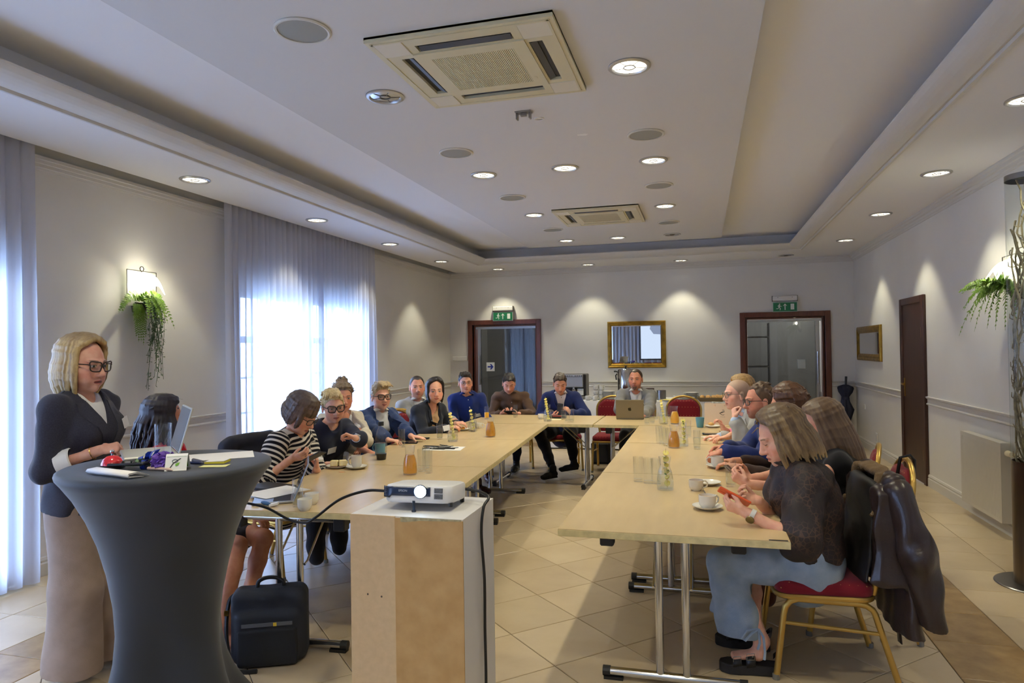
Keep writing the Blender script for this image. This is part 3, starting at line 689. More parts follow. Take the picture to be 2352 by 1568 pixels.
def sconce(loc, rz, label, plant):
    t = thing('wall_sconce', label, 'wall lamp', loc, rz)
    # local: x out of the wall, y along it
    mb = MB(); mb.box((.035,-.15,-.16),(.041,.15,.13)); mb.build('glass_plate', SGLASS, t)
    mb = MB(); q = [(.045,-.155,-.12),(.045,-.155,.135),(.045,.155,.135),(.045,.155,-.12)]; mb.tube(q, .0035, 6)
    mb.tube([(.045,.02*cos(a),.153+.02*sin(a)) for a in [2*pi*k/14 for k in range(14)]], .0035, 6, closed=True); mb.tube([(0,0,.10),(.045,0,.135)], .005, 6); mb.build('wire_frame', mat('dark wire', (60,56,50), .4, .8), t, True)
    # wavy glass shade on top
    mb = MB()
    def fn(u, v):
        a = (u-.5)*2; b = v
        return Vector((.05+.13*b, a*.14*(1-.25*b), .10 - .10*b*b - .05*a*a*b + .012*sin(5*a)*b))
    mb.grid(fn, 14, 8); o = mb.build('lamp_shade', SHADE, t, True, 180); solidify(o, .004)
    ld = bpy.data.lights.new('sconce_bulb','POINT'); ld.energy = 3.0; ld.color = (1,.90,.66); ld.shadow_soft_size = .03
    R = Matrix.Translation(loc) @ Matrix.Rotation(rz,4,'Z'); lo = bpy.data.objects.new('sconce_bulb', ld); COL.objects.link(lo); lo.location = R @ Vector((.11,0,.02))
    lo2 = bpy.data.objects.new('sconce_bulb', ld); COL.objects.link(lo2); lo2.location = R @ Vector((.16,0,.13)); lo2.data = ld.copy(); lo2.data.energy = 1.0
    mb = MB(); mb.add([(.0,-.06,-.21),(.0,.06,-.21),(.0,.08,-.12),(.0,-.08,-.12),(.03,-.05,-.20),(.03,.05,-.20),(.055,.07,-.13),(.055,-.07,-.13)], [(0,1,5,4),(1,2,6,5),(3,0,4,7),(4,5,6,7)]); mb.build('wall_pocket', mat('pocket metal', (70,66,58), .5, .5), t)
    rnd = random.Random(5 if plant == 'ivy' else 8)
    f = MB()
    n1 = 16 if plant == 'ivy' else 26
    for k in range(n1):
        a = rnd.uniform(-1.25,1.25); r = rnd.uniform(.16,.30) if plant == 'ivy' else rnd.uniform(.22,.42)
        dx = max(.08,cos(a)*r*.8); dy = sin(a)*r*1.0
        if plant == 'ivy': dy -= .04
        drop = rnd.uniform(.0,.20) if plant == 'ivy' else rnd.uniform(-.08,.36)
        frond(f, [(.06,rnd.uniform(-.09,.09),-.12),(.06+dx*.6,dy*.6,-.02+rnd.uniform(0,.08)),(.06+dx,dy*1.15,-.15-drop)], 24 if plant != 'ivy' else 20, .0095 if plant != 'ivy' else .008, .050 if plant != 'ivy' else .038, .25, rnd)
    if plant == 'ivy':
        for k in range(5): frond(f, [(.06,-.10+.02*k,-.14),(.12,-.13+.02*k,-.2),(.09,-.11+.025*k,-.42-.05*k*rnd.random())], 22, .006, .034, .35, rnd)
    f.build('fern', FERN, t)
    if plant == 'ivy':
        g = MB()
        for k in range(26):
            y0 = rnd.uniform(-.02,.16); L_ = rnd.uniform(.2,.74); x1 = rnd.uniform(.06,.14)
            y1 = .07+rnd.uniform(-.06,.09)
            P = [Vector((.08,y0,-.12)), Vector((x1+.05,y0+.02,-.16)), Vector((x1,y1,-.16-L_))]
            def B(t): return P[0]*(1-t)**2+P[1]*2*t*(1-t)+P[2]*t*t
            g.tube([B(i/8)+Vector((0,.006*sin(i*1.7+k),0)) for i in range(9)], .0018, 4, cap=False)
            for q in range(int(10+L_*46)):
                tt = rnd.random(); c = B(tt); v = Vector((rnd.uniform(-.5,1),rnd.uniform(-1,1),rnd.uniform(-1.1,.2))).normalized(); l = rnd.uniform(.018,.034); w = v.cross(Vector((rnd.random(),rnd.random(),rnd.random()))).normalized()*l*.22
                g.add([c, c+v*l*.5-w, c+v*l, c+v*l*.5+w], [(0,1,2,3)])
        g.build('trailing_ivy', FERN2, t)
    return t
sconce((XL,4.66,2.12), 0, 'lit glass wall sconce with green fern and trailing ivy beside the big curtain', 'ivy')
sconce((XR,6.15,2.10), pi, 'lit glass wall sconce with bushy fern, half behind the glass pillar', 'fern')

# ------------------------------------------------------------------ glass pillar with twigs
t = thing('glass_pillar', 'tall clear glass column with twisted twigs on dark steel foot', 'column', (2.055,5.12,0))
mb = MB(); mb.lathe([(.0,.0),(.235,.0),(.24,.004),(.235,.010),(.0,.012)], 48, capb=False); mb.build('base_disc', STEEL, t, True)
mb = MB(); mb.lathe([(.13,.011),(.13,.79),(.126,.79),(.126,.4)], 48, capb=False); mb.build('steel_foot', mat('dark steel', (120,108,96), .32, .9, stretch=(1,1,.02), noise=.15, nscale=40), t, True)
PG = glassmat('column glass', (247,250,249), 1.25, .03)
mb = MB(); mb.lathe([(.131,.77),(.131,2.60)], 48, capb=False); mb.build('glass_tube', PG, t, True)
mb = MB(); mb.lathe([(.132,2.60),(.132,2.635),(.0,2.64)], 48, capb=False); mb.build('steel_cap', STEEL, t, True)
rnd = random.Random(3); TW = mat('pale twig', (146,136,112), .7, noise=.3, nscale=30)
tw = MB()
for k in range(20):
    p = Vector((rnd.uniform(-.05,.05), rnd.uniform(-.05,.05), rnd.uniform(.50,.78))); pts = [p.copy()]
    top = rnd.uniform(1.9,2.58) if k < 15 else rnd.uniform(1.0,1.7)
    a = rnd.uniform(0,6.28)
    while p.z < top:
        a += rnd.uniform(-1.3,1.3); p = p + Vector((cos(a)*.022, sin(a)*.022, rnd.uniform(.03,.07)))
        rr = sqrt(p.x**2+p.y**2)
        if rr > .11: p.x *= .10/rr; p.y *= .10/rr
        pts.append(p.copy())
    tw.tube(pts, [.0058]*len(pts), 5)
    for q in range(len(pts)//3):
        b = rnd.choice(pts); a2 = rnd.uniform(0,6.28); e = b+Vector((cos(a2)*.035,sin(a2)*.035,.012)); e2 = e+Vector((cos(a2+.7)*.02,sin(a2+.7)*.02,.03))
        for v in (e,e2):
            rr = sqrt(v.x**2+v.y**2)
            if rr > .12: v.x *= .118/rr; v.y *= .118/rr
        tw.tube([b,e,e2], [.0045,.0035,.002], 4)
o = tw.build('twisted_twigs', TW, t, True); o['kind'] = 'stuff'
# ------------------------------------------------------------------ smooth implicit bodies (signed distance grid -> surface nets)
V3 = lambda *a: np.array(a, float)
def nrm(v): v = np.asarray(v, float); return v/(np.linalg.norm(v)+1e-12)
class SDF:
    def __init__(s): s.ops = []
    def cap(s, a, b, ra, rb, k=.012, mode='u'):
        a, b = np.asarray(a,float), np.asarray(b,float); ab = b-a; L2 = max(1e-9, ab@ab)
        def fn(X,Y,Z):
            t = np.clip(((X-a[0])*ab[0]+(Y-a[1])*ab[1]+(Z-a[2])*ab[2])/L2, 0, 1)
            return np.sqrt((X-a[0]-t*ab[0])**2+(Y-a[1]-t*ab[1])**2+(Z-a[2]-t*ab[2])**2)-(ra+(rb-ra)*t)
        R = max(ra,rb); s.ops.append((fn, np.minimum(a,b)-R, np.maximum(a,b)+R, k, mode)); return s
    def ecap(s, a, b, ax, wa, wb, k=.015, mode='u'):
        """flattened capsule: half width along ax and half depth across, at both ends"""
        a, b, ax = np.asarray(a,float), np.asarray(b,float), nrm(ax); ab = b-a; L2 = max(1e-9, ab@ab)
        def fn(X,Y,Z):
            t = np.clip(((X-a[0])*ab[0]+(Y-a[1])*ab[1]+(Z-a[2])*ab[2])/L2, 0, 1)
            x, y, z = X-a[0]-t*ab[0], Y-a[1]-t*ab[1], Z-a[2]-t*ab[2]
            u = x*ax[0]+y*ax[1]+z*ax[2]; v2 = np.maximum(0, x*x+y*y+z*z-u*u)
            w = wa[0]+(wb[0]-wa[0])*t; d = wa[1]+(wb[1]-wa[1])*t
            k0 = np.sqrt(u*u/(w*w)+v2/(d*d)); k1 = np.sqrt(u*u/w**4+v2/d**4)+1e-9
            return k0*(k0-1)/k1
        R = max(*wa,*wb); s.ops.append((fn, np.minimum(a,b)-R, np.maximum(a,b)+R, k, mode)); return s
    def ell(s, c, r, R=None, k=.01, mode='u'):
        c, r = np.asarray(c,float), np.asarray(r,float); R = np.eye(3) if R is None else np.asarray(R,float)  # rows: local axes in world
        def fn(X,Y,Z):
            x,y,z = X-c[0],Y-c[1],Z-c[2]
            q = [R[i,0]*x+R[i,1]*y+R[i,2]*z for i in range(3)]
            k0 = np.sqrt(sum((q[i]/r[i])**2 for i in range(3))); k1 = np.sqrt(sum((q[i]/r[i]**2)**2 for i in range(3)))+1e-9
            return k0*(k0-1)/k1
        m = max(r); s.ops.append((fn, c-m, c+m, k, mode)); return s
    def raw(s, fn, lo=None, hi=None, k=.004, mode='i'):
        s.ops.append((fn, lo, hi, k, mode)); return s
    def mesh(s, h, disp=None):
        us = [o for o in s.ops if o[4] == 'u']
        lo = np.min([o[1] for o in us], axis=0)-3*h-.004; hi = np.max([o[2] for o in us], axis=0)+3*h+.004
        n = np.ceil((hi-lo)/h).astype(int)+1
        ax = [(lo[i]+h*np.arange(n[i])).astype(np.float32) for i in range(3)]
        g = np.full(tuple(n), .08, np.float32)
        for fn, a, b, k, mode in s.ops:
            if a is None: sl = [slice(0,m) for m in n]
            else:
                pad = k+2.5*h+.004
                i0 = np.clip(np.floor((np.asarray(a)-pad-lo)/h).astype(int), 0, n-1); i1 = np.clip(np.ceil((np.asarray(b)+pad-lo)/h).astype(int)+1, 1, n)
                sl = [slice(i0[i], i1[i]) for i in range(3)]
            X, Y, Z = ax[0][sl[0]][:,None,None], ax[1][sl[1]][None,:,None], ax[2][sl[2]][None,None,:]
            d = fn(X,Y,Z).astype(np.float32); v = g[tuple(sl)]
            if mode == 'u':
                q = np.maximum(k-np.abs(v-d), 0)/k; g[tuple(sl)] = np.minimum(v,d)-q*q*k*.25
            elif mode == 's':      # subtract
                q = np.maximum(k-np.abs(v+d), 0)/k; g[tuple(sl)] = np.maximum(v,-d)+q*q*k*.25
            else:                  # intersect with d < 0
                g[tuple(sl)] = np.maximum(v, d)
        if disp is not None: g += disp(ax[0][:,None,None], ax[1][None,:,None], ax[2][None,None,:]).astype(np.float32)
        return nets(g, lo, h)
def nets(g, lo, h):
    sg = g < 0; c = np.zeros(tuple(np.array(g.shape)-1), np.uint8); O = [(i,j,k) for i in (0,1) for j in (0,1) for k in (0,1)]
    sh = g.shape
    for i,j,k in O: c += sg[i:sh[0]-1+i, j:sh[1]-1+j, k:sh[2]-1+k]
    act = (c > 0) & (c < 8); I = np.argwhere(act); N = len(I)
    vals = {o: g[I[:,0]+o[0], I[:,1]+o[1], I[:,2]+o[2]] for o in O}
    p = np.zeros((N,3)); cnt = np.zeros(N)
    for a in O:
        for d in range(3):
            if a[d]: continue
            b = tuple(a[q]+(q == d) for q in range(3)); v1, v2 = vals[a], vals[b]; m = (v1 < 0) != (v2 < 0)
            t = v1[m]/(v1[m]-v2[m]); q = np.tile(np.array(a,float), (m.sum(),1)); q[:,d] += t; p[m] += q; cnt[m] += 1
    P = lo + h*(p/cnt[:,None]+I)
    vid = np.full(c.shape, -1, np.int32); vid[act] = np.arange(N)
    F = []
    for d in range(3):
        e1, e2 = (d+1)%3, (d+2)%3
        A = [slice(1,-1)]*3; B = [slice(1,-1)]*3; A[d] = slice(0,-1); B[d] = slice(1,None)
        sa, sb = sg[tuple(A)], sg[tuple(B)]; m = sa != sb; J = np.argwhere(m); 
        for q in (e1,e2): J[:,q] += 1
        def cell(o1, o2):
            K = J.copy(); K[:,e1] -= o1; K[:,e2] -= o2; return vid[K[:,0],K[:,1],K[:,2]]
        f = np.stack([cell(1,1),cell(0,1),cell(0,0),cell(1,0)], 1); fl = ~sa[m]
        f[fl] = f[fl][:,::-1]; F.append(f)
    F = np.concatenate(F); F = F[(F >= 0).all(1)]
    return P, F
def npmesh(name, P, F, m, parent, base=(0,0,0), attrs=None, smooth=True):
    me = bpy.data.meshes.new(name); n, k = len(P), len(F)
    me.vertices.add(n); me.vertices.foreach_set('co', (P-np.asarray(base)).astype(np.float32).ravel())
    me.loops.add(k*4); me.loops.foreach_set('vertex_index', F.astype(np.int32).ravel())
    me.polygons.add(k); me.polygons.foreach_set('loop_start', np.arange(0,4*k,4,dtype=np.int32)); me.polygons.foreach_set('loop_total', np.full(k,4,np.int32))
    me.update(calc_edges=True)
    me.polygons.foreach_set('use_smooth', np.full(k, smooth))
    for an, av in (attrs or {}).items():
        if av.ndim == 2: at = me.attributes.new(an,'FLOAT_VECTOR','POINT'); at.data.foreach_set('vector', av.astype(np.float32).ravel())
        else: at = me.attributes.new(an,'FLOAT','POINT'); at.data.foreach_set('value', av.astype(np.float32).ravel())
    return link(name, me, m, parent)

# ------------------------------------------------------------------ shader expressions for faces, hair and cloth
class Ex:
    nt = None
    def __init__(s, sock): s.s = sock
    @staticmethod
    def op(o, *a):
        n = Ex.nt.nodes.new('ShaderNodeMath'); n.operation = o
        for i, v in enumerate(a):
            if isinstance(v, Ex): Ex.nt.links.new(v.s, n.inputs[i])
            else: n.inputs[i].default_value = v
        return Ex(n.outputs[0])
    def __add__(s,o): return Ex.op('ADD',s,o)
    def __sub__(s,o): return Ex.op('SUBTRACT',s,o)
    def __rsub__(s,o): return Ex.op('SUBTRACT',o,s)
    def __mul__(s,o): return Ex.op('MULTIPLY',s,o)
    __radd__ = __add__; __rmul__ = __mul__
    def __truediv__(s,o): return Ex.op('DIVIDE',s,o)
    def abs(s): return Ex.op('ABSOLUTE',s)
    def sq(s): return Ex.op('MULTIPLY',s,s)
    def max(s,o): return Ex.op('MAXIMUM',s,o)
    def min(s,o): return Ex.op('MINIMUM',s,o)
    def step(s, a, b):
        n = Ex.nt.nodes.new('ShaderNodeMapRange'); n.interpolation_type = 'SMOOTHSTEP'; n.inputs['From Min'].default_value = a; n.inputs['From Max'].default_value = b
        Ex.nt.links.new(s.s, n.inputs['Value']); return Ex(n.outputs[0])
def attr(nt, nm):
    a = nt.nodes.new('ShaderNodeAttribute'); a.attribute_name = nm; return a
def mixc(nt, fac, ca, cb):
    m = nt.nodes.new('ShaderNodeMix'); m.data_type = 'RGBA'
    if isinstance(fac, Ex): nt.links.new(fac.s, m.inputs[0])
    else: m.inputs[0].default_value = fac
    for i, c in ((6,ca),(7,cb)):
        if isinstance(c, tuple): m.inputs[i].default_value = (*lin(c),1)
        else: nt.links.new(c, m.inputs[i])
    return m.outputs[2]
def skinmat(name, skin, lip=(176,98,88), brow=(90,64,48), eye=(70,80,84), shut=.28, hair=None, stubble=0., stubc=(70,55,48), goatee=0., browt=1., mouth=0., smile=0.):
    m, nt, b = nt_new(name); Ex.nt = nt
    sp = nt.nodes.new('ShaderNodeSeparateXYZ'); nt.links.new(attr(nt,'hco').outputs['Vector'], sp.inputs[0])
    x, y, z = (Ex(sp.outputs[i]) for i in range(3)); ax = x.abs()
    front = y.step(.045,.06)
    n = nt.nodes.new('ShaderNodeTexNoise'); n.inputs['Scale'].default_value = 28; n.inputs['Detail'].default_value = 4
    tc = nt.nodes.new('ShaderNodeTexCoord'); nt.links.new(tc.outputs['Object'], n.inputs['Vector'])
    dk = tuple(int(v*.90) for v in skin); dk = (skin[0]-8, dk[1], dk[2])
    c = mixc(nt, Ex(n.outputs['Fac']).step(.3,.7), dk, skin)
    ch = ((ax-.043).sq()+(z+.032).sq()); c = mixc(nt, (1-ch.step(.0001,.0011))*front*.35, c, (min(255,skin[0]+6), int(skin[1]*.80), int(skin[2]*.78)))
    ns = (x.sq()+(z+.036).sq()); c = mixc(nt, (1-ns.step(.00005,.0004))*y.step(.09,.104)*.12, c, (skin[0], int(skin[1]*.78), int(skin[2]*.76)))
    if stubble:
        st = (1-(z+y*.25).step(-.045,-.018))*z.step(-.16,-.11)*y.step(-.01,.02)*stubble
        c = mixc(nt, st, c, stubc)
    if goatee:
        d1 = ((x/.026).sq()+((z+.085)/.030).sq()); d2 = ((x/.020).sq()+((z+.070)/.012).sq())
        c = mixc(nt, (1-d1.step(.75,1.1))*d2.step(.7,1.1)*front*goatee, c, stubc)
    if hair:
        hh = z-(.072-1.35*(.066-y).max(0.)); c = mixc(nt, hh.step(0.,.016)*hair[1], c, hair[0])
    zl = z+.068-x.sq()*(14*smile)
    lp = ((x/.0235).sq()+(zl/.0095).sq()); c = mixc(nt, (1-lp.step(.7,1.15))*front*.85, c, lip)
    ml = (1-(zl.abs()/(.0018+.004*mouth)).step(.6,1.2))*(1-ax.step(.017,.023))*front; c = mixc(nt, ml*.85, c, (84,36,34))
    bz = z-.0265+((ax-.036).sq())*7.; bw = (1-(bz.abs()/(.0045*browt)).step(.45,1.2))*ax.step(.011,.016)*(1-ax.step(.044,.053))*front
    c = mixc(nt, bw*.85, c, brow)
    ex = ax-.031; ez = z-.003
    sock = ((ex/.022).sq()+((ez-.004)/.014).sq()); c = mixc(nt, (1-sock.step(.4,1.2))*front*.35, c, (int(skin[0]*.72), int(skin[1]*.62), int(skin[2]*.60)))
    if shut < .9:
        ee = ((ex/.0142).sq()+(ez/(.0062*(1-.6*shut))).sq()); em = (1-ee.step(.85,1.1))*front
        c = mixc(nt, em, c, (190,178,170))
        ir = (ex.sq()+ez.sq()); c = mixc(nt, em*(1-ir.step(.000022,.000034)), c, eye); c = mixc(nt, em*(1-ir.step(.000004,.000008)), c, (18,14,14))
        ls = (1-((ee-1.1).abs()).step(.1,.42))*ez.step(-.001,.002)*front; c = mixc(nt, ls*.9, c, (40,28,24))
    else:
        cl = (ez+.003-ex.sq()*16.); c = mixc(nt, (1-(cl.abs()).step(.0009,.0024))*(1-ex.abs().step(.012,.0155))*front*.9, c, (46,32,28))
    nt.links.new(c, b.inputs['Base Color']); b.inputs['Roughness'].default_value = .5
    b.inputs['Specular IOR Level'].default_value = .35
    b.inputs['Subsurface Weight'].default_value = .0
    return m
def hairmat(name, c1, c2, tips=None, root=None):
    m, nt, b = nt_new(name); Ex.nt = nt
    mp = nt.nodes.new('ShaderNodeMapping'); mp.inputs['Scale'].default_value = (95,95,9); nt.links.new(attr(nt,'hco').outputs['Vector'], mp.inputs['Vector'])
    n = nt.nodes.new('ShaderNodeTexNoise'); n.inputs['Scale'].default_value = 1.; n.inputs['Detail'].default_value = 4; nt.links.new(mp.outputs[0], n.inputs['Vector'])
    c = mixc(nt, Ex(n.outputs['Fac']).step(.3,.7)*.45+Ex(attr(nt,'lk').outputs['Fac'])*.55, c2, c1)
    sp = nt.nodes.new('ShaderNodeSeparateXYZ'); nt.links.new(attr(nt,'hco').outputs['Vector'], sp.inputs[0]); z = Ex(sp.outputs[2])
    if tips: c = mixc(nt, (1-z.step(tips[1]-.05,tips[1]+.04))*.8, c, tips[0])
    if root: c = mixc(nt, z.step(root[1],root[1]+.03)*.6, c, root[0])
    nt.links.new(c, b.inputs['Base Color']); b.inputs['Roughness'].default_value = .42; b.inputs['Specular IOR Level'].default_value = .45
    bp = nt.nodes.new('ShaderNodeBump'); bp.inputs['Strength'].default_value = .35; bp.inputs['Distance'].default_value = .003
    nt.links.new(n.outputs['Fac'], bp.inputs['Height']); nt.links.new(bp.outputs['Normal'], b.inputs['Normal'])
    return m
def cloth(name, rgb, rough=.85, weave=300, amt=.12, bump=.25, sheen=.15, rgb2=None, nscale=None, noise=.07):
    return mat(name, rgb, rough, 0., .2, noise=noise if not rgb2 else 0., nscale=nscale or 18, bump=bump, bscale=weave, sheen=sheen, rgb2=rgb2)
def stripemat(name, c1, c2, per, duty, rough=.85):
    """stripes along the cloth coordinate 'st' (metres)"""
    m, nt, b = nt_new(name); Ex.nt = nt
    s = Ex(attr(nt,'st').outputs['Fac']); f = Ex.op('FRACT', s/per); d = (f-.5).abs()
    c = mixc(nt, (1-d.step(duty*.5-.05,duty*.5+.05)), c1, c2); nt.links.new(c, b.inputs['Base Color']); b.inputs['Roughness'].default_value = rough
    b.inputs['Specular IOR Level'].default_value = .2; return m

# ------------------------------------------------------------------ heads, hair, hands
def look_basis(d, roll=0.):
    f = nrm(d); r = nrm(np.cross(f, V3(0,0,1))); u = np.cross(r, f)
    c, s_ = cos(radians(roll)), sin(radians(roll)); r, u = r*c+u*s_, u*c-r*s_
    return np.stack([r, f, u])          # rows: right, forward, up
class Head:
    def __init__(s, H, d, roll, sc): s.H = np.asarray(H,float); s.R = look_basis(d, roll); s.s = sc
    def w(s, *p): return s.H + s.s*(np.asarray(p if len(p) == 3 else p[0], float) @ s.R)
    def loc(s, P): return ((P-s.H) @ s.R.T)/s.s
    def mat(s):
        R = s.R.T*s.s
        return Matrix(((R[0,0],R[0,1],R[0,2],s.H[0]),(R[1,0],R[1,1],R[1,2],s.H[1]),(R[2,0],R[2,1],R[2,2],s.H[2]),(0,0,0,1)))
def head_sdf(f, hd, male, jaw=1., fat=1., mouth=0.):
    w, q, R = hd.w, hd.s, hd.R
    E = lambda c, r, k=.014, mode='u': f.ell(w(c), np.array(r)*q, R, k*q, mode)
    C = lambda a, b, ra, rb, k=.01, mode='u': f.cap(w(a), w(b), ra*q, rb*q, k*q, mode)
    E((0,-.014,.036),(.0755,.096,.084)); E((0,.018,-.012),(.064*fat,.074,.088),.02); E((0,.012,-.045),(.060*fat,.062,.060),.02)
    j = .050 if male else .044
    E((0,.034,-.072),(j*jaw*fat,.048,.042),.022); E((0,.066,-.098),(.021 if male else .017,.019,.016),.022)
    for x in (1,-1):
        E((x*.040,.050,-.028),(.028,.030,.026),.02)
        E((x*.033,.052,-.060),(.024*fat,.028,.024),.02)
        E((x*.031,.103,.003),(.018,.014,.0115),.012,'s')
        E((x*.031,.0735,.003),(.0155,.0155,.0145),.004)
        C((x*.012,.088,.0235),(x*.046,.076,.0225),.0085 if male else .006,.006,.012)
        E((x*.0125,.094,-.038),(.0088,.0105,.0075),.008)
        E((x*.077,-.008,-.006),(.0075,.019,.031),.006); E((x*.079,-.001,-.030),(.006,.010,.011),.006); E((x*.084,-.004,-.002),(.004,.010,.018),.004,'s')
    C((0,.086,.014),(0,.106,-.031),.0085,.0115,.010); E((0,.107,-.033),(.0115,.0115,.010),.008)
    C((-.018,.080,-.064),(0,.0905,-.0615),.0055,.0070,.007); C((.018,.080,-.064),(0,.0905,-.0615),.0055,.0070,.007)
    C((-.015,.080,-.073),(0,.0885,-.0745),.0055,.0075,.007); C((.015,.080,-.073),(0,.0885,-.0745),.0055,.0075,.007)
    C((-.02,.098,-.0685-.002*mouth),(.02,.098,-.0685-.002*mouth),.004+.003*mouth,.004+.003*mouth,.004,'s')
def hairline(x, y, z, fr=.072, k=1.35): return z-(fr-k*np.maximum(0,.066-y))
def hair_mesh(hd, hp, h):
    """hair as one mass of strands: a scalp cap plus many smooth locks that follow the skull and fall"""
    f = SDF(); q = hd.s; rnd = random.Random(hp.get('seed',1)); kind = hp['kind']; R = hd.R
    vol = hp.get('vol', .008); c0 = V3(0,-.014,.036); r0 = V3(.0755,.096,.084)+vol*.55
    f.ell(hd.w(c0), r0*q, R, .006)
    fr = hp.get('line', .115 if kind == 'bob' else .072); kk = hp.get('linek', 1.35); rec = hp.get('recede', 0.)
    def cut(X,Y,Z):
        x,y,z = [R[i,0]*(X-hd.H[0])+R[i,1]*(Y-hd.H[1])+R[i,2]*(Z-hd.H[2]) for i in range(3)]
        return -(hairline(x/q, y/q, z/q, fr, kk)-rec*np.exp(-((np.abs(x/q)-.036)/.018)**2)*np.clip((y/q-.0)/.06,0,1)*.9)*q
    f.raw(cut)
    SEG = []; LK = [0]
    def lock(pts, ra, rb, k=.005):
        n = len(pts); LK[0] += 1
        for i in range(n-1): SEG.append((*hd.w(pts[i]), *hd.w(pts[i+1]), LK[0]))
        for i in range(n-1):
            t0, t1 = i/(n-1), (i+1)/(n-1); f.cap(hd.w(pts[i]), hd.w(pts[i+1]), (ra+(rb-ra)*t0)*q, (ra+(rb-ra)*t1)*q, k)
    def skull(th, ph, ex=0.):
        r = r0+ex; return c0+V3(r[0]*sin(th)*sin(ph), r[1]*sin(th)*cos(ph), r[2]*cos(th))
    if kind == 'short':
        n = hp.get('n', 90); L = hp.get('len', .03); flow = hp.get('flow', (0,.6,.35)); side = hp.get('side', .45)
        for i in range(n):
            for _ in range(30):
                th = radians(rnd.uniform(0, 100)); ph = rnd.uniform(-pi, pi); p = skull(th, ph, -.003)
                if hairline(*p, fr, kk)-rec*math.exp(-((abs(p[0])-.036)/.018)**2)*min(1,max(0,p[1]/.06)) > .006: break
            nn = nrm((p-c0)/r0); top = max(0., nn[2]); d = nrm(V3(*flow)*(.45+top)+nn*(.10+.22*top)+V3(hp.get('part',0)*.5, 0, -.55*(1-top))+V3(rnd.gauss(0,.22),rnd.gauss(0,.22),0))
            l = L*(side+(1-side)*top)*rnd.uniform(.7,1.2); lock([p, p+d*l*.5+nn*.002, p+d*l+V3(0,0,-.15*l)], .009, .0035)
        if hp.get('top'):
            tx, ty, tz, rx, ry, rz = hp['top']; f.ell(hd.w(tx,ty,tz), V3(rx,ry,rz)*q, R, .012)
            for i in range(26):
                a = rnd.uniform(-.05,.05); p = V3(tx+a, ty-ry*.7+rnd.uniform(0,.05), tz+rz*.7); e = V3(tx+a*1.1+hp.get('sweep',.02)*rnd.uniform(.5,1.5), ty+ry*rnd.uniform(.8,1.15), tz-rz*.1+rnd.uniform(-.01,.012)); lock([p, (p+e)/2+V3(0,0,.016), e], .010, .004)
    elif kind == 'bob':
        n = hp.get('n', 74); op = radians(hp.get('open', 52)); ze = hp.get('zend', -.10); zb = hp.get('zback', ze); px = hp.get('part', .0); curl = hp.get('curl', 0.); wave = hp.get('wave', .0)
        body = hp.get('body', .066)
        f.ecap(hd.w(0,-.022,.0), hd.w(0,-.046,min(ze,zb)*.62), R[0], (.079*q,.070*q), (body*q,(body-.016)*q), .02)
        def cut2(X,Y,Z):
            x,y,z = [(R[i,0]*(X-hd.H[0])+R[i,1]*(Y-hd.H[1])+R[i,2]*(Z-hd.H[2]))/q for i in range(3)]
            face = np.minimum(np.minimum(y-(.012+.25*np.maximum(0,np.abs(x)-.045)), fr-.002+.3*np.maximum(0,.05-y)*0-z), z+.3)
            return face*q
        f.raw(cut2)
        for i in range(n):
            ph0 = -pi+2*pi*(i+rnd.uniform(-.4,.4))/n
            ph1 = ph0 if abs(ph0) > op else math.copysign(op+rnd.uniform(0,.2), ph0-px*4 if px else ph0)
            if hp.get('fringe') and abs(ph0) < .62: ph1 = ph0+hp.get('fsweep',.5)
            back = max(0., -cos(ph1)); zz = ze+(zb-ze)*back+rnd.uniform(-.012,.012)*hp.get('ragged',1); pts = []
            t_ = rnd.uniform(0,6.28); jit = rnd.uniform(-.001,.002)
            for s_ in range(7):
                u = s_/6; th = radians(6+88*u); sm = min(1,max(0,(u-.2)*1.9)); sm = sm*sm*(3-2*sm); ph = ph0+(ph1-ph0)*sm
                p = skull(th, ph, vol*(.4+.6*sin(pi*u))+jit); p[0] += px*(1-u)**2; pts.append(p)
                if hp.get('fringe') and abs(ph0) < .62 and p[2] < hp['fringe']: break
            else:
                p = pts[-1]; m = 5
                out = nrm(V3(p[0], p[1]+.02, 0))
                for s_ in range(1, m+1):
                    u = s_/m; z = p[2]+(zz-p[2])*u
                    e = V3(p[0],p[1],0)*(1-.10*u)+out*(curl*u*u+hp.get('bulge',.008)*sin(pi*u)) + V3(sin(t_+u*5)*wave, cos(t_+u*6)*wave, 0) + V3(0,-.012*u if abs(ph1) > 1.2 else 0.006*u,0)
                    pts.append(V3(e[0],e[1],z))
            lock(pts, hp.get('ra',.0125), hp.get('rb',.0035), .006)
    elif kind == 'updo':
        n = 60
        for i in range(n):
            ph0 = -pi+2*pi*i/n; pts = []
            th0 = 78 if abs(ph0) > 1.0 else 52
            if abs(ph0) > 2.2: th0 = 112
            for s_ in range(6):
                u = s_/5; p = skull(radians(th0*(1-u)+8*u), ph0*(1-.15*u), vol*(.3+u)+rnd.uniform(-.001,.004)); pts.append(p)
            b = V3(*hp.get('bun',(0,-.05,.13))); pts.append((pts[-1]+b)/2+V3(rnd.gauss(0,.01),rnd.gauss(0,.01),.012)); lock(pts, .010, .006)
        b = V3(*hp.get('bun',(0,-.05,.13))); br = hp.get('bunr',.036); f.ell(hd.w(b), V3(br,br,br*.85)*q, R, .01)
        for i in range(22):
            a = rnd.uniform(0,6.28); e = rnd.uniform(-.6,1.0); d = V3(cos(a)*cos(e),sin(a)*cos(e),sin(e)); t = nrm(np.cross(d, V3(rnd.gauss(0,1),rnd.gauss(0,1),rnd.gauss(0,1))))
            lock([b+d*br*.9-t*br*.8, b+d*br*1.08, b+d*br*.95+t*br*.85], .008, .004)
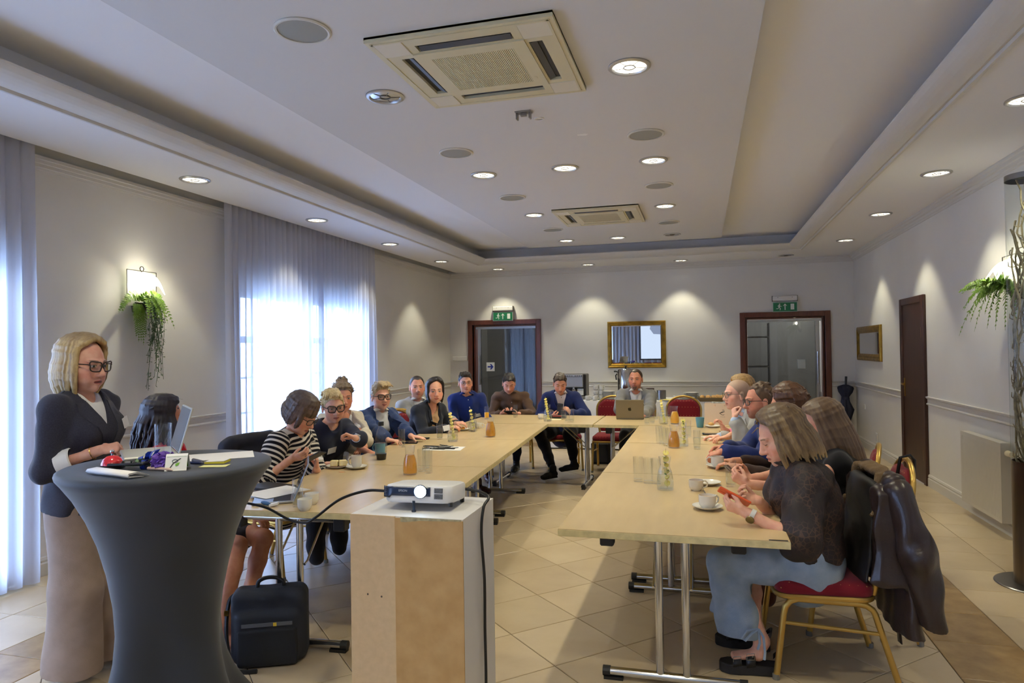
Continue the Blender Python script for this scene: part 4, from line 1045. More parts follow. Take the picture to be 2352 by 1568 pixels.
    if hp.get('wisps'):
        for i in range(hp['wisps']):
            ph = rnd.uniform(-2.6,2.6); p = skull(radians(rnd.uniform(30,80)), ph, .006); d = nrm(p-c0); lock([p, p+d*.012+V3(rnd.gauss(0,.01),rnd.gauss(0,.01),.004), p+d*.02+V3(rnd.gauss(0,.02),rnd.gauss(0,.02),-.01)], .004, .002, .003)
    P, F = f.mesh(h)
    if not SEG: return P, F, np.full(len(P), .5)
    sg = np.array(SEG, np.float32); a_, ab = sg[:,:3], sg[:,3:6]-sg[:,:3]; L2 = (ab*ab).sum(1)+1e-9; rv = np.random.RandomState(5).rand(LK[0]+2); out = np.zeros(len(P))
    for i in range(0, len(P), 1500):
        p = P[i:i+1500].astype(np.float32); t = np.clip((p @ ab.T-(a_*ab).sum(1))/L2, 0, 1)
        d2 = ((p*p).sum(1)[:,None]-2*(p @ a_.T)+(a_*a_).sum(1))-2*t*((p @ ab.T)-(a_*ab).sum(1))+t*t*L2
        out[i:i+1500] = rv[sg[d2.argmin(1),6].astype(int)]
    return P, F, out
def hand_sdf(f, W_, d, n, right, curl=.4, sc=1., spread=0., thumb=.5, flat=False):
    """palm, four unequal bent fingers, thumb from the side of the palm; returns palm centre"""
    d = nrm(d); n = nrm(np.asarray(n,float)-d*np.dot(n,d)); t = np.cross(d,n) if right else np.cross(n,d)   # towards the thumb
    W_ = np.asarray(W_,float); q = sc
    f.ecap(W_, W_+d*.030*q, t, (.024*q,.018*q), (.031*q,.0165*q), .008)
    f.ecap(W_+d*.03*q, W_+d*.080*q, t, (.034*q,.0145*q), (.038*q,.012*q), .006)
    cs = curl if isinstance(curl,(tuple,list)) else (curl,)*4
    for i, (off, L, r) in enumerate(((.029,.070,.0088),(.0098,.079,.0090),(-.0098,.073,.0086),(-.0285,.058,.0076))):
        p = W_+d*(.084-.004*abs(i-1))*q+t*off*q; a = 0.; dd = nrm(d+t*spread*(off/.03))
        ks = (.48,.30,.24)
        for j in range(3):
            a += cs[i]*(1.0,1.15,.8)[j]; v = dd*cos(a)+n*sin(a); e = p+v*L*ks[j]*1.0*q
            f.cap(p, e, r*q*(1-.08*j), r*q*(1-.08*(j+1)), .0035); p = e
    p = W_+d*.026*q+t*.026*q; v = nrm(d*(.62+.25*thumb)+t*(.75-.45*thumb)+n*(.25+.45*thumb))
    f.cap(W_+d*.012*q+t*.012*q, p, .0155*q, .0135*q, .008); e = p+v*.040*q; f.cap(p, e, .0125*q, .0105*q, .005)
    v2 = nrm(v*.9+d*.45+n*.15-t*.15); f.cap(e, e+v2*.030*q, .0105*q, .0082*q, .004)
    return W_+d*.07*q
def ik(S_, W_, pole, l1, l2):
    d = W_-S_; L = np.linalg.norm(d)
    if L > (l1+l2)*.995: k = L/((l1+l2)*.995); l1 *= k; l2 *= k
    dh = d/L; a = (l1*l1-l2*l2+L*L)/(2*L); hh = sqrt(max(0,l1*l1-a*a))
    p = nrm(np.asarray(pole,float)-dh*np.dot(pole,dh)); return S_+dh*a+p*hh

# ------------------------------------------------------------------ eye glasses
def glasses(hd, parent, base, shape, m, th=.0022, lens=(238,242,242), w=.0255, hgt=.0195, tint=0.):
    M = Matrix.Translation([-b for b in base]) @ hd.mat(); mb = MB(); ln = MB()
    for sx in (1,-1):
        pts = []
        for k in range(28):
            a = 2*pi*k/28; ca, sa = cos(a), sin(a)
            if shape == 'round': x, z = w*ca, w*.95*sa
            else:
                e = .55; x = w*math.copysign(abs(ca)**e, ca); z = hgt*math.copysign(abs(sa)**e, sa)
                if shape == 'cat': z += .006*max(0, x/w)*(1 if sa > -.2 else .3); x *= (1.06 if sa > 0 else .93)
            X = sx*(.0325+x); pts.append((X, .104-.35*max(0,abs(X)-.03)-.0, z+.001))
        mb.tube(pts, th, 6, closed=True)
        ln.add(pts, [tuple(range(28))])
        mb.tube([(sx*(.0325+w),.096,.010),(sx*.069,.082,.011),(sx*.079,.02,.009),(sx*.082,-.012,.004),(sx*.081,-.026,-.012)], th*.85, 6)
    mb.tube([(-.0325+w,.104,.004),(0,.1085,.0075),(.0325-w,.104,.004)], th*.9, 6)
    mb.v = [tuple(M @ Vector(v)) for v in mb.v]; ln.v = [tuple(M @ Vector(v)) for v in ln.v]
    g = mb.build('glasses', m, parent, True)
    ln.build('lens', glassmat('spectacle lens %d' % int(tint*100), lens, 1.35, .02, tint, (40,40,48)), g)
from mathutils.bvhtree import BVHTree
# ------------------------------------------------------------------ people
def wrinkle(amp, seed=0, fr=1.):
    r = np.random.RandomState(seed); A = []
    for i in range(5): A.append((nrm(r.randn(3))*r.uniform(16,46)*fr, nrm(r.randn(3))*r.uniform(9,20)*fr, r.uniform(0,6.28,2)))
    def fn(X,Y,Z):
        s = 0
        for k, k2, ph in A: s = s + np.sin(k[0]*X+k[1]*Y+k[2]*Z+ph[0]+1.8*np.sin(k2[0]*X+k2[1]*Y+k2[2]*Z+ph[1]))
        return s*(amp/2.6)
    return fn
def sight(p, a):
    """horizontal direction turned a degrees from facing the room's front towards its right-hand side, seen from the lectern end"""
    t = -nrm([p[0],p[1],0.]); r = V3(-t[1],t[0],0); return t*cos(radians(a))+r*sin(radians(a))
def folds(amp, fr, seed=0):
    w = wrinkle(amp*.7, seed)
    return lambda X,Y,Z: amp*np.sin(fr*X+2.2*np.sin(7*Z+seed)+1.3*np.sin(19*Z))*(.6+.4*np.sin(3*Z+seed))+amp*.5*np.sin(fr*.8*Y+3*np.sin(9*Z))+w(X,Y,Z)
class Person:
    pass
def person(label, pel, fwd, head, look, skin, hair, hairm, wear, arms, legs=None, roll=0., male=True, sc=1., bs=1., h=.005, hh=None, jaw=1., fat=1., mouth=0., bulge=.05, sh=None, twist=0., standing=False, belly=0., bust=None, hs=1.04, neckback=0., bareleg=False, group=None):
    q = Person(); pel = np.asarray(pel,float); head = np.asarray(head,float); f2 = nrm([*fwd,0.]) if isinstance(fwd,tuple) else sight(head, fwd); rt = V3(f2[1],-f2[0],0)
    if len(look) == 2: look = sight(head, look[0])+V3(0,0,look[1])
    base = V3(pel[0],pel[1],0); hd = Head(head, look, roll, sc*hs)
    root = thing('person', label, 'person', tuple(base), 0, group)
    tw = radians(twist); rtu = rt*cos(tw)+f2*sin(tw); fu = f2*cos(tw)-rt*sin(tw)
    ntop = hd.w(0,-.026,-.07); D = head-pel; NB = pel+D*(.745 if not standing else .76)-fu*(.012+neckback); NB = NB*.6+(ntop-nrm(D)*.045)*.4
    c1 = (pel+NB)/2-f2*bulge
    B = lambda t: pel*(1-t)**2+c1*2*t*(1-t)+NB*t*t
    up = nrm(NB-c1)
    sw = (sh or (.166 if male else .146))*sc*bs
    SH = {}
    for s_, nm in ((1,'R'),(-1,'L')): SH[nm] = B(.93)+rtu*s_*sw-up*.028
    bust = (0. if male else 1.) if bust is None else bust
    st = [(-.10,.165,.112),(.0,.170,.125),(.16,.158,.120),(.34,.148,.112),(.60,.160,.120),(.80,.158,.106),(.93,.115,.076)] if male else \
         [(-.10,.172,.112),(.0,.180,.125),(.16,.162,.115),(.36,.132,.102),(.60,.148,.112),(.80,.146,.098),(.93,.105,.070)]
    def torso(f, g, t0=-.1, t1=1.):
        S_ = [x for x in st if t0-.01 <= x[0] <= t1+.01]
        for (ta,wa,da),(tb,wb,db) in zip(S_, S_[1:]):
            la = nrm(rt*(1-max(0,ta))+rtu*max(0,ta)); bl = belly*math.exp(-((ta-.2)/.22)**2); b2 = belly*math.exp(-((tb-.2)/.22)**2)
            pa = B(ta) if ta >= 0 else pel+nrm(pel-B(.12))*.09*sc; pb = B(tb)
            f.ecap(pa+f2*bl*.6, pb+f2*b2*.6, la, ((wa+bl*.4)*sc*bs+g,(da+bl*.5)*sc*bs+g), ((wb+b2*.4)*sc*bs+g,(db+b2*.5)*sc*bs+g), .035)
        if bust and t1 > .6:
            for s_ in (1,-1): f.ell(B(.66)+rtu*s_*.072*sc*bs+fu*.078*sc*bs, V3(1,1,1)*(.062*sc*bs+g), None, .04)
        if t1 > .9:
            for nm in ('R','L'):
                f.cap(NB-up*.035*sc, SH[nm]+up*.01, .046*sc+g, .042*sc*bs+g, .03); f.cap(SH[nm], SH[nm]-up*.05*sc, .050*sc*bs+g*.9, .046*sc*bs+g*.9, .03)
    AR = {}
    for nm in ('R','L'):
        a = arms.get(nm)
        if not a: continue
        w = np.asarray(a['w'],float); el = ik(SH[nm], w, a.get('pole', -up*.6-fu*.5+rtu*(.5 if nm == 'R' else -.5)), .285*sc, .25*sc); AR[nm] = (SH[nm], el, w, a)
    def arm(f, nm, g, upto, ga=0., k=.02):
        """upto: 0..1 upper arm, 1..2 forearm"""
        s_, e, w, a = AR[nm]; m = (1. if male else .88)*sc*(.5+.5*bs)
        if upto <= 1: p = s_+(e-s_)*upto; f.cap(s_, p, .045*m+g, (.045-.008*upto)*m+g+ga, k); return
        f.cap(s_, e, .045*m+g, .036*m+g, k); u = upto-1; p = e+(w-e)*u
        f.cap(e, e+(w-e)*min(u,.35), .036*m+g, (.038-.003*(u > .35))*m+g, k)
        if u > .35: f.cap(e+(w-e)*.35, p, .0355*m+g, (.0355-.0115*(u-.35)/.65)*m+g+ga, k)
    # legs
    LG = {}
    for s_, nm in ((1,'R'),(-1,'L')):
        l = (legs or {}).get(nm, {}); hp_ = pel+rt*s_*.085*sc*bs-V3(0,0,.01)
        if standing: kn = hp_+V3(0,0,-.42*sc)+f2*.02+rt*s_*.01; an = kn+V3(0,0,-.40*sc)-f2*.02
        else:
            kn = hp_+f2*.43*sc+rt*s_*.03+V3(0,0,.0); an = V3(kn[0],kn[1],.10)-f2*.05
        kn = np.asarray(l.get('k', kn),float); an = np.asarray(l.get('a', an),float); LG[nm] = (hp_, kn, an, nrm(np.asarray(l.get('toe', f2),float)))
    def leg(f, nm, g, u0=0., u1=2., fl=0., k=.02):
        hp_, kn, an, toe = LG[nm]; m = sc*(.6+.4*bs)
        P = lambda u: hp_+(kn-hp_)*u if u <= 1 else kn+(an-kn)*(u-1)
        cf = nrm(np.cross(np.cross(toe, an-kn), an-kn))  # backwards of the shin
        if np.dot(cf, toe) > 0: cf = -cf
        rr = [(0,.083),(.5,.074),(1.,.054),(1.3,.052),(1.65,.043),(2.,.035)]
        prev = None
        for u, r in rr:
            if u < u0-.01: continue
            uu = min(u,u1); p = P(uu)+(cf*.012 if 1.1 < uu < 1.7 else 0); rad = r*m+g+fl*max(0,(uu-1.))
            if prev is not None and uu > prev[2]: f.cap(prev[0], p, prev[1], rad, k)
            prev = (p, rad, uu)
            if u >= u1: break
    # ---- body
    f = SDF(); head_sdf(f, hd, male, jaw, fat, mouth)
    nr = (.054 if male else .045)*sc*fat; f.cap(ntop+hd.R[2]*.01, NB-up*.02, nr, nr*1.12, .02)
    torso(f, -.014)
    for nm in AR:
        arm(f, nm, -.002 if AR[nm][3].get('bare') else -.007, 2.)
        s_, e, w, a = AR[nm]; hdv = nrm(a.get('hd', w-e)); f.cap(e+(w-e)*.8, w, .029*sc*(1 if male else .88), .026*sc*(1 if male else .88), .012)
        a['palm'] = hand_sdf(f, w, hdv, a['n'], nm == 'R', a.get('curl',.4), sc*(1.0 if male else .92), a.get('spread',0.), a.get('thumb',.5))
    if bareleg:
        for nm in LG: leg(f, nm, -.004, 0., 2.); _,kn,an,toe = LG[nm]; f.cap(an, an-V3(0,0,.06)+toe*.02, .034*sc, .03*sc, .02); f.ecap(an+toe*.02-V3(0,0,.062), an+toe*.13-V3(0,0,.078), np.cross(toe,V3(0,0,1)), (.033*sc,.026*sc), (.040*sc,.013*sc), .02)
    P, F = f.mesh(h)
    hco = hd.loc(P); body = npmesh('body', P, F, skin, root, base, {'hco': hco})
    # ---- hair
    if hair:
        P, F, lk = hair_mesh(hd, hair, hh or h*.85); npmesh('hair', P, F, hairm, root, base, {'hco': hd.loc(P), 'lk': lk})
    # ---- clothes
    for g in wear:
        kind = g['t']; f = SDF(); th = g.get('th', .008)
        if kind in ('top','jacket','shirt'):
            torso(f, th, g.get('hem',-.1), 1.)
            if g.get('skirt'):   # jacket tails over the hips
                f.ecap(B(.12), pel-V3(0,0,g['skirt']), rt, (.172*sc*bs+th,.13*sc*bs+th), (.195*sc*bs+th,.15*sc*bs+th), .04)
            if g.get('lap'):
                for nm in LG: f.cap(LG[nm][0], LG[nm][0]+(LG[nm][1]-LG[nm][0])*g['lap'], .098*sc, .09*sc, .05)
            for nm in AR:
                if g.get('sleeve',0) > 0: arm(f, nm, th+g.get('loose',0.), g['sleeve'], g.get('flare',0.), .022)
            if g.get('cutz'): f.raw(lambda X,Y,Z: g['cutz']+.012*np.sin(14*X)-Z+0*Y)
            nk, dp = g.get('neck', (.060,0.)); o = NB+up*.06
            f.cap(NB+up*.012, NB+up*.14, nk*sc, nk*1.15*sc, .008, 's')
            if dp: f.cap(NB+up*.03+fu*.035, NB-up*dp+fu*.10, nk*sc*.9, nk*sc*.55, .01, 's')
            if g.get('v'):
                vd, vw, vo = g['v'], g.get('vw',.062)*sc, NB+up*.03
                def wedge(X,Y,Z):
                    x,y,z = X-vo[0],Y-vo[1],Z-vo[2]; u = x*rtu[0]+y*rtu[1]+z*rtu[2]; v = x*fu[0]+y*fu[1]+z*fu[2]; w = x*up[0]+y*up[1]+z*up[2]
                    return np.maximum(np.abs(u)-vw*np.clip(1+w/vd,-.3,1.15), .02-v)
                f.raw(wedge, np.minimum(vo,vo-up*vd)-.22, np.maximum(vo,vo-up*vd)+.22, .004, 's')
            am = g.get('wr', .004)*1.15
            P, F = f.mesh(g.get('h', max(.006,h*1.5)), wrinkle(am, len(label)*7+len(kind), 1.5))
            at = {}
            if g.get('stripe'):
                sv = (P-pel)@nrm(NB-pel); lat = np.abs((P-pel)@rt)
                for nm in AR:
                    s_, e, w, a = AR[nm]; d1 = e-s_; t = np.clip(((P-s_)@d1)/(d1@d1),-1,1); dist = np.linalg.norm(P-(s_+np.clip(t,0,1)[:,None]*d1),axis=1)
                    side = (P-B(.9))@rtu*(1 if nm == 'R' else -1); mk = (side > sw*.90)&(dist < .15)|((t > .25)&(dist < .085*sc)&(side > sw*.55))
                    d2 = w-e; t2 = np.clip(((P-e)@d2)/(d2@d2),0,1); dist2 = np.linalg.norm(P-(e+t2[:,None]*d2),axis=1); mk = mk|((dist2 < .085*sc)&(t2 > .02)&(side > sw*.3)); sv[mk] = (t*np.linalg.norm(d1)+np.where(t > .97,t2,0)*np.linalg.norm(d2))[mk]
                at['st'] = sv
            o = npmesh(g.get('name', {'top':'top','jacket':'jacket','shirt':'shirt'}[kind]), P, F, g['m'], root, base, at)
            lm = g.get('lm', g['m']); mb = MB()
            tree = BVHTree.FromPolygons([tuple(v) for v in P], [tuple(q_) for q_ in F.tolist()]) if any(g.get(k_) for k_ in ('lapel','buttons','badge')) else None
            def surf(u, w):   # point on the garment front, found by a probe ray
                wv = max(-.62, w); t = max(0.02, min(.97, 1+wv/np.linalg.norm(NB-pel))); o_ = B(t)+rtu*u+fu*.45
                hit = tree.ray_cast(Vector(o_), Vector(-fu), .55)
                if hit[0] is not None and np.dot(np.array(hit[0])-B(t), fu) > .03: return np.array(hit[0])+fu*.002-np.asarray(base)
                return surf0(u, w)
            def surf0(u, w):
                wv = max(-.60, w); t = max(0.02, min(.97, 1+wv/np.linalg.norm(NB-pel))); wd = np.interp(t,[x[0] for x in st],[x[2] for x in st])*sc*bs+th; ww = np.interp(t,[x[0] for x in st],[x[1] for x in st])*sc*bs+th
                k = sqrt(max(.05,1-(u/ww)**2)); bb = bust*.045*math.exp(-((t-.66)/.15)**2)*sc
                return B(t)+rtu*u+fu*(wd*k+.004+bb*.8)-np.asarray(base)
            if g.get('lapel'):
                vd, vw = g['v'], g.get('vw',.062)*sc; lw = g['lapel']
                for s_ in (1,-1):
                    L = []
                    for i in range(9):
                        w = -.0-vd*.97*i/8+.0; u = s_*vw*max(.02,(1+(w-.03)/vd)); wl = lw*sin(pi*min(1,(i/8)*.75+.25))**.8*(1.15 if i in (2,3) else 1.)
                        if i == 8: wl = .004
                        if i == 0: a, b = NB+up*.035+rtu*s_*nk*.95*sc-fu*.01-base, NB+up*.015+rtu*s_*(nk*.95*sc+lw*.8)-fu*.005-base
                        else: a, b = surf(u+s_*.006, w), surf(u+s_*(wl+.004), w-.01)
                        L.append((a+fu*.006, b+fu*.007, a+fu*.001, b+fu*.0005))
                    n0 = len(mb.v)
                    for r in L: mb.v += [tuple(v) for v in r]
                    for i in range(8):
                        a = n0+4*i; fs = [(a,a+1,a+5,a+4),(a+1,a+3,a+7,a+5),(a+2,a,a+4,a+6)]; mb.f += fs if s_ > 0 else [x[::-1] for x in fs]
                pts = [NB+up*.035+rtu*x*nk*1.0*sc*cc-fu*yy*nk*sc-base for x, yy, cc in [(1,.1,1),(.8,.75,1),(.4,1.05,1),(0,1.15,1),(-.4,1.05,1),(-.8,.75,1),(-1,.1,1)]]
                mb.tube(pts, [.013]*7, 8)
                mb.build('lapel', lm, o, True)
            if g.get('collar'):
                mb = MB(); c = g['collar']; r0 = nk*sc
                for s_ in (1,-1):
                    L = []
                    for i in range(8):
                        u = i/7; a = pi*(1-u)*.98+.02; x = sin(a)*r0*1.02; y = -cos(a)*0+cos(a)*(-1)*0
                        pt = NB+rtu*s_*r0*1.03*sin(pi*(1-u)*.86+.06)+fu*(r0*1.06*-cos(pi*(1-u)))*1.0+up*(.045-.030*u*u)
                        ou = nrm(rtu*s_*sin(pi*(1-u)*.8+.2)+fu*(-cos(pi*(1-u)))); L.append((pt-base, pt+ou*(.020+.012*u)*1.0-up*(c*(.75+.6*u))+rtu*s_*(.022*u)-base))
                    n0 = len(mb.v)
                    for r in L: mb.v += [tuple(v) for v in r]
                    mb.f += [(n0+2*i,n0+2*i+1,n0+2*i+3,n0+2*i+2)[::s_] for i in range(7)]
                oc = mb.build('collar', g.get('cm', g['m']), o, True, 180); solidify(oc, .005, 1)
            if g.get('buttons'):
                mb = MB(); bm_, n_, w0, w1 = g['buttons']
                for i in range(n_):
                    c_ = surf(0, w0+(w1-w0)*i/max(1,n_-1)); mb.sphere(tuple(c_), .0055, 8, 6)
                mb.build('button', bm_, o, True)
            if g.get('badge'):
                u, w, sx, sz, words = g['badge'][:5]; c_ = surf(u, w); e1 = surf(u+.02,w)-surf(u-.02,w); e2 = surf(u,w+.02)-surf(u,w-.02); e1 = nrm(e1); e2 = nrm(e2-e1*(e1@e2)); n_ = np.cross(e1,e2)
                if n_@fu < 0: e1, n_ = -e1, -n_
                tl = radians(g['badge'][5]) if len(g['badge']) > 5 else 0
                e1, e2 = e1*cos(tl)+e2*sin(tl), e2*cos(tl)-e1*sin(tl)
                M = Matrix(((e1[0],e2[0],n_[0],c_[0]+n_[0]*.006),(e1[1],e2[1],n_[1],c_[1]+n_[1]*.006),(e1[2],e2[2],n_[2],c_[2]+n_[2]*.006),(0,0,0,1)))
                mb = MB(); mb.box((-sx/2,-sz/2,-.002),(sx/2,sz/2,0), M); bo = mb.build('name_badge', g['badge'][6] if len(g['badge']) > 6 else mat('badge card',(226,226,228),.6), o)
                if words: text('badge_text', words, sz*.42, M @ T(0,0,.0008), mat('badge ink',(40,40,46),.7), bo)
        elif kind in ('trousers','skirt','jeans'):
            g0 = th
            f.ecap(pel-V3(0,0,.02)-rt*.03, pel-V3(0,0,.02)+rt*.03, rt, (.150*sc*bs+th,.135*sc*bs+th), (.150*sc*bs+th,.135*sc*bs+th), .03) if not standing else torso(f, th, -.1, .17)
            if not standing: torso(f, th, -.1, .17)
            if standing and g.get('wide'):
                for s_, nm in ((1,'R'),(-1,'L')):
                    hp_,kn,an,toe = LG[nm]; f.ecap(hp_-V3(0,0,.02), kn, rt, (.095*sc*bs,.115*sc*bs), (.095*sc,.115*sc), .03); f.ecap(kn, an+V3(0,0,.0), rt, (.095*sc,.115*sc), (.105*sc,.145*sc), .03)
                f.raw(lambda X,Y,Z: .055-Z+0*X+0*Y)
            else:
                keep = dict(LG)
                for nm in g.get('hang',{}): LG[nm] = (LG[nm][0],LG[nm][1],np.asarray(g['hang'][nm],float),LG[nm][3])
                for nm in LG: leg(f, nm, th, 0., g.get('to',1.86), g.get('flare',0.), g.get('k',.03))
                LG.update(keep)
                if g.get('cut0'): f.raw(lambda X,Y,Z: g['cut0']+.008*np.sin(20*X)-Z+0*Y)
                if kind == 'skirt': f.ecap((LG['R'][0]+LG['L'][0])/2, LG['R'][0]*.5*(1-g['to'])+LG['L'][0]*.5*(1-g['to'])+(LG['R'][1]+LG['L'][1])*.5*g['to'], rt, (.18*sc,.10*sc), (.15*sc,.085*sc), .04)
            P, F = f.mesh(max(.007,h*1.6), wrinkle(g.get('wr',.004), len(label)*5, g.get('wf',1.)))
            o = npmesh(g.get('name', kind), P, F, g['m'], root, base)
            if g.get('belt'): pass
        elif kind == 'shoes':
            for nm in LG:
                hp_,kn,an,toe = LG[nm]; f = SDF(); z0 = an-V3(0,0,.055); sd_ = nrm(np.cross(toe,V3(0,0,1))); pitch = V3(0,0,g.get('dz',{}).get(nm,0.)) ; tt = nrm(toe+pitch)
                f.cap(an+V3(0,0,.02), z0, .043*sc, .042*sc, .02); f.ecap(z0-tt*.03, z0+tt*.10-V3(0,0,.005), sd_, (.036*sc,.038*sc), (.044*sc,.030*sc), .02); f.ecap(z0+tt*.09-V3(0,0,.008), z0+tt*.175-V3(0,0,.012), sd_, (.044*sc,.029*sc), (.030*sc,.021*sc), .02)
                f.ecap(z0-tt*.045-V3(0,0,.036), z0+tt*.165-V3(0,0,.036), sd_, (.037*sc,.011), (.040*sc,.009), .004)
                P, F = f.mesh(.006); npmesh('shoe', P, F, g['m'], root, base)
    q.f2 = f2; q.root, q.hd, q.AR, q.LG, q.NB, q.B, q.base, q.up, q.fu, q.rt, q.SH = root, hd, AR, LG, NB, B, base, up, fu, rtu, SH
    return q
def watch(q, nm, m_strap, m_face, back=.03, r=.033, wide=.010, name='wrist_watch', facer=.02):
    s_, e, w, a = q.AR[nm]; d = nrm(w-e); c = w-d*back-q.base; t = nrm(np.cross(d, a['n'])); n = -nrm(np.asarray(a['n'],float)-d*np.dot(a['n'],d)); mb = MB()
    ring = lambda off, rr: [tuple(c+d*off+(t*cos(x)+n*sin(x)*.85)*rr) for x in [2*pi*k/20 for k in range(20)]]
    A, B_, C_, D_ = ring(-wide,r), ring(wide,r), ring(wide,r+.0035), ring(-wide,r+.0035); n0 = 0
    mb.v += A+B_+C_+D_
    for i in range(20):
        j = (i+1)%20
        for x, y in ((0,1),(1,2),(2,3),(3,0)): mb.f.append((x*20+i, x*20+j, y*20+j, y*20+i))
    o = mb.build(name, m_strap, q.root, True)
    mb = MB(); cc = c+n*(r*.85+.004); zx = nrm(np.cross(d, n)); M = Matrix(((zx[0],d[0],n[0],cc[0]),(zx[1],d[1],n[1],cc[1]),(zx[2],d[2],n[2],cc[2]),(0,0,0,1))); mb.lathe([(facer,-.004),(facer,.003),(facer*.85,.005),(0.0001,.005)], 20, M); mb.build('watch_face', m_face, o, True)
def phone(name_label, c, d, n, m_case, m_glass, group=None, L=.150, w=.073, t=.009):
    """a phone with long side along d and screen normal n"""
    d = nrm(d); n = nrm(np.asarray(n,float)-d*np.dot(n,d)); x = np.cross(d,n)
    o = thing('phone', name_label, 'phone', tuple(c), 0, group)
    M = Matrix(((x[0],d[0],n[0],0),(x[1],d[1],n[1],0),(x[2],d[2],n[2],0),(0,0,0,1)))
    mb = MB(); mb.box((-w/2,-L/2,-t/2),(w/2,L/2,t/2), M, .003); mb.build('case', m_case, o)
    mb = MB(); mb.box((-w/2+.004,-L/2+.004,t/2-.0005),(w/2-.004,L/2-.004,t/2+.0008), M); mb.build('display', m_glass, o)
    mb = MB(); mb.box((w/2-.034,L/2-.038,-t/2-.002),(w/2-.008,L/2-.010,-t/2+.0005), M, .001); mb.build('camera_bump', m_case, o)
    return o
# ------------------------------------------------------------------ folding tables
TOPM = mat('maple laminate', (206,181,136), .26, 0, .45, noise=.045, nscale=2.2, stretch=(5,1,5))
EDGE = mat('worn maple edge', (206,190,140), .6, noise=.12, nscale=30)
def table(cx, cy, L, Wd, rz, label, off0=.17, off1=.12, lx=0., group='folding tables set in a horseshoe'):
    """local: y along the table, x across"""
    t = thing('folding_table', label, 'table', (cx,cy,0), rz, group)
    mb = MB(); mb.box((-Wd/2+.001,-L/2+.001,TZ-.003),(Wd/2-.001,L/2-.001,TZ)); mb.build('tabletop', TOPM, t)
    mb = MB(); mb.box((-Wd/2,-L/2,TZ-.033),(Wd/2,L/2,TZ-.003)); bevel(mb.build('edge_band', EDGE, t), .002)
    lw = .29
    for s_, off in ((-1,off0),(1,off1)):
        y = s_*(L/2-off); c = lx if s_ < 0 else 0.
        for x in (-.06,.06):
            mb = MB(); mb.tube([(c+x,y,.05),(c+x,y,TZ-.06)], .0185, 14); mb.build('leg', CHROME, t, True)
        mb = MB(); mb.tube([(c-lw,y,.034),(c+lw,y,.034)], .02, 14); fb = mb.build('foot_bar', CHROME, t, True)
        for x in (-1,1):
            mb = MB(); mb.tube([(c+x*lw,y,.034),(c+x*(lw+.035),y,.034)], .0235, 12); mb.box((c+min(x*(lw-.06),x*(lw+.03)),y-.02,.0),(c+max(x*(lw-.06),x*(lw+.03)),y+.02,.014)); mb.build('end_cap', BLACKP, fb)
        mb = MB(); mb.tube([(c-.27,y,TZ-.058),(c+.27,y,TZ-.058)], .017, 12); rl = mb.build('top_rail', CHROME, t, True)
        for x in (-1,1):
            mb = MB(); mb.box((c+x*.295-.032,y-.03,TZ-.115),(c+x*.295+.032,y+.035,TZ-.034), None, .006); mb.build('bracket', BLACKP, rl)
        for x in (-.085,.085):
            mb = MB(); mb.tube([(c+x,y,TZ-.30),(c+x,y-s_*.03,TZ-.29),(c+x,y-s_*.30,TZ-.05)], .0065, 8); mb.build('brace', CHROME, t, True)
    return t
dirx = -.068; ang = math.atan(-dirx)
def ltab(y0, y1, label, **k):
    yc = (y0+y1)/2; xin = -1.345+dirx*(yc-3.1); table(xin-.565, yc, (y1-y0)-.003, 1.13, ang, label, **k)
ltab(3.085, 4.50, 'folding table with cups and open laptop, nearest the projector stand', off0=.10, lx=-.2)
ltab(4.50, 5.945, 'folding table with the blue bottle and pens, between the laptop and far tables')
ltab(5.945, 7.27, 'folding table with lemon carafe and cake plate, near the far corner')
table(-.148, 3.765, 1.45, .985, 0, 'folding table with two coffee cups, nearest the woman in jeans', off0=.20, off1=.06)
table(-.148, 5.222, 1.45, .985, 0, 'folding table with the mint carafe, between the two others by the navy sweater man', off0=.12, off1=.1)
table(-.150, 6.62, 1.325, .985, 0, 'folding table with blue cup and paper bag, next to the laptop table', off0=.12, off1=.1)
table(-1.873, 7.80, 1.465, .985, pi/2, 'folding table across the far end, in front of man in brown shirt', off0=.14, off1=.3)
table(-.395, 7.80, 1.465, .985, pi/2, 'folding table across the far end carrying the grey laptop', off0=.3, off1=.14)
# black tape on the worn corner of the nearest table
mb = MB(); mb.box((.26,3.043,TZ+.0003),(.335,3.058,TZ+.0012)); tag(mb.build('tape_strip', BLACKP), 'short black tape strip on the table corner by the jeans woman', 'tape')

# ------------------------------------------------------------------ banquet chairs
m, nt, b = nt_new('burgundy dotted cloth'); Ex.nt = nt
vo = nt.nodes.new('ShaderNodeTexVoronoi'); vo.inputs['Scale'].default_value = 38; vo.inputs['Randomness'].default_value = .0
tc = nt.nodes.new('ShaderNodeTexCoord'); mp = nt.nodes.new('ShaderNodeMapping'); mp.inputs['Rotation'].default_value = (0.0,0,pi/4); nt.links.new(tc.outputs['Object'], mp.inputs[0]); nt.links.new(mp.outputs[0], vo.inputs['Vector'])
c = mixc(nt, 1-Ex(vo.outputs['Distance']).step(.10,.16), (122,20,34), (196,150,88)); nt.links.new(c, b.inputs['Base Color']); b.inputs['Roughness'].default_value = .8; b.inputs['Sheen Weight'].default_value = .2; b.inputs['Specular IOR Level'].default_value = .2
BURG = m
GOLD = mat('gold tube paint', (196,160,84), .34, .75)
def round_rect(w, h_, r, n=6):
    out = []
    for cx, cy, a0 in ((w-r,h_-r,0),(-w+r,h_-r,pi/2),(-w+r,-h_+r,pi),(w-r,-h_+r,1.5*pi)):
        for i in range(n+1): a = a0+pi/2*i/n; out.append((cx+r*cos(a), cy+r*sin(a)))
    return out
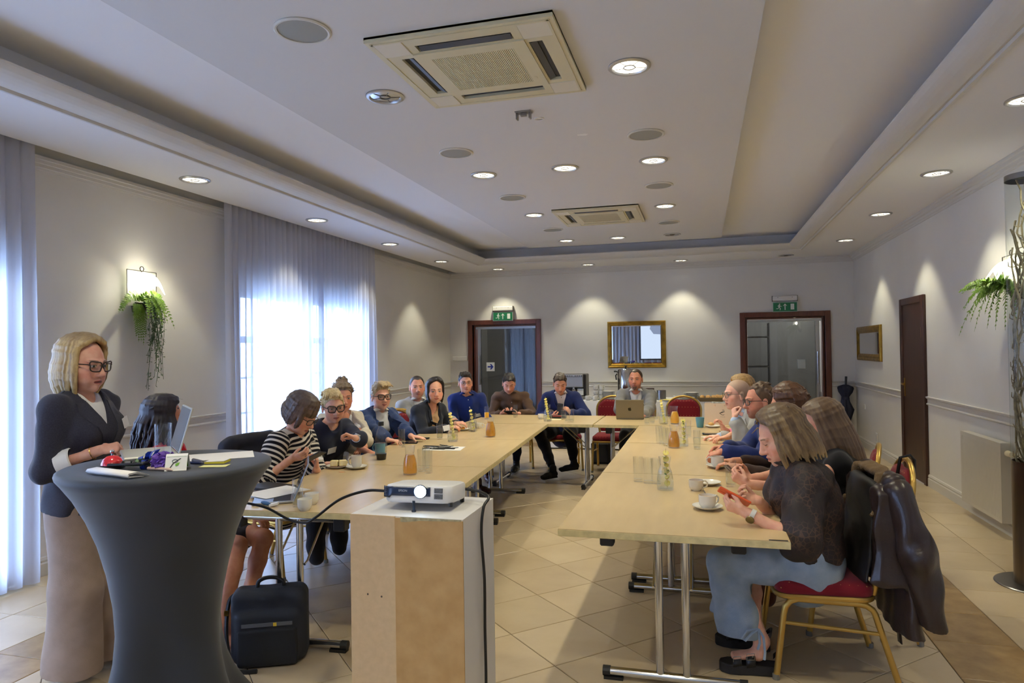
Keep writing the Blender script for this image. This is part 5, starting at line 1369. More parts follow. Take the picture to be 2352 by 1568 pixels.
def make_chair(label):
    t = thing('banquet_chair', label, 'chair', (0,0,0), 0, 'burgundy banquet chairs around the tables')
    mb = MB(); R0 = round_rect(.215,.215,.06); n = len(R0); vs = []; fs = []
    for k, (s_, z) in enumerate(((.96,.392),(1.0,.402),(1.01,.425),(.99,.445),(.90,.460),(.6,.468),(.0,.470))): vs += [(x*s_,y*s_+.01,z) for x, y in R0]
    for k in range(6):
        for i in range(n): fs.append((k*n+i,k*n+(i+1)%n,(k+1)*n+(i+1)%n,(k+1)*n+i))
    fs.append(tuple(range(n-1,-1,-1))); mb.add(vs, fs); mb.build('seat', BURG, t, True, 60)
    mb = MB(); mb.tube([(x*.98,y*.98+.01,.385) for x, y in R0], .013, 8, closed=True); mb.build('seat_frame', GOLD, t, True)
    for x in (-.208,.208):
        P = [(x*1.04,.235,0),(x,.195,.30)]+[(x,.195-.065*(1-cos(a)),.30+.075*sin(a)) for a in (.5,1.0,1.57)]+[(x,-.13,.366)]+[(x,-.13-.07*sin(a),.366-.05*(1-cos(a))) for a in (.5,1.0,1.4)]+[(x*1.04,-.295,0)]
        mb = MB(); mb.tube(P, .0145, 12); lg = mb.build('leg', GOLD, t, True)
        for px_, py_ in ((x*1.04,.235),(x*1.04,-.295)): mb = MB(); mb.tube([(px_,py_,0),(px_,py_,.025)], .0165, 10); mb.build('foot_tip', mat('grey foot tip', (120,120,118), .5), lg, True)
        mb = MB(); mb.tube([(x*1.01,.205,.265),(x*1.01,-.222,.235)], .009, 8); mb.build('stretcher', GOLD, t, True)
    def back(x, z): return (x, -.205-.09*(z-.40)/.5, z)
    fr = [(-.165,.40),(-.19,.55),(-.212,.68),(-.215,.76)]+[(-.215*cos(a),.76+.165*sin(a)) for a in [pi/2*i/7 for i in range(1,8)]]
    fr = fr+[(-x,z) for x, z in fr[-2::-1]]
    mb = MB(); mb.tube([back(x,z) for x, z in fr], .0145, 10); mb.build('back_frame', GOLD, t, True)
    ou = [(x*.955, (z-.62)*.955+.62) for x, z in fr]; pts = []
    for x, z in ou:
        if abs(x) < .10: z -= .032*(1-(x/.10)**2)
        pts.append((x,max(z,.47)))
    mb = MB(); m_ = len(pts); vs = []; 
    for d, s_ in ((-.004,1.),(.012,1.),(.026,.97),(.034,.86)): vs += [tuple(Vector(back(x*s_,(z-.66)*s_+.66))+Vector((0,d,0))) for x, z in pts]
    fs = [(k*m_+i,k*m_+(i+1)%m_,(k+1)*m_+(i+1)%m_,(k+1)*m_+i) for k in range(3) for i in range(m_)]+[tuple(range(m_-1,-1,-1)),tuple(range(3*m_,4*m_))]
    mb.add(vs, [f[::-1] for f in fs]); mb.build('backrest', BURG, t, True, 50)
    return t
CH0 = None
def chair(x, y, fwd, label):
    global CH0
    rz = atan2(-fwd[0], fwd[1])
    if CH0 is None: CH0 = make_chair(label); CH0.location = (x,y,0); CH0.rotation_euler = (0,0,rz); return CH0
    return dup(CH0, (x,y,0), rz, label)
# ------------------------------------------------------------------ the people at the tables
SKN = {
 'f1': dict(skin=(214,166,142)), 'f2': dict(skin=(226,178,152)), 'm1': dict(skin=(206,152,124)), 'm2': dict(skin=(222,176,152)),
}
def H(px, py, y): return tuple(onplane(px, py, 1, y))
def hm(n, a, b, **k): return hairmat(n, a, b, **k)
NAVYC = cloth('navy cotton', (34,40,58)); WHT = cloth('white cotton', (226,226,228), amt=.05, noise=.03); CHAR = cloth('charcoal wool', (58,58,70), rgb2=(48,48,60), nscale=160)
DKTR = cloth('dark trouser cloth', (30,32,40)); BLKSH = mat('black leather shoe', (24,23,24), .35); 
TAGC = mat('badge card', (226,226,228), .6)
CAMV = V3(0,0,1.5)
def cam_dir(h): return nrm(CAMV-np.asarray(h))

# 1 standing speaker
h = H(190,838,2.62)
P1 = person('woman with blonde bob and glasses standing in charcoal blazer behind high table', (-2.93,2.68,.86), 52, h, (46,-0.1),
    skinmat('skin speaker', (218,167,144), lip=(150,70,66), brow=(120,92,70), mouth=.6, shut=.25), dict(kind='bob', n=96, zend=-.118, zback=-.145, open=60, vol=.012, part=-.018, curl=-.012, bulge=.016, body=.072, seed=3, ra=.012), hm('ash blonde', (206,180,128), (142,114,76), root=((120,100,74),.10), tips=((196,160,92),-.10)),
    [dict(t='shirt', m=WHT, th=.003, sleeve=0, neck=(.058,.02), hem=.0, name='white_top', wr=.003),
     dict(t='jacket', m=CHAR, th=.016, sleeve=1.30, loose=.009, flare=.010, v=.30, vw=.072, lapel=.062, neck=(.064,0), skirt=.16, cutz=.815, name='blazer', wr=.005, badge=(-.10,-.15,.075,.05,'',8)),
     dict(t='trousers', m=cloth('taupe trouser cloth', (164,142,128)), th=.012, wide=1, name='trousers', wr=.006, wf=.6),
     dict(t='shoes', m=mat('beige suede shoe', (176,160,132), .8))],
    {'R': dict(w=tuple(onplane(228,1034,1,2.56)), pole=(-.5,-.3,-1), n=(-.35,.45,-.75), hd=(.75,.62,.14), curl=(1.15,1.2,1.2,1.25), bare=1, thumb=.9), 'L': dict(w=tuple(onplane(258,1022,1,2.86)), pole=(-.1,.15,-1), n=(.3,-.5,-.7), hd=(.5,-.8,.05), curl=(1.1,1.15,1.2,1.2), thumb=.9, bare=1)},
    male=False, sc=.98, bs=1.0, h=.0042, standing=True, fat=1.06, mouth=.6, hs=1.10, bulge=-.02, sh=.165, belly=.04)
glasses(P1.hd, P1.root, P1.base, 'cat', mat('tortoise frame', (40,28,26), .3), .0030, w=.027, hgt=.021)
mb = MB()
for nm, cut in (('R',1.30),):
    s_, e, w, a = P1.AR[nm]; u = (cut-1); p = e+(w-e)*u-P1.base; d = nrm(w-e); mb.tube([tuple(p-d*.005), tuple(p+d*.055), tuple(p+d*.06)], [.060,.059,.053], 18, cap=False)
mb.build('shirt_cuff', WHT, P1.root, True)
mb = MB(); s_, e, w, a = P1.AR['R']; d = nrm(w-e); c_ = w-d*.03-P1.base; t1 = nrm(np.cross(d,V3(0,0,1))); t2 = np.cross(d,t1); mb.tube([tuple(c_+(t1*cos(x)+t2*sin(x))*.031) for x in [2*pi*k/16 for k in range(16)]], .0022, 5, closed=True); mb.build('bracelet', mat('gold jewellery', (200,160,80), .25, 1.), P1.root, True)

# 2 dark haired woman in red behind the high table
h = H(378,962,3.45)
P2 = person('woman with long dark wavy hair and red top seated behind the high table', (-3.02,3.50,.50), 72, h, (98,-0.08), skinmat('skin red top', (205,144,112), lip=(160,70,64), brow=(40,28,26)),
    dict(kind='bob', n=90, zend=-.20, zback=-.25, open=62, vol=.014, curl=.02, bulge=.026, wave=.012, body=.082, seed=8, ra=.014, wisps=12), hm('near black brown', (44,34,40), (26,22,28)),
    [dict(t='top', m=cloth('red jersey', (190,22,38)), th=.008, sleeve=1.3, neck=(.07,.05), name='red_top'), dict(t='skirt', m=NAVYC, th=.02, to=.72, name='skirt')],
    {'R': dict(w=(-2.62,3.22,.60), n=(0,0,-1), curl=.5), 'L': dict(w=(-2.55,3.48,.60), n=(0,0,-1), curl=.5)},
    legs={'R': dict(k=(-2.47,3.22,.50), a=(-2.50,3.14,.10), toe=(.8,-.6,0)), 'L': dict(k=(-2.42,3.38,.50), a=(-2.47,3.28,.10), toe=(.8,-.6,0))}, male=False, hs=1.04, bareleg=True, h=.0055)
chair(*(P2.base[:2]-P2.f2[:2]*.05), tuple(P2.f2[:2]), 'burgundy banquet chair under the woman in red behind the high table')
# 3 woman in striped shirt
h = H(692,950,4.15)
ST = stripemat('breton stripe', (22,22,34), (222,216,206), .034, .42)
P3 = person('woman with brown bob and glasses in black and white striped shirt reading phone', (-2.92,4.33,.50), 48, h, (56,-0.62), skinmat('skin striped', (226,173,142), lip=(176,96,86), brow=(80,60,48), shut=1.),
    dict(kind='bob', n=88, zend=-.075, zback=-.055, open=50, vol=.012, curl=-.012, bulge=.014, seed=14, part=.01, body=.070, fringe=.05, fsweep=.5, wisps=10), hm('mid brown', (112,90,74), (62,48,44), root=((98,84,74),.09)),
    [dict(t='top', m=ST, th=.018, sleeve=1.16, loose=.022, flare=.010, neck=(.066,.022), stripe=1, name='striped_shirt', wr=.005, badge=(-.055,-.20,.085,.062,'PATRYCJA',-6)), dict(t='trousers', m=DKTR, th=.012)],
    {'R': dict(w=tuple(onplane(672,1052,1,3.97)), pole=(-.35,-.55,-.8), n=(.35,.55,.6), hd=(.93,-.1,.18), curl=(.55,.6,.65,.7), thumb=.8, bare=1), 'L': dict(w=tuple(onplane(727,1078,1,4.10)), pole=(.2,.2,-1), n=(-.5,-.55,.55), hd=(.1,-.1,1.), curl=(.7,.75,.8,.8), thumb=.8, bare=1)},
    male=False, h=.0042, bs=1.06, hs=1.08, bulge=.07, twist=8)
glasses(P3.hd, P3.root, P3.base, 'rect', mat('black frame', (22,20,24), .3), .0024, w=.026, hgt=.019)
chair(*(P3.base[:2]-P3.f2[:2]*.05), tuple(P3.f2[:2]), 'burgundy banquet chair under the woman in striped shirt')
phone('black phone held by the woman in striped shirt', tuple(onplane(722,1048,1,3.93)), (.75,-.1,.35), (-.35,.25,.85), mat('dark phone case', (26,28,34), .4), mat('phone glass', (16,18,24), .08))
# 4 blonde crop, navy sweatshirt
h = H(765,933,4.85)
P4 = person('woman with platinum blonde crop and big black glasses in navy sweatshirt', (-3.02,4.98,.50), 35, h, (14,-0.16), skinmat('skin navy top', (237,184,154), lip=(176,92,84), brow=(150,120,92), shut=.55),
    dict(kind='short', n=120, len=.042, side=.35, flow=(.55,.55,.25), top=(.005,.014,.100,.064,.080,.034), sweep=.028, seed=22, line=.066), hm('platinum', (232,214,168), (176,150,104), root=((190,168,120),.12)),
    [dict(t='top', m=cloth('navy sweat cloth', (38,42,60)), th=.016, sleeve=1.42, loose=.010, flare=.006, neck=(.070,.035), name='sweatshirt', wr=.006, badge=(.055,-.215,.095,.05,'',4)), dict(t='trousers', m=DKTR, th=.012)],
    {'L': dict(w=tuple(onplane(816,1006,1,4.66)), pole=(1.,.45,-.7), n=(-.3,-.4,-.85), hd=(-.85,-.25,.42), curl=(1.0,.9,.85,.8), bare=1), 'R': dict(w=(-2.72,4.66,.70), pole=(-.5,-.4,-.6), n=(0,0,-1), hd=(.8,-.4,.0), curl=.5)},
    male=False, h=.0045, bs=1.1, hs=1.06, roll=-4, bulge=.06)
glasses(P4.hd, P4.root, P4.base, 'cat', MATS['black plastic'], .0034, w=.028, hgt=.0225, tint=.10)
watch(P4, 'L', mat('silver watch', (206,208,210), .18, 1.), mat('silver dial', (226,228,230), .2, .6), .035, .031, .013, 'silver_watch', .023)
chair(*(P4.base[:2]-P4.f2[:2]*.05), tuple(P4.f2[:2]), 'burgundy banquet chair under the woman in navy sweatshirt')
# 5 updo, knit cardigan
h = H(787,914,5.42)
P5 = person('woman with tousled updo in white tee and cream knit cardigan behind blonde crop', (-3.16,5.52,.50), 28, h, (12,-0.02), skinmat('skin updo', (216,154,122), lip=(176,90,80), brow=(90,66,52), smile=.8),
    dict(kind='updo', bun=(0,-.035,.135), bunr=.040, vol=.012, seed=4, wisps=26), hm('ash brown', (142,122,96), (92,76,62)),
    [dict(t='top', m=WHT, th=.006, sleeve=.6, neck=(.074,.06), name='tee', badge=(-.07,-.14,.04,.03,'',14,mat('yellow badge',(214,170,80),.5))), dict(t='jacket', m=cloth('cream knit', (206,196,178), weave=90, bump=.8), th=.024, sleeve=1.35, loose=.014, v=.52, vw=.10, neck=(.080,0), name='cardigan', wr=.006), dict(t='trousers', m=DKTR, th=.01)],
    {'R': dict(w=tuple(onplane(850,1040,1,5.02)), pole=(-.5,-.5,-.6), n=(0,0,-1), hd=(.9,-.3,-.1), curl=.5, bare=1), 'L': dict(w=tuple(onplane(838,1030,1,5.12)), pole=(.7,.2,-.6), n=(0,-.2,-1), hd=(-.2,-.9,-.1), curl=.5, bare=1)}, male=False, h=.005, hs=1.05)
chair(*(P5.base[:2]-P5.f2[:2]*.05), tuple(P5.f2[:2]), 'burgundy banquet chair under the woman in cream cardigan')
# 6 denim jacket
h = H(874,911,5.92)
P6 = person('woman with short blonde quiff and black glasses in blue denim jacket', (-3.06,5.98,.50), 36, h, (22,0.0), skinmat('skin denim', (238,188,161), lip=(190,104,96), brow=(120,96,76), smile=1.1),
    dict(kind='short', n=110, len=.03, side=.3, flow=(-.3,.5,.5), top=(-.004,.018,.102,.064,.076,.036), sweep=-.015, seed=31, line=.068), hm('sandy blonde', (206,182,136), (140,118,88)),
    [dict(t='shirt', m=WHT, th=.006, sleeve=.6, neck=(.060,.0), collar=.03, name='white_shirt'), dict(t='jacket', m=cloth('blue denim', (44,66,112), rgb2=(34,52,92), nscale=60), th=.022, sleeve=1.75, loose=.012, v=.46, vw=.078, lapel=.045, neck=(.066,0), name='denim_jacket', wr=.007, badge=(-.05,-.30,.05,.022,'',-8,mat('yellow badge',(214,170,80),.5))), dict(t='trousers', m=DKTR, th=.01)],
    {'L': dict(w=tuple(onplane(945,1002,1,5.72)), pole=(.2,.5,-.8), n=(0,0,-1), hd=(.98,-.1,-.05), curl=.12, bare=1), 'R': dict(w=(-2.66,5.50,.775), pole=(-.4,-.5,-.6), n=(0,0,-1), hd=(.9,-.1,0), curl=.4)}, male=False, h=.005, bs=1.1, hs=1.06)
glasses(P6.hd, P6.root, P6.base, 'cat', MATS['black plastic'], .0032, w=.027, hgt=.0215, tint=.03)
chair(*(P6.base[:2]-P6.f2[:2]*.05), tuple(P6.f2[:2]), 'burgundy banquet chair under the woman in denim jacket')
chair(-3.02, 6.62, (.60,-.80), 'empty burgundy banquet chair between denim jacket and black bob women')
# 7 man in grey blazer behind the black bob
h = H(958,889,7.05)
P7 = person('man with receding dark hair in light grey blazer behind black-haired woman', (-3.12,7.16,.50), 22, h, (6,0), skinmat('skin grey man', (224,163,133), lip=(176,100,90), brow=(70,50,42), stubble=.35, stubc=(120,86,66)),
    dict(kind='short', n=0, len=.012, side=.6, seed=41, recede=.03, line=.078, flow=(0,.5,.2), vol=.004), hm('dark brown crop', (58,44,38), (36,28,26)),
    [dict(t='shirt', m=WHT, th=.006, sleeve=1.8, neck=(.06,0), collar=.03, name='white_shirt'), dict(t='jacket', m=cloth('light grey wool', (156,156,156)), th=.02, sleeve=1.9, loose=.008, v=.34, lapel=.05, neck=(.068,0), name='grey_blazer'), dict(t='trousers', m=DKTR, th=.01)],
    {'R': dict(w=(-2.75,6.86,.80), n=(0,0,-1), curl=.4), 'L': dict(w=(-2.62,7.0,.80), n=(0,0,-1), curl=.4)}, h=.0058, hs=1.05)
chair(*(P7.base[:2]-P7.f2[:2]*.05), tuple(P7.f2[:2]), 'burgundy banquet chair under the man in light grey blazer')
# 8 black bob
h = H(999,898,6.55)
P8 = person('woman with sleek black bob in dark navy blazer over tan top', (-2.88,6.62,.50), 42, h, (10,-0.02), skinmat('skin bob', (233,178,150), lip=(190,104,94), brow=(52,38,34), smile=.5),
    dict(kind='bob', n=84, zend=-.105, zback=-.11, open=58, vol=.007, curl=-.006, bulge=.006, seed=51, part=-.02, body=.068, ragged=.4), hm('black hair', (34,26,28), (20,16,18)),
    [dict(t='top', m=cloth('tan jersey', (196,164,124)), th=.005, sleeve=.5, neck=(.07,.08), name='tan_top'), dict(t='jacket', m=cloth('dark navy wool', (36,40,52)), th=.018, sleeve=1.85, loose=.008, v=.42, vw=.060, lapel=.030, neck=(.066,0), name='navy_blazer', badge=(.09,-.22,.07,.055,'',8)), dict(t='trousers', m=DKTR, th=.01)],
    {'L': dict(w=tuple(onplane(1046,972,1,6.62)), pole=(.3,.5,-.8), n=(-.4,.2,-.8), hd=(.98,.1,.10), curl=(.5,.6,.6,.7)), 'R': dict(w=tuple(onplane(1030,982,1,6.38)), pole=(-.2,-.6,-.8), n=(-.2,.2,-.9), hd=(.9,.4,.12), curl=.6)}, male=False, h=.005, hs=1.05)
chair(*(P8.base[:2]-P8.f2[:2]*.05), tuple(P8.f2[:2]), 'burgundy banquet chair under the woman with black bob')
CH_LAST = True
# 9 man in blue shirt with round glasses
h = H(1069,879,7.85)
BLUES = cloth('royal blue cotton', (24,42,104))
P9 = person('man with round glasses in royal blue button shirt at the table corner', (-2.76,8.06,.50), 8, h, (6,-0.02), skinmat('skin blue shirt', (226,169,142), lip=(186,110,100), brow=(56,42,38), stubble=.25),
    dict(kind='short', n=110, len=.016, side=.3, flow=(.35,.35,.45), top=(.0,.012,.094,.066,.082,.030), sweep=.03, seed=61), hm('dark brown', (54,42,38), (32,26,24)),
    [dict(t='shirt', m=BLUES, th=.016, sleeve=1.8, loose=.008, neck=(.060,.0), collar=.035, name='blue_shirt', wr=.007, buttons=(WHITEP,5,-.06,-.44), badge=(-.10,-.26,.085,.045,'',6)), dict(t='trousers', m=DKTR, th=.01), dict(t='shoes', m=mat('oxblood leather shoe', (62,30,28), .3))],
    {'R': dict(w=(-2.72,7.66,.62), n=(0,0,-1), curl=.5), 'L': dict(w=(-2.50,7.75,.60), n=(0,0,-1), curl=.5)},
    legs={'R': dict(k=(-2.62,7.62,.50), a=tuple(onplane(1098,1108,2,.14)), toe=(.85,-.5,0)), 'L': dict(k=(-2.5,7.7,.5))}, h=.0058, hs=1.04)
glasses(P9.hd, P9.root, P9.base, 'round', mat('thin steel frame', (120,116,112), .3, 1.), .0013, w=.0235, tint=.04)
chair(*(P9.base[:2]-P9.f2[:2]*.05), tuple(P9.f2[:2]), 'burgundy banquet chair under the man in royal blue shirt')
# 10 man in brown shirt
h = H(1169,880,8.55)
P10 = person('man with short dark hair in brown shirt looking down at phone', (-2.40,8.78,.50), 2, h, (2,-0.5), skinmat('skin brown shirt', (220,161,133), lip=(170,100,90), brow=(52,40,36), shut=1., stubble=.25),
    dict(kind='short', n=120, len=.014, side=.25, flow=(.1,.6,.4), top=(0,.012,.094,.066,.082,.028), seed=71), hm('dark hair', (44,36,34), (28,24,24)),
    [dict(t='shirt', m=cloth('brown cotton', (88,66,52)), th=.016, sleeve=1.82, loose=.009, neck=(.060,0), collar=.03, name='brown_shirt', wr=.007, buttons=(WHITEP,3,-.12,-.36)), dict(t='trousers', m=cloth('dark blue trouser cloth', (34,40,66)), th=.012), dict(t='shoes', m=BLKSH)],
    {'R': dict(w=tuple(onplane(1152,950,1,8.36)), pole=(-.7,.3,-.6), n=(.4,0,.8), hd=(.85,-.4,.15), curl=.7, thumb=.9), 'L': dict(w=tuple(onplane(1192,950,1,8.36)), pole=(.7,.3,-.6), n=(-.4,0,.8), hd=(-.85,-.4,.15), curl=.7, thumb=.9)},
    legs={'R': dict(k=(-2.50,8.36,.50), a=tuple(onplane(1122,1068,2,.10)), toe=(-.2,-1,0)), 'L': dict(k=(-2.27,8.36,.50), a=tuple(onplane(1186,1062,2,.12)), toe=(0,-1,0))}, h=.006, hs=1.05, bs=1.04)
chair(*(P10.base[:2]-P10.f2[:2]*.05), tuple(P10.f2[:2]), 'burgundy banquet chair under the man in brown shirt')
phone('black phone held by the man in brown shirt', tuple(onplane(1172,946,1,8.30)), (1,0,.05), (0,.5,.85), mat('dark phone case', (26,28,34), .4), MATS['phone glass'])
# 11 man in blue blazer
h = H(1286,880,8.55)
P11 = person('man in bright navy blazer and pale shirt using phone at far table', (-1.74,8.78,.50), 4, h, (4,-0.45), skinmat('skin blazer', (226,167,139), lip=(180,108,98), brow=(84,62,50), shut=1.),
    dict(kind='short', n=110, len=.012, side=.35, flow=(0,.6,.35), top=(0,.014,.094,.064,.080,.026), seed=81), hm('brown crop', (78,60,50), (48,38,34)),
    [dict(t='shirt', m=cloth('pale pink cotton', (212,202,206)), th=.006, sleeve=1.9, neck=(.060,.0), collar=.035, name='pale_shirt', buttons=(mat('dark button', (40,30,40), .4),5,-.05,-.40)), dict(t='jacket', m=cloth('bright navy wool', (30,42,92)), th=.02, sleeve=1.88, loose=.008, v=.36, vw=.066, lapel=.05, neck=(.068,0), name='navy_blazer', wr=.006), dict(t='trousers', m=cloth('black trouser cloth', (24,26,36)), th=.013), dict(t='shoes', m=mat('black suede shoe', (28,28,32), .8), dz={'L':.5})],
    {'R': dict(w=tuple(onplane(1268,956,1,8.36)), pole=(-.7,.2,-.6), n=(.3,.4,.75), hd=(.9,-.3,.2), curl=.8, thumb=.9), 'L': dict(w=tuple(onplane(1312,950,1,8.40)), pole=(.7,.3,-.5), n=(-.8,.0,.3), hd=(-.55,-.3,.75), curl=.7, thumb=.9)},
    legs={'R': dict(k=(-1.97,8.34,.50), a=tuple(onplane(1270,1078,2,.12)), toe=(-.55,-.85,0)), 'L': dict(k=(-1.60,8.34,.50), a=tuple(onplane(1318,1060,2,.16)), toe=(-.75,-.35,-.6))}, h=.006, hs=1.05, bs=1.08)
chair(*(P11.base[:2]-P11.f2[:2]*.05), tuple(P11.f2[:2]), 'burgundy banquet chair under the man in bright navy blazer')
phone('black phone held upright by the man in bright navy blazer', tuple(onplane(1286,940,1,8.32)), (0.1,0,1), (.2,.9,.3), mat('dark phone case', (26,28,34), .4), MATS['phone glass'])
chair(-1.13, 8.78, (0,-1), 'empty burgundy banquet chair between the bright navy and grey blazer men')
# 12 man in grey blazer with laptop
h = H(1460,871,8.55)
P12 = person('man with goatee in grey blazer and white shirt behind grey laptop', (-.80,8.80,.50), -4, h, (-10,0.0), skinmat('skin goatee', (214,150,120), lip=(184,104,92), brow=(84,62,50), goatee=.75, stubble=.3, stubc=(64,46,38), smile=.5),
    dict(kind='short', n=0, len=.012, side=.5, flow=(0,.5,.2), recede=.034, line=.080, seed=91, vol=.004), hm('cropped brown', (70,54,46), (44,36,32)),
    [dict(t='shirt', m=WHT, th=.006, sleeve=1.9, neck=(.062,.02), collar=.04, name='white_shirt', buttons=(WHITEP,4,-.1,-.4)), dict(t='jacket', m=cloth('mid grey wool', (122,122,124)), th=.02, sleeve=1.9, loose=.008, v=.44, vw=.075, lapel=.05, neck=(.070,0), name='grey_blazer', wr=.006, badge=(-.115,-.155,.10,.062,'EXTRE',-10)), dict(t='trousers', m=cloth('charcoal trouser cloth', (52,54,60)), th=.013), dict(t='shoes', m=BLKSH)],
    {'R': dict(w=(-.86,8.18,.80), pole=(-.75,.2,-.5), n=(0,0,-1), hd=(.5,-.8,0), curl=.4), 'L': dict(w=tuple(onplane(1480,955,1,8.10)), pole=(.7,.2,-.6), n=(0,0,-1), hd=(-.3,-.9,0), curl=.4)}, h=.0058, hs=1.06, bs=1.06)
chair(*(P12.base[:2]-P12.f2[:2]*.05), tuple(P12.f2[:2]), 'burgundy banquet chair under the man with goatee')
chair(-.23, 8.80, (0,-1), 'empty burgundy banquet chair between the orange juice carafe and buffet')

# ------------------------------------------------------------------ people on the other side
# 13 blonde behind the buzz cut
h = H(1702,896,6.62)
P13 = person('blonde person in pink shirt writing, mostly hidden behind the buzz cut man', (.62,6.62,.50), -82, h, (-76,-0.15), skinmat('skin pink', (233,180,150), lip=(190,100,94), brow=(110,84,62)),
    dict(kind='bob', n=76, zend=-.07, zback=-.07, open=56, vol=.012, seed=101, part=.02, curl=.0, bulge=.014), hm('honey blonde', (186,150,96), (122,92,60)),
    [dict(t='top', m=cloth('pink cotton', (222,120,160)), th=.012, sleeve=1.4, loose=.01, neck=(.066,.05), name='pink_shirt'), dict(t='trousers', m=DKTR, th=.01)],
    {'L': dict(w=tuple(onplane(1672,1003,1,6.02)), pole=(.5,-.3,-.8), n=(0,0,-1), hd=(-.98,-.15,-.12), curl=(.35,.45,.5,.5), spread=.2, bare=1), 'R': dict(w=tuple(onplane(1662,985,1,6.5)), pole=(.3,.6,-.8), n=(-.2,-.3,-.9), hd=(-.4,.1,.9), curl=.8, bare=1)}, male=False, h=.0055, hs=1.03)
chair(*(P13.base[:2]-P13.f2[:2]*.05), tuple(P13.f2[:2]), 'burgundy banquet chair under the blonde person in pink')
# 14 buzz cut man
h = H(1692,906,6.02)
P14 = person('man with buzz cut and round glasses in light grey blazer, chin on hand', (.60,6.02,.50), -66, h, (-64,-0.02), skinmat('skin buzz', (237,188,165), lip=(196,118,108), brow=(120,96,80), hair=((166,146,128),.8)),
    None, None,
    [dict(t='shirt', m=cloth('light blue cotton', (176,196,226)), th=.006, sleeve=1.95, flare=.006, neck=(.06,0), collar=.04, name='light_blue_shirt'), dict(t='jacket', m=cloth('pale grey wool', (164,164,164)), th=.02, sleeve=1.80, loose=.010, v=.36, lapel=.05, neck=(.068,0), name='grey_blazer', wr=.007), dict(t='trousers', m=DKTR, th=.01)],
    {'L': dict(w=tuple(onplane(1688,962,1,5.74)), pole=(-.1,-.35,-1), n=(.75,.45,.3), hd=(-.05,.28,.95), curl=(1.2,1.25,1.3,1.35), thumb=.75), 'R': dict(w=(.14,6.2,.775), pole=(.3,.5,-.6), n=(0,0,-1), hd=(-.9,.1,0), curl=.4)}, h=.0045, hs=1.04, fat=.96)
glasses(P14.hd, P14.root, P14.base, 'round', MATS['thin steel frame'], .0016, w=.0245, tint=.05)
watch(P14, 'L', mat('steel mesh strap', (150,150,150), .3, 1.), mat('watch dial black', (30,32,36), .2), .05, .033, .010, 'steel_watch', .020)
chair(*(P14.base[:2]-P14.f2[:2]*.05), tuple(P14.f2[:2]), 'burgundy banquet chair under the man with buzz cut')
# 15 navy sweater man
h = H(1745,921,5.32)
P15 = person('man with glasses, stubble and receding hair in navy sweater, hands folded', (.64,5.34,.50), -72, h, (-68,-0.06), skinmat('skin navy man', (216,152,122), lip=(176,104,94), brow=(96,70,54), stubble=.5, stubc=(120,84,64)),
    dict(kind='short', n=70, len=.026, side=.35, flow=(0,-.5,.1), recede=.045, line=.082, seed=111), hm('thin brown hair', (112,86,62), (70,54,44)),
    [dict(t='shirt', m=cloth('light blue cotton', (176,196,226)), th=.004, sleeve=1.2, neck=(.06,0), collar=.03, name='blue_collar'), dict(t='top', m=cloth('navy knit', (36,50,104), weave=160), th=.016, sleeve=1.86, loose=.010, neck=(.062,0), name='navy_sweater', wr=.006), dict(t='trousers', m=DKTR, th=.01)],
    {'L': dict(w=tuple(onplane(1660,1037,1,4.98)), pole=(.35,-.5,-.7), n=(.1,.2,-.9), hd=(-.9,.1,-.25), curl=(.6,.65,.7,.75), bare=1), 'R': dict(w=tuple(onplane(1664,1026,1,5.14)), pole=(.3,.5,-.7), n=(.2,-.3,-.8), hd=(-.9,-.25,-.1), curl=.7, bare=1)}, h=.0045, hs=1.06, bs=1.05)
glasses(P15.hd, P15.root, P15.base, 'rect', MATS['black plastic'], .0024, w=.026, hgt=.019)
chair(*(P15.base[:2]-P15.f2[:2]*.05), tuple(P15.f2[:2]), 'burgundy banquet chair under the man in navy sweater')
# 16 auburn updo
h = H(1808,932,4.84)
P16 = person('person with auburn hair pinned up, between navy sweater man and long-haired woman', (.72,4.80,.50), -95, h, (-112,-0.1), skinmat('skin auburn', (216,159,129), lip=(180,100,90), brow=(90,60,44)),
    dict(kind='updo', bun=(0,-.09,.055), bunr=.045, vol=.014, seed=121, wisps=8), hm('auburn', (104,68,42), (66,44,32)),
    [dict(t='top', m=cloth('dark brown knit', (60,44,40)), th=.012, sleeve=1.7, neck=(.064,.02), name='brown_top'), dict(t='trousers', m=DKTR, th=.01)],
    {'L': dict(w=(.20,4.66,.775), pole=(.3,-.5,-.7), n=(0,0,-1), curl=.5), 'R': dict(w=(.20,4.9,.775), pole=(.3,.5,-.7), n=(0,0,-1), curl=.5)}, male=False, h=.005, hs=1.06)
chair(*(P16.base[:2]-P16.f2[:2]*.05), tuple(P16.f2[:2]), 'burgundy banquet chair under the auburn-haired person')
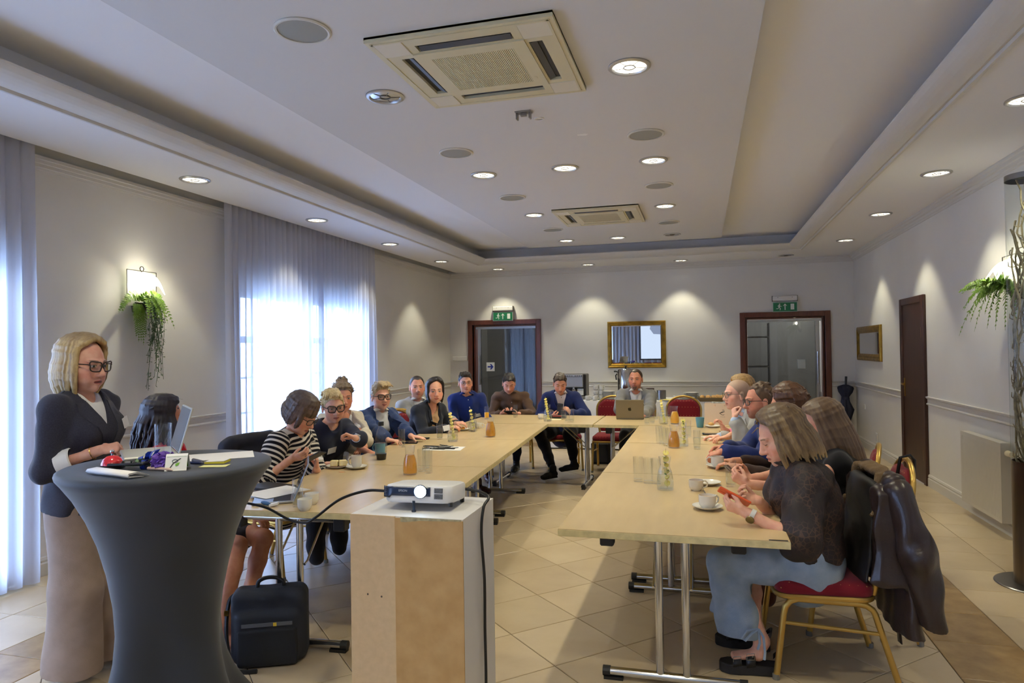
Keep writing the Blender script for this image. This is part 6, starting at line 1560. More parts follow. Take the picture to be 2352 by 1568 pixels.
# 17 long light brown hair, black sleeveless
h = H(1890,977,4.16)
P17 = person('woman with long light brown hair in black sleeveless top holding brown phone', (.72,4.18,.50), -82, h, (-82,-0.38), skinmat('skin long hair', (233,178,148), lip=(190,108,98), brow=(110,80,60), shut=1.),
    dict(kind='bob', n=96, zend=-.20, zback=-.30, open=66, vol=.010, curl=.0, bulge=.016, seed=131, body=.070, part=.01, ra=.013), hm('light brown', (130,104,74), (84,64,50), root=((104,82,62),.09)),
    [dict(t='top', m=cloth('black jersey', (24,24,28)), th=.010, sleeve=.14, neck=(.068,.012), name='black_top'), dict(t='trousers', m=cloth('brown skirt cloth', (96,56,40)), th=.012)],
    {'L': dict(w=tuple(onplane(1718,1112,1,3.84)), pole=(.5,-.5,-.75), n=(-.1,.75,.5), hd=(-.75,.15,.45), curl=(.7,.75,.8,.8), thumb=.8, bare=1), 'R': dict(w=tuple(onplane(1722,1100,1,4.0)), pole=(.4,.6,-.7), n=(-.1,-.75,.5), hd=(-.75,-.1,.45), curl=.8, thumb=.8, bare=1)}, male=False, h=.0042, hs=1.06, bs=1.12)
phone('brown-backed phone held by the long-haired woman', tuple(onplane(1690,1091,1,3.92)), (-.62,.0,.62), (.55,.25,.55), mat('brown phone back', (96,78,72), .3), MATS['phone glass'])
mb = MB(); 
for d_ in (0,): mb.tube([tuple(P17.hd.w(-.081,-.002,-.042+.006*cos(a)-.006)-P17.base+P17.hd.R[1]*.006*sin(a)) for a in [2*pi*k/12 for k in range(12)]], .0016, 5, closed=True)
mb.build('earring', mat('gold jewellery', (200,160,80), .25, 1.), P17.root, True)
chair(*(P17.base[:2]-P17.f2[:2]*.05), tuple(P17.f2[:2]), 'burgundy banquet chair with black bag strap under the long-haired woman')
mb = MB(); pts = [(1.075,4.12,.46),(1.09,4.12,.80),(1.095,4.12,.93),(1.075,4.12,.955),(1.03,4.13,.94),(1.005,4.13,.80)]; mb.tube(pts, .009, 8); tag(mb.build('bag_strap', MATS['black leather shoe'], None, True), 'black bag strap hanging over the chair back behind long-haired woman', 'strap')
# 18 woman in jeans
h = H(1795,1003,3.54)
LEO = mat('dark leopard print', (60,48,44), .6, 0, .3, nscale=26, rgb2=(30,27,30), bump=.2, bscale=200)
_m = LEO.node_tree; _b = _m.nodes['Principled BSDF']; Ex.nt = _m
_v = _m.nodes.new('ShaderNodeTexVoronoi'); _v.feature = 'DISTANCE_TO_EDGE'; _v.inputs['Scale'].default_value = 44; _t = _m.nodes.new('ShaderNodeTexCoord'); _m.links.new(_t.outputs['Object'], _v.inputs['Vector'])
_n = _m.nodes.new('ShaderNodeTexNoise'); _n.inputs['Scale'].default_value = 9; _m.links.new(_t.outputs['Object'], _n.inputs['Vector'])
_c = mixc(_m, (1-Ex(_v.outputs['Distance']).step(.03,.14))*Ex(_n.outputs['Fac']).step(.42,.6)*.85, (44,38,39), (84,62,52)); _m.links.new(_c, _b.inputs['Base Color'])
JEANS = mat('washed blue denim', (166,182,200), .85, 0, .2, nscale=14, rgb2=(140,160,184), bump=.35, bscale=340)
kL = tuple(onplane(1655,1288,1,3.50)); aL = tuple(onplane(1750,1478,1,3.46)); aR = (.26,3.74,.115)
P18 = person('woman with highlighted bob in dark leopard blouse and pale jeans using orange phone', (.48,3.64,.50), -80, h, (-74,-0.42), skinmat('skin leopard', (233,182,154), lip=(190,110,100), brow=(120,92,70), shut=1.),
    dict(kind='bob', n=104, zend=-.105, zback=-.135, open=60, vol=.013, curl=.022, bulge=.016, seed=141, body=.070, part=.02, ra=.0125, ragged=1.6, wisps=6), hm('highlighted brown', (150,124,84), (78,60,46), root=((92,72,54),.085), tips=((178,146,94),-.10)),
    [dict(t='top', m=LEO, th=.024, sleeve=1.0, loose=.022, flare=.014, neck=(.066,.0), hem=-.1, cutz=.535, name='leopard_blouse', wr=.006, collar=.04),
     dict(t='jeans', m=JEANS, th=.012, to=1.98, cut0=.175, flare=.046, k=.035, wr=.008, hang={'L':(*onplane(1702,1478,1,3.46)[:2],.12),'R':(.10,3.75,.12)}, name='jeans')],
    {'L': dict(w=tuple(onplane(1712,1176,1,3.27)), pole=(.55,-.35,-.7), n=(-.35,.6,.6), hd=(-.85,.10,.30), curl=(.7,.75,.8,.85), thumb=.85, bare=1), 'R': dict(w=tuple(onplane(1742,1150,1,3.46)), pole=(.4,.6,-.6), n=(-.1,-.6,.7), hd=(-.9,-.15,.25), curl=.8, thumb=.85, bare=1)},
    legs={'L': dict(k=kL, a=(aL[0],aL[1],.15), toe=(-1,-.06,0)), 'R': dict(k=(.20,3.76,.52), a=(aR[0]-.02,aR[1],.15), toe=(-1,.06,0))}, male=False, h=.004, hs=1.08, bs=1.14, bareleg=True, bulge=.09)
watch(P18, 'L', mat('white strap', (222,220,216), .5), mat('watch dial gold', (120,104,60), .3, .5), .03, .030, .010, 'white_watch', .019)
phone('orange-cased phone held by the woman in jeans', tuple(onplane(1686,1140,1,3.30)), (-.86,.05,.42), (.30,.45,.80), mat('orange phone case', (226,92,44), .45), MATS['phone glass'])
chair(*(P18.base[:2]-P18.f2[:2]*.05), tuple(P18.f2[:2]), 'burgundy banquet chair with leather jacket under the woman in jeans')
# platform sandals
SOLE = mat('black rubber sole', (34,33,36), .7); SLEA = mat('black sandal leather', (22,21,24), .35)
for nm in ('L','R'):
    hp_, kn, an, toe = P18.LG[nm]; z0 = an*1.; z0[2] = 0; sd_ = nrm(np.cross(toe,V3(0,0,1))); mb = MB(); mst = MB(); bk = MB()
    pts = [(-.075,.036),(-.03,.041),(.05,.042),(.11,.050),(.155,.046),(.19,.026),(.198,0)]
    poly = [(u,w) for u, w in pts]+[(u,-w) for u, w in pts[-2::-1]]
    M = Matrix(((toe[0],sd_[0],0,z0[0]-P18.base[0]),(toe[1],sd_[1],0,z0[1]-P18.base[1]),(0,0,1,0),(0,0,0,1)))
    mb.prism(poly, .0, .048, M); o = bevel(mb.build('sandal_sole', SOLE, P18.root), .006)
    for u0, u1, hgt in ((.035,.078,.100),(.098,.138,.082)):
        if mst.v: s2 = mst.build('sandal_strap', SLEA, o, True, 180); solidify(s2, .004, 1); mst = MB()
        if bk.v: bk.build('buckle', CHROME, o, True); bk = MB()
        L = []
        for k in range(13):
            a = pi*k/12; w_ = .047*cos(a); zz = .046+(hgt-.046)*sin(a)**.7; L.append([M @ Vector((u0,w_,zz)), M @ Vector((u1,w_*1.02,zz-.008))])
        n0 = len(mst.v)
        for r in L: mst.v += [tuple(v) for v in r]
        mst.f += [(n0+2*i,n0+2*i+1,n0+2*i+3,n0+2*i+2) for i in range(12)]
        um = (u0+u1)/2; bp = [M @ Vector((um+dx, -.033 if nm == 'L' else .033, hgt-.010+dz)) for dx, dz in ((-.017,-.012),(.017,-.016),(.017,.012),(-.017,.016))]
        bk.tube([tuple(v+Vector((0,-.012 if nm == 'L' else .012,0))) for v in bp], .0022, 6, closed=True)
    s2 = mst.build('sandal_strap', SLEA, o, True, 180); solidify(s2, .004, 1); mst = MB()
    L = []
    for k in range(13):
        a = pi*k/12; L.append([M @ Vector((-.055-.025*sin(a), .040*cos(a), .05+.03*sin(a))), M @ Vector((-.055-.028*sin(a), .040*cos(a), .075+.035*sin(a)))])
    n0 = len(mst.v)
    for r in L: mst.v += [tuple(v) for v in r]
    mst.f += [(n0+2*i,n0+2*i+1,n0+2*i+3,n0+2*i+2) for i in range(12)]
    s2 = mst.build('sandal_strap', SLEA, o, True, 180); solidify(s2, .004, 1); bk.build('buckle', CHROME, o, True)
# tie bow on the jeans cuff
mb = MB(); a_ = np.array(aL); a_[2] = .15
c_ = V3(a_[0]-.02,a_[1]-.088,.24)-P18.base
for P in ([(0,0,0),(-.05,-.008,-.01),(-.075,-.01,-.05),(-.06,-.012,-.055),(-.03,-.01,-.02),(0,0,0)],[(0,0,0),(.02,-.012,-.03),(.026,-.012,-.10),(.022,-.010,-.135)],[(0,0,0),(.004,-.012,-.06),(-.006,-.012,-.09)]): mb.tube([tuple(c_+V3(*p)) for p in P], .006, 6)
mb.build('tie_cord', JEANS, P18.root, True)
# ------------------------------------------------------------------ things on the tables
CLEAR = glassmat('tumbler glass', (252,253,253), 1.5, .02); WATER = glassmat('still water', (248,251,251), 1.33, .01)
TEA = glassmat('amber tea', (252,218,130), 1.33, .02, .5, (232,172,44)); OJ = mat('orange juice', (246,178,22), .3)
CERA = mat('white porcelain', (226,224,218), .18, 0, .5); COFFEE = mat('milky coffee', (150,104,66), .3); LEMON = mat('lemon slice', (236,214,90), .4, rgb2=(244,232,150), nscale=60); MINT = mat('mint leaf', (58,116,48), .5); WOODST = mat('wooden skewer', (206,176,120), .6)
def gtum(p, label, fill=.35, liquid=None, hgt=.150, r=.0285):
    t = thing('glass_tumbler', label, 'glass', tuple(p), 0, 'straight drinking glasses')
    mb = MB(); mb.lathe([(r*.93,.0),(r*.97,.006),(r,hgt),(r*.955,hgt),(r*.90,.014),(.001,.012)], 22, capb=True); mb.build('glass_wall', CLEAR, t, True)
    if fill:
        mb = MB(); mb.lathe([(r*.90,.0145),(r*.945,.0145+fill*hgt),(.001,.0145+fill*hgt)], 20); mb.build('drink', liquid or WATER, t, True)
    return t
def disc(mb, c, n, r, th):
    n = Vector(n).normalized(); q = n.to_track_quat('Z','Y').to_matrix().to_4x4(); mb.lathe([(r,-th/2),(r,th/2)], 14, Matrix.Translation(c) @ q, True, True)
def carafe(p, label, fill=.6, liquid=None, garnish=None, seed=1):
    t = thing('glass_carafe', label, 'carafe', tuple(p), 0, 'small glass carafes')
    prof = [(.044,0),(.0475,.006),(.0485,.03),(.046,.07),(.039,.105),(.0305,.128),(.0285,.138),(.0305,.155),(.036,.188)]
    mb = MB(); mb.lathe(prof+[(.0345,.188),(.029,.156),(.027,.138),(.029,.127),(.0375,.104),(.0445,.069),(.047,.03),(.045,.010),(.001,.008)], 26); mb.build('glass_wall', CLEAR, t, True)
    inner = [(.044,.011),(.0465,.03),(.044,.069),(.037,.104),(.0285,.127),(.0265,.138),(.0285,.155)]
    hl = .011+fill*.16; L = [q for q in inner if q[1] < hl]; 
    if fill: mb = MB(); mb.lathe(L+[(np.interp(hl,[q[1] for q in inner],[q[0] for q in inner]),hl),(.001,hl)], 24); mb.build('drink', liquid or WATER, t, True)
    if garnish:
        rnd = random.Random(seed); a = Vector((.012,.004,.012)); b = Vector((-.026 if garnish[0] == 'l' else .006, .0, .275 if 'long' in garnish else .235)); d = (b-a)
        mb = MB(); mb.tube([a,b], .0016, 6); mb.build('skewer', WOODST, t)
        n = 9 if 'long' in garnish else 6
        for k in range(n):
            u = (k+.7)/n*(.93); mb = MB(); disc(mb, a+d*u, (rnd.uniform(-.5,.5),rnd.uniform(-1,-.4),rnd.uniform(.2,1)), rnd.uniform(.013,.018), .005); mb.build('lemon_slice', LEMON, t)
        if 'mint' in garnish:
            for k in range(6):
                c_ = a+d*rnd.uniform(.25,.85); v = Vector((rnd.uniform(-1,1),rnd.uniform(-1,1),rnd.uniform(-.2,.5))).normalized()*.022; w = v.cross(Vector((0,0,1))).normalized()*.009
                mb = MB(); mb.add([c_, c_+v*.5+w, c_+v, c_+v*.5-w], [(0,1,2,3)]); o = mb.build('mint_leaf', MINT, t); solidify(o, .001)
    return t
def cup(p, label, rz=0., r=.037, hgt=.060, fill=None, saucer=True, tall=False):
    if tall: r, hgt = .036, .085
    z = p[2]; 
    if saucer:
        s_ = thing('saucer', 'white saucer under the ' + label, 'saucer', tuple(p), 0, 'white saucers'); mb = MB(); mb.lathe([(.035,0),(.04,.003),(.062,.010),(.074,.018),(.0745,.020),(.062,.0135),(.036,.0065),(.001,.006)], 28); mb.build('dish', CERA, s_, True); z += .0065
    t = thing('coffee_cup', label, 'cup', (p[0],p[1],z), rz, 'white coffee cups')
    mb = MB(); mb.lathe([(r*.62,0),(r*.66,.004),(r*.90,.014),(r,.028),(r*1.02,hgt),(r*.96,hgt),(r*.93,.03),(r*.6,.009),(.001,.008)], 26); mb.build('bowl', CERA, t, True)
    mb = MB(); mb.tube([(r*.97,0,hgt*.86),(r*1.35,0,hgt*.90),(r*1.68,0,hgt*.68),(r*1.58,0,hgt*.38),(r*1.2,0,hgt*.24),(r*.92,0,hgt*.26)], .0045, 8); mb.build('handle', CERA, t, True)
    if fill: mb = MB(); mb.lathe([(.001,hgt*.78),(r*.95,hgt*.78)], 20, capb=False); mb.build('coffee', fill, t)
    return t
def plate(p, label, r=.085, nm='plate', grp='white plates'):
    t = thing(nm, label, 'plate', tuple(p), 0, grp); mb = MB(); mb.lathe([(r*.55,0),(r*.6,.003),(r*.85,.010),(r,.017),(r*1.0,.019),(r*.84,.0125),(r*.58,.006),(.001,.0055)], 30); mb.build('dish', CERA, t, True); return t
def spoon(p, d, label):
    t = thing('teaspoon', label, 'spoon', tuple(p)); d = Vector(d); mb = MB(); mb.tube([(0,0,0),d*.5,d], [.0016,.0018,.003], 6); e = d*1.12; mb.sphere(tuple(e), (.010,.010,.004), 10, 6); mb.build('spoon_body', CHROME, t, True); return t
PAPER = mat('white paper', (232,230,230), .7)
def sheet(name, p, w, l, rz, label, th=.0012, m=PAPER, cat='paper', grp=None):
    mb = MB(); mb.box((-w/2,-l/2,0),(w/2,l/2,th)); o = mb.build(name, m); o.location = p; o.rotation_euler = (0,0,rz); return tag(o, label, cat, grp)
T_ = lambda x, y, dz=.0005: Vector(ontable(x,y))+Vector((0,0,dz))
# --- left row
lp = T_(630,1146)
t = thing('silver_laptop', 'silver laptop open at the near left table, white paper over its keyboard', 'laptop', tuple(lp), radians(-58))
mb = MB(); mb.box((-.15,-.108,0),(.15,.108,.014), None, .004); mb.build('laptop_base', ALU, t)
mb = MB(); mb.box((-.15,0,-.004),(.15,.212,.004), T(0,.106,.012,rx=radians(68)), .003); sc_ = mb.build('laptop_lid', ALU, t)
mb = MB(); mb.box((-.143,.006,.0042),(.143,.206,.0052), T(0,.106,.012,rx=radians(68))); mb.build('laptop_display', mat('dark display', (30,34,40), .1), t)
mb = MB(); mb.box((-.13,.0,.0142),(.13,.09,.0150)); mb.build('keyboard', mat('key black', (36,36,40), .6), t)
sheet('paper_sheet', tuple(T_(636,1136,.0165)), .23, .30, radians(-20), 'white paper sheet lying across the silver laptop keyboard')
mb = MB(); mb.box((-.13,-.085,0),(.13,.085,.016), None, .003); o = mb.build('black_folder', BLACKP); o.location = T_(622,1121); o.rotation_euler = (0,0,radians(-12)); tag(o, 'black folder on the near table edge before striped woman', 'folder')
t = thing('name_clip', 'blue and white clip-on badge on the near left table', 'badge', tuple(T_(618,1163)), .4)
mb = MB(); mb.sphere((-.02,0,.012),(.028,.014,.011),10,6,T(0,0,0,ry=.3)); mb.build('blue_clip', mat('clip blue', (46,92,150), .3), t, True)
mb = MB(); mb.box((.005,-.02,.001),(.05,.016,.012),T(0,0,.0,ry=-.2)); mb.build('white_tab', WHITEP, t)
gtum(T_(684,1163), 'glass with little water beside silver laptop on near left table', .38)
cup(T_(700,1172), 'white coffee cup nearest the cable on the near left table', radians(150), saucer=False)
cup(T_(716,1158), 'white coffee cup behind another cup near the silver laptop', radians(160), saucer=False)
plate(T_(776,1074), 'white plate with two cheesecake pieces before navy sweatshirt woman', .08)
CAKE = mat('cheesecake', (236,212,132), .6, rgb2=(246,232,190), nscale=40); CRUST = mat('cake crust', (110,62,36), .7)
for i, (dx, dy, rz) in enumerate(((-.022,-.008,.2),(.030,.016,.6))):
    t = thing('cheesecake_piece', 'cheesecake piece on the plate, ' + ('larger one with dark crust' if i == 0 else 'one nearer the coffee cup'), 'cake', tuple(T_(776,1074,.0075)+Vector((dx,dy,0))), rz, 'cheesecake pieces')
    mb = MB(); mb.box((-.026,-.020,.006),(.026,.020,.046), None, .004); mb.build('filling', CAKE, t); mb = MB(); mb.box((-.028,-.022,0),(.028,.022,.007), None, .002); mb.build('crust', CRUST, t)
cup(T_(819,1076), 'tall white cup beside the cheesecake plate', radians(190), tall=True, fill=COFFEE)
mb = MB(); mb.prism([(.022*cos(a)*(1+.2*sin(3*a)),.012*sin(a)) for a in [2*pi*k/14 for k in range(14)]], 0, .0008, T(*T_(785,1084))); tag(mb.build('sauce_spot', mat('orange sauce', (196,110,50), .3)), 'small orange sauce spot on the table by the cheesecake plate', 'stain')
# water bottle
t = thing('water_bottle', 'clear water bottle with black cap and base by the blue mug', 'bottle', tuple(T_(876,1055)))
mb = MB(); mb.lathe([(.038,.045),(.042,.06),(.043,.13),(.040,.18),(.028,.225),(.0195,.240),(.0195,.258)], 26, capb=False); mb.build('bottle_body', CLEAR, t, True)
mb = MB(); mb.lathe([(.031,0),(.034,.003),(.0395,.046),(.001,.046)], 26); mb.build('bottle_base', BLACKP, t, True)
mb = MB(); mb.lathe([(.0215,.255),(.0215,.283),(.0205,.285),(.001,.285)], 22); mb.build('bottle_cap', BLACKP, t, True)
mb = MB(); mb.lathe([(.0375,.047),(.0415,.06),(.0425,.125),(.001,.125)], 24); mb.build('drink', WATER, t, True)
BLUEM = mat('blue mug glaze', (86,150,178), .3)
t = thing('coffee_mug', 'blue mug standing behind the clear water bottle', 'mug', tuple(T_(873,1044)), radians(172), 'blue mugs')
def mug(t):
    mb = MB(); mb.lathe([(.034,0),(.038,.004),(.044,.09),(.041,.09),(.036,.01),(.001,.008)], 24); mb.build('mug_body', BLUEM, t, True)
mug(t); mb = MB(); mb.tube([(.042,0,.078),(.062,0,.076),(.070,0,.055),(.062,0,.03),(.039,0,.024)], .005, 8); mb.build('handle', BLUEM, t, True)
gtum(T_(923,1026), 'glass with a paper tea sachet before the denim jacket woman', .25)
def flatphone(p, rz, label): 
    o = phone(label, p+Vector((0,0,.005)), (cos(rz),sin(rz),0), (0,0,1), mat('dark phone case', (26,28,34), .4), MATS['phone glass']); return o
flatphone(T_(940,1018), .3, 'black phone lying on table before the denim jacket woman')
flatphone(T_(968,1008), .25, 'black phone lying under the hand of the denim jacket woman')
carafe(T_(942,1089), 'amber tea carafe nearest the projector', .74, TEA)
for i, (x, y, l) in enumerate(((969,1082,'leftmost of three empty glasses beside the near amber carafe'),(984,1086,'nearest of three empty glasses beside the near amber carafe'),(979,1074,'farthest of three empty glasses beside the near amber carafe'))): gtum(T_(x,y), l, 0)
sheet('paper_sheet', tuple(T_(1020,1030)), .32, .22, radians(8), 'white paper sheet carrying a pile of dark pens')
PEN = mat('black pen barrel', (34,34,38), .3); rnd = random.Random(6); PM = None
for k in range(18):
    if PM is None: mb = MB(); mb.tube([(-.068,0,0),(.055,0,0),(.068,0,0)], [.0045,.0045,.0018], 6); o = mb.build('pen', PEN, None, True); PM = o.data
    else: o = bpy.data.objects.new('pen', PM); COL.objects.link(o)
    o.location = T_(1008+rnd.uniform(-20,30),1030+rnd.uniform(-3,2.5),.006+.003*(k%4)); o.rotation_euler = (0,rnd.uniform(-.03,.03),rnd.uniform(-.5,1.2)); tag(o, 'black pen lying in the pile of pens on white paper', 'pen', 'pile of black pens on white paper')
gtum(T_(1010,1008), 'half-full glass beside the lemon skewer carafe before black bob woman', .55)
carafe(T_(1040,1014), 'water carafe with tall lemon slice skewer before black bob woman', .30, None, 'llong', 3)
plate(T_(1064,988), 'white plate with orange cake before the black bob woman', .08)
mb = MB(); mb.box((-.025,-.018,0),(.025,.018,.022), None, .005); o = mb.build('orange_cake', mat('orange cake', (226,160,60), .6)); o.location = T_(1062,987,.0075); tag(o, 'small orange cake piece on the plate before the black bob woman', 'cake')
carafe(T_(1086,991), 'water carafe with cucumber and lemon beside the orange cake plate', .5, None, 'lmint', 4)
cup(T_(1099,984), 'white cup behind the cucumber carafe', 0., saucer=False)
carafe(T_(1127,1003), 'amber tea carafe at the far end of left row, before brown shirt man', .82, TEA)
gtum(T_(1118,962), 'glass of orange juice before the royal blue shirt man', .42, OJ)
gtum(T_(1184,958), 'tall glass of water before the brown shirt man', .78)
# --- cross table
cup(T_(1243,962), 'white cup before the bright navy blazer man', 0., saucer=False)
carafe(T_(1258,967), 'water carafe with long skewer before the bright navy blazer man', .35, None, 'llongmint', 5)
t = sheet('paper_napkin', tuple(T_(1277,964)), .12, .08, .1, 'pale folded napkin beside the skewer carafe on the far table', .006, mat('cream napkin', (232,222,190), .8), 'napkin')
t = thing('black_case', 'low black case on far table before bright navy blazer man', 'case', tuple(T_(1281,960))); mb = MB(); mb.box((-.10,-.03,0),(.10,.03,.035), None, .004); mb.build('case_body', BLACKP, t); mb = MB(); mb.box((-.055,-.031,.022),(.055,-.029,.032)); mb.build('red_edge', mat('case red', (170,40,30), .5), t)
gtum(T_(1294,963), 'water glass nearest the black case on the far table', .6)
gtum(T_(1303,969), 'middle glass of three by the bright navy blazer man', .12)
gtum(T_(1313,969), 'glass nearest the empty chair of three by bright navy blazer man', .12)
t = thing('grey_laptop', 'space grey laptop with fruit emblem before the man with goatee', 'laptop', tuple(T_(1447,963)), radians(3))
mb = MB(); mb.box((-.155,-.005,0),(.155,.215,.013), None, .004); SPG = mat('space grey aluminium', (132,124,108), .38, .8); mb.build('laptop_base', SPG, t)
lm_ = T(0,0,.012,rx=radians(98)); mb = MB(); mb.box((-.157,0,-.003),(.157,.216,.004), lm_ @ T(0,0,0), .003); mb.build('laptop_lid', SPG, t)
LG_ = lm_ @ T(0,.108,.0042) 
mb = MB(); ap = []
def ring(cx, cy, r, a0, a1, n=10): return [(cx+r*cos(a0+(a1-a0)*k/n), cy+r*sin(a0+(a1-a0)*k/n)) for k in range(n+1)]
ap = [(0,.0105),(-.004,.0125),(-.0095,.0125),(-.0145,.0085),(-.016,.001),(-.0135,-.008),(-.0085,-.0145),(-.005,-.0155),(0,-.0135),(.005,-.0155),(.0085,-.0145),(.0135,-.008),(.0145,-.0045),(.0105,-.001),(.0095,.004),(.0125,.008),(.0105,.0115),(.005,.0125)]
lm2 = lm_ @ T(0,.108,.0042,s=1.25)
mb.prism(ap, 0, .0008, lm2); mb.prism([(.0,.0135),(.001,.018),(.005,.0205),(.0055,.0165),(.003,.0135)], 0, .0008, lm2); mb.build('fruit_emblem', mat('emblem dark', (40,38,36), .15, .6), t)
gtum(T_(1486,974), 'nearer water glass right beside the grey laptop', .45); gtum(T_(1498,971), 'farther water glass beside the grey laptop', .4)
gtum(T_(1507,964), 'low glass behind the pair beside the grey laptop', .3, None, .085)
carafe(T_(1524,974), 'lemon water carafe with skewer between grey laptop and orange juice', .55, None, 'llong', 7)
gtum(T_(1536,962), 'glass behind the lemon carafe by the orange juice', .2)
carafe(T_(1550,973), 'orange juice carafe at the corner of the far table', .74, OJ)
# --- right row
for i, (x, y) in enumerate(((1514,1017),(1521,1020),(1528,1023),(1536,1024))): gtum(T_(x,y), 'empty glass ' + ['first','second','third','fourth'][i] + ' in the row left of amber carafe on right tables', 0)
carafe(T_(1548,1028), 'amber tea carafe on the right tables beside the empty glasses', .78, TEA)
carafe(T_(1568,1024), 'water carafe with lemon and mint behind the amber carafe', .35, None, 'rmint', 8)
gtum(T_(1581,1003), 'farther water glass between amber carafe and blue cup', .5); gtum(T_(1601,1031), 'nearer water glass left of the notebook', .5)
t = thing('coffee_mug', 'blue handleless cup beside the paper bag', 'mug', tuple(T_(1608,981)), 0, 'blue mugs'); mb = MB(); mb.lathe([(.030,0),(.033,.004),(.045,.10),(.042,.10),(.030,.012),(.001,.01)], 24); mb.build('mug_body', BLUEM, t, True)
# paper bag
pb = Vector(ontable(1655,974)); t = thing('paper_bag', 'cream paper gift bag with dark swirl logo on the right tables', 'bag', tuple(pb), radians(-6))
BAGM = mat('cream paper bag', (226,206,184), .7); w_, d_, h_ = .155, .055, .225
mb = MB(); 
mb.add([(-w_,-d_,0),(w_,-d_,0),(w_,d_,0),(-w_,d_,0),(-w_,-d_,h_),(w_,-d_,h_),(w_,d_,h_),(-w_,d_,h_),(-w_,0,.02),(-w_+.012,0,h_),(w_,0,.02),(w_-.012,0,h_)], [(0,1,5,4),(2,3,7,6),(3,2,1,0),(0,4,9,8),(8,9,7,3),(1,10,11,5),(10,2,6,11)]); o = mb.build('bag_body', BAGM, t); solidify(o, .0015)
mb = MB(); mb.box((-.10,-.03,h_-.02),(.10,.03,h_+.006), T(0,0,0,ry=.05)); mb.build('bag_contents', mat('printed leaflets', (224,224,222), .6, rgb2=(150,152,150), nscale=50), t)
mb = MB(); rb = mat('bag ribbon', (214,180,150), .6)
for x in (-.05,.05): mb.tube([(x,-d_-.002,h_-.012),(x,-d_-.004,h_-.03)], .007, 8)
mb.build('ribbon_knot', rb, t, True)
mb = MB(); S1 = [(.03+.026*cos(a)*(1-.25*k/14), .118+.020*sin(a)*(1-.25*k/14)) for k, a in enumerate([.9+4.6*i/14 for i in range(15)])]
mb.tube([(x,-d_-.0015,z) for x, z in S1], .0022, 5); mb.tube([(x-.006,-d_-.0015,z+.006) for x, z in [(.012,.118),(.03,.122),(.05,.135),(.045,.15),(.03,.148)]], .0022, 5); mb.sphere((.000,-d_-.001,.122), (.007,.001,.004), 8, 6)
for k in range(5): mb.box((.005+.010*k,-d_-.002,.082),(.011+.010*k,-d_-.001,.085))
mb.build('swirl_logo', mat('logo ink', (46,50,50), .6), t, True)
plate(T_(1637,981), 'white plate with a bitten pastry before the pink shirt person', .08)
mb = MB(); mb.sphere((0,0,.018),(.030,.022,.019),12,8); mb.sphere((.02,.004,.012),(.018,.015,.012),10,6); o = mb.build('pastry', mat('baked pastry', (204,146,72), .55, rgb2=(226,180,110), nscale=40), None, True); o.location = T_(1633,979,.006); tag(o, 'golden pastry piece on the plate before the pink shirt person', 'pastry')
sheet('paper_sheet', tuple(T_(1642,1004)), .20, .15, .5, 'loose white papers under the notebook', .0015)
flatphone(T_(1632,998,.003), .1, 'dark phone lying beside the open notebook')
t = thing('notebook', 'open cream notebook under the writing hand with pink nails', 'notebook', tuple(T_(1665,1004,.002)), radians(4)); mb = MB(); mb.box((-.11,-.075,0),(.11,.075,.012), None, .002); mb.build('page_block', mat('notebook page', (234,226,212), .7), t); mb = MB(); mb.box((-.114,-.079,-.0005),(.114,.079,.002)); mb.build('cover', mat('notebook cover', (196,182,150), .6), t)
mb = MB(); mb.tube([(-.06,0,.02),(.06,.01,.002)], .004, 8); o = mb.build('pen', mat('brown pen', (110,60,40), .4)); o.location = T_(1668,1000,.02); tag(o, 'brown pen held over the open notebook', 'pen')
cup(T_(1648,1074), 'white cup with tea bag tag before the navy sweater man', radians(175), r=.042, hgt=.070, fill=COFFEE)
t = thing('tea_tag', 'small yellow tea bag tag hanging at saucer edge', 'tag', tuple(T_(1655,1076,.02))); mb = MB(); mb.box((-.014,-.001,-.012),(.014,.001,.014)); mb.build('tag_card', mat('tea tag', (232,214,150), .6), t)
gtum(T_(1679,1117), 'half-full water glass beside the brown-backed phone', .52, None, .152, .030)
cup(T_(1599,1126), 'white cup standing off its saucer, before long-haired woman', radians(20), r=.040, saucer=False, fill=COFFEE)
s_ = thing('saucer', 'empty white saucer beside the cup before long-haired woman', 'saucer', tuple(T_(1626,1113)), 0, 'white saucers'); mb = MB(); mb.lathe([(.035,0),(.04,.003),(.062,.010),(.074,.018),(.0745,.020),(.062,.0135),(.036,.0065),(.001,.006)], 28); mb.build('dish', CERA, s_, True)
spoon(T_(1612,1128,.03), (.018,-.055,-.028), 'teaspoon leaning between the two cups on the right tables')
cup(T_(1625,1169), 'white cup of milky coffee on saucer, nearest the woman in jeans', radians(40), r=.042, hgt=.064, fill=mat('milk foam', (206,176,140), .5))
for i, (x, y) in enumerate(((1466,1105),(1489,1109),(1507,1110))): gtum(T_(x,y), 'empty glass ' + ['farthest left','middle','closest to carafe'][i] + ' of three beside the mint carafe', 0, None, .150, .030)
carafe(T_(1528,1124), 'water carafe with lemon and mint nearest the woman in jeans', .58, None, 'rmint', 9)

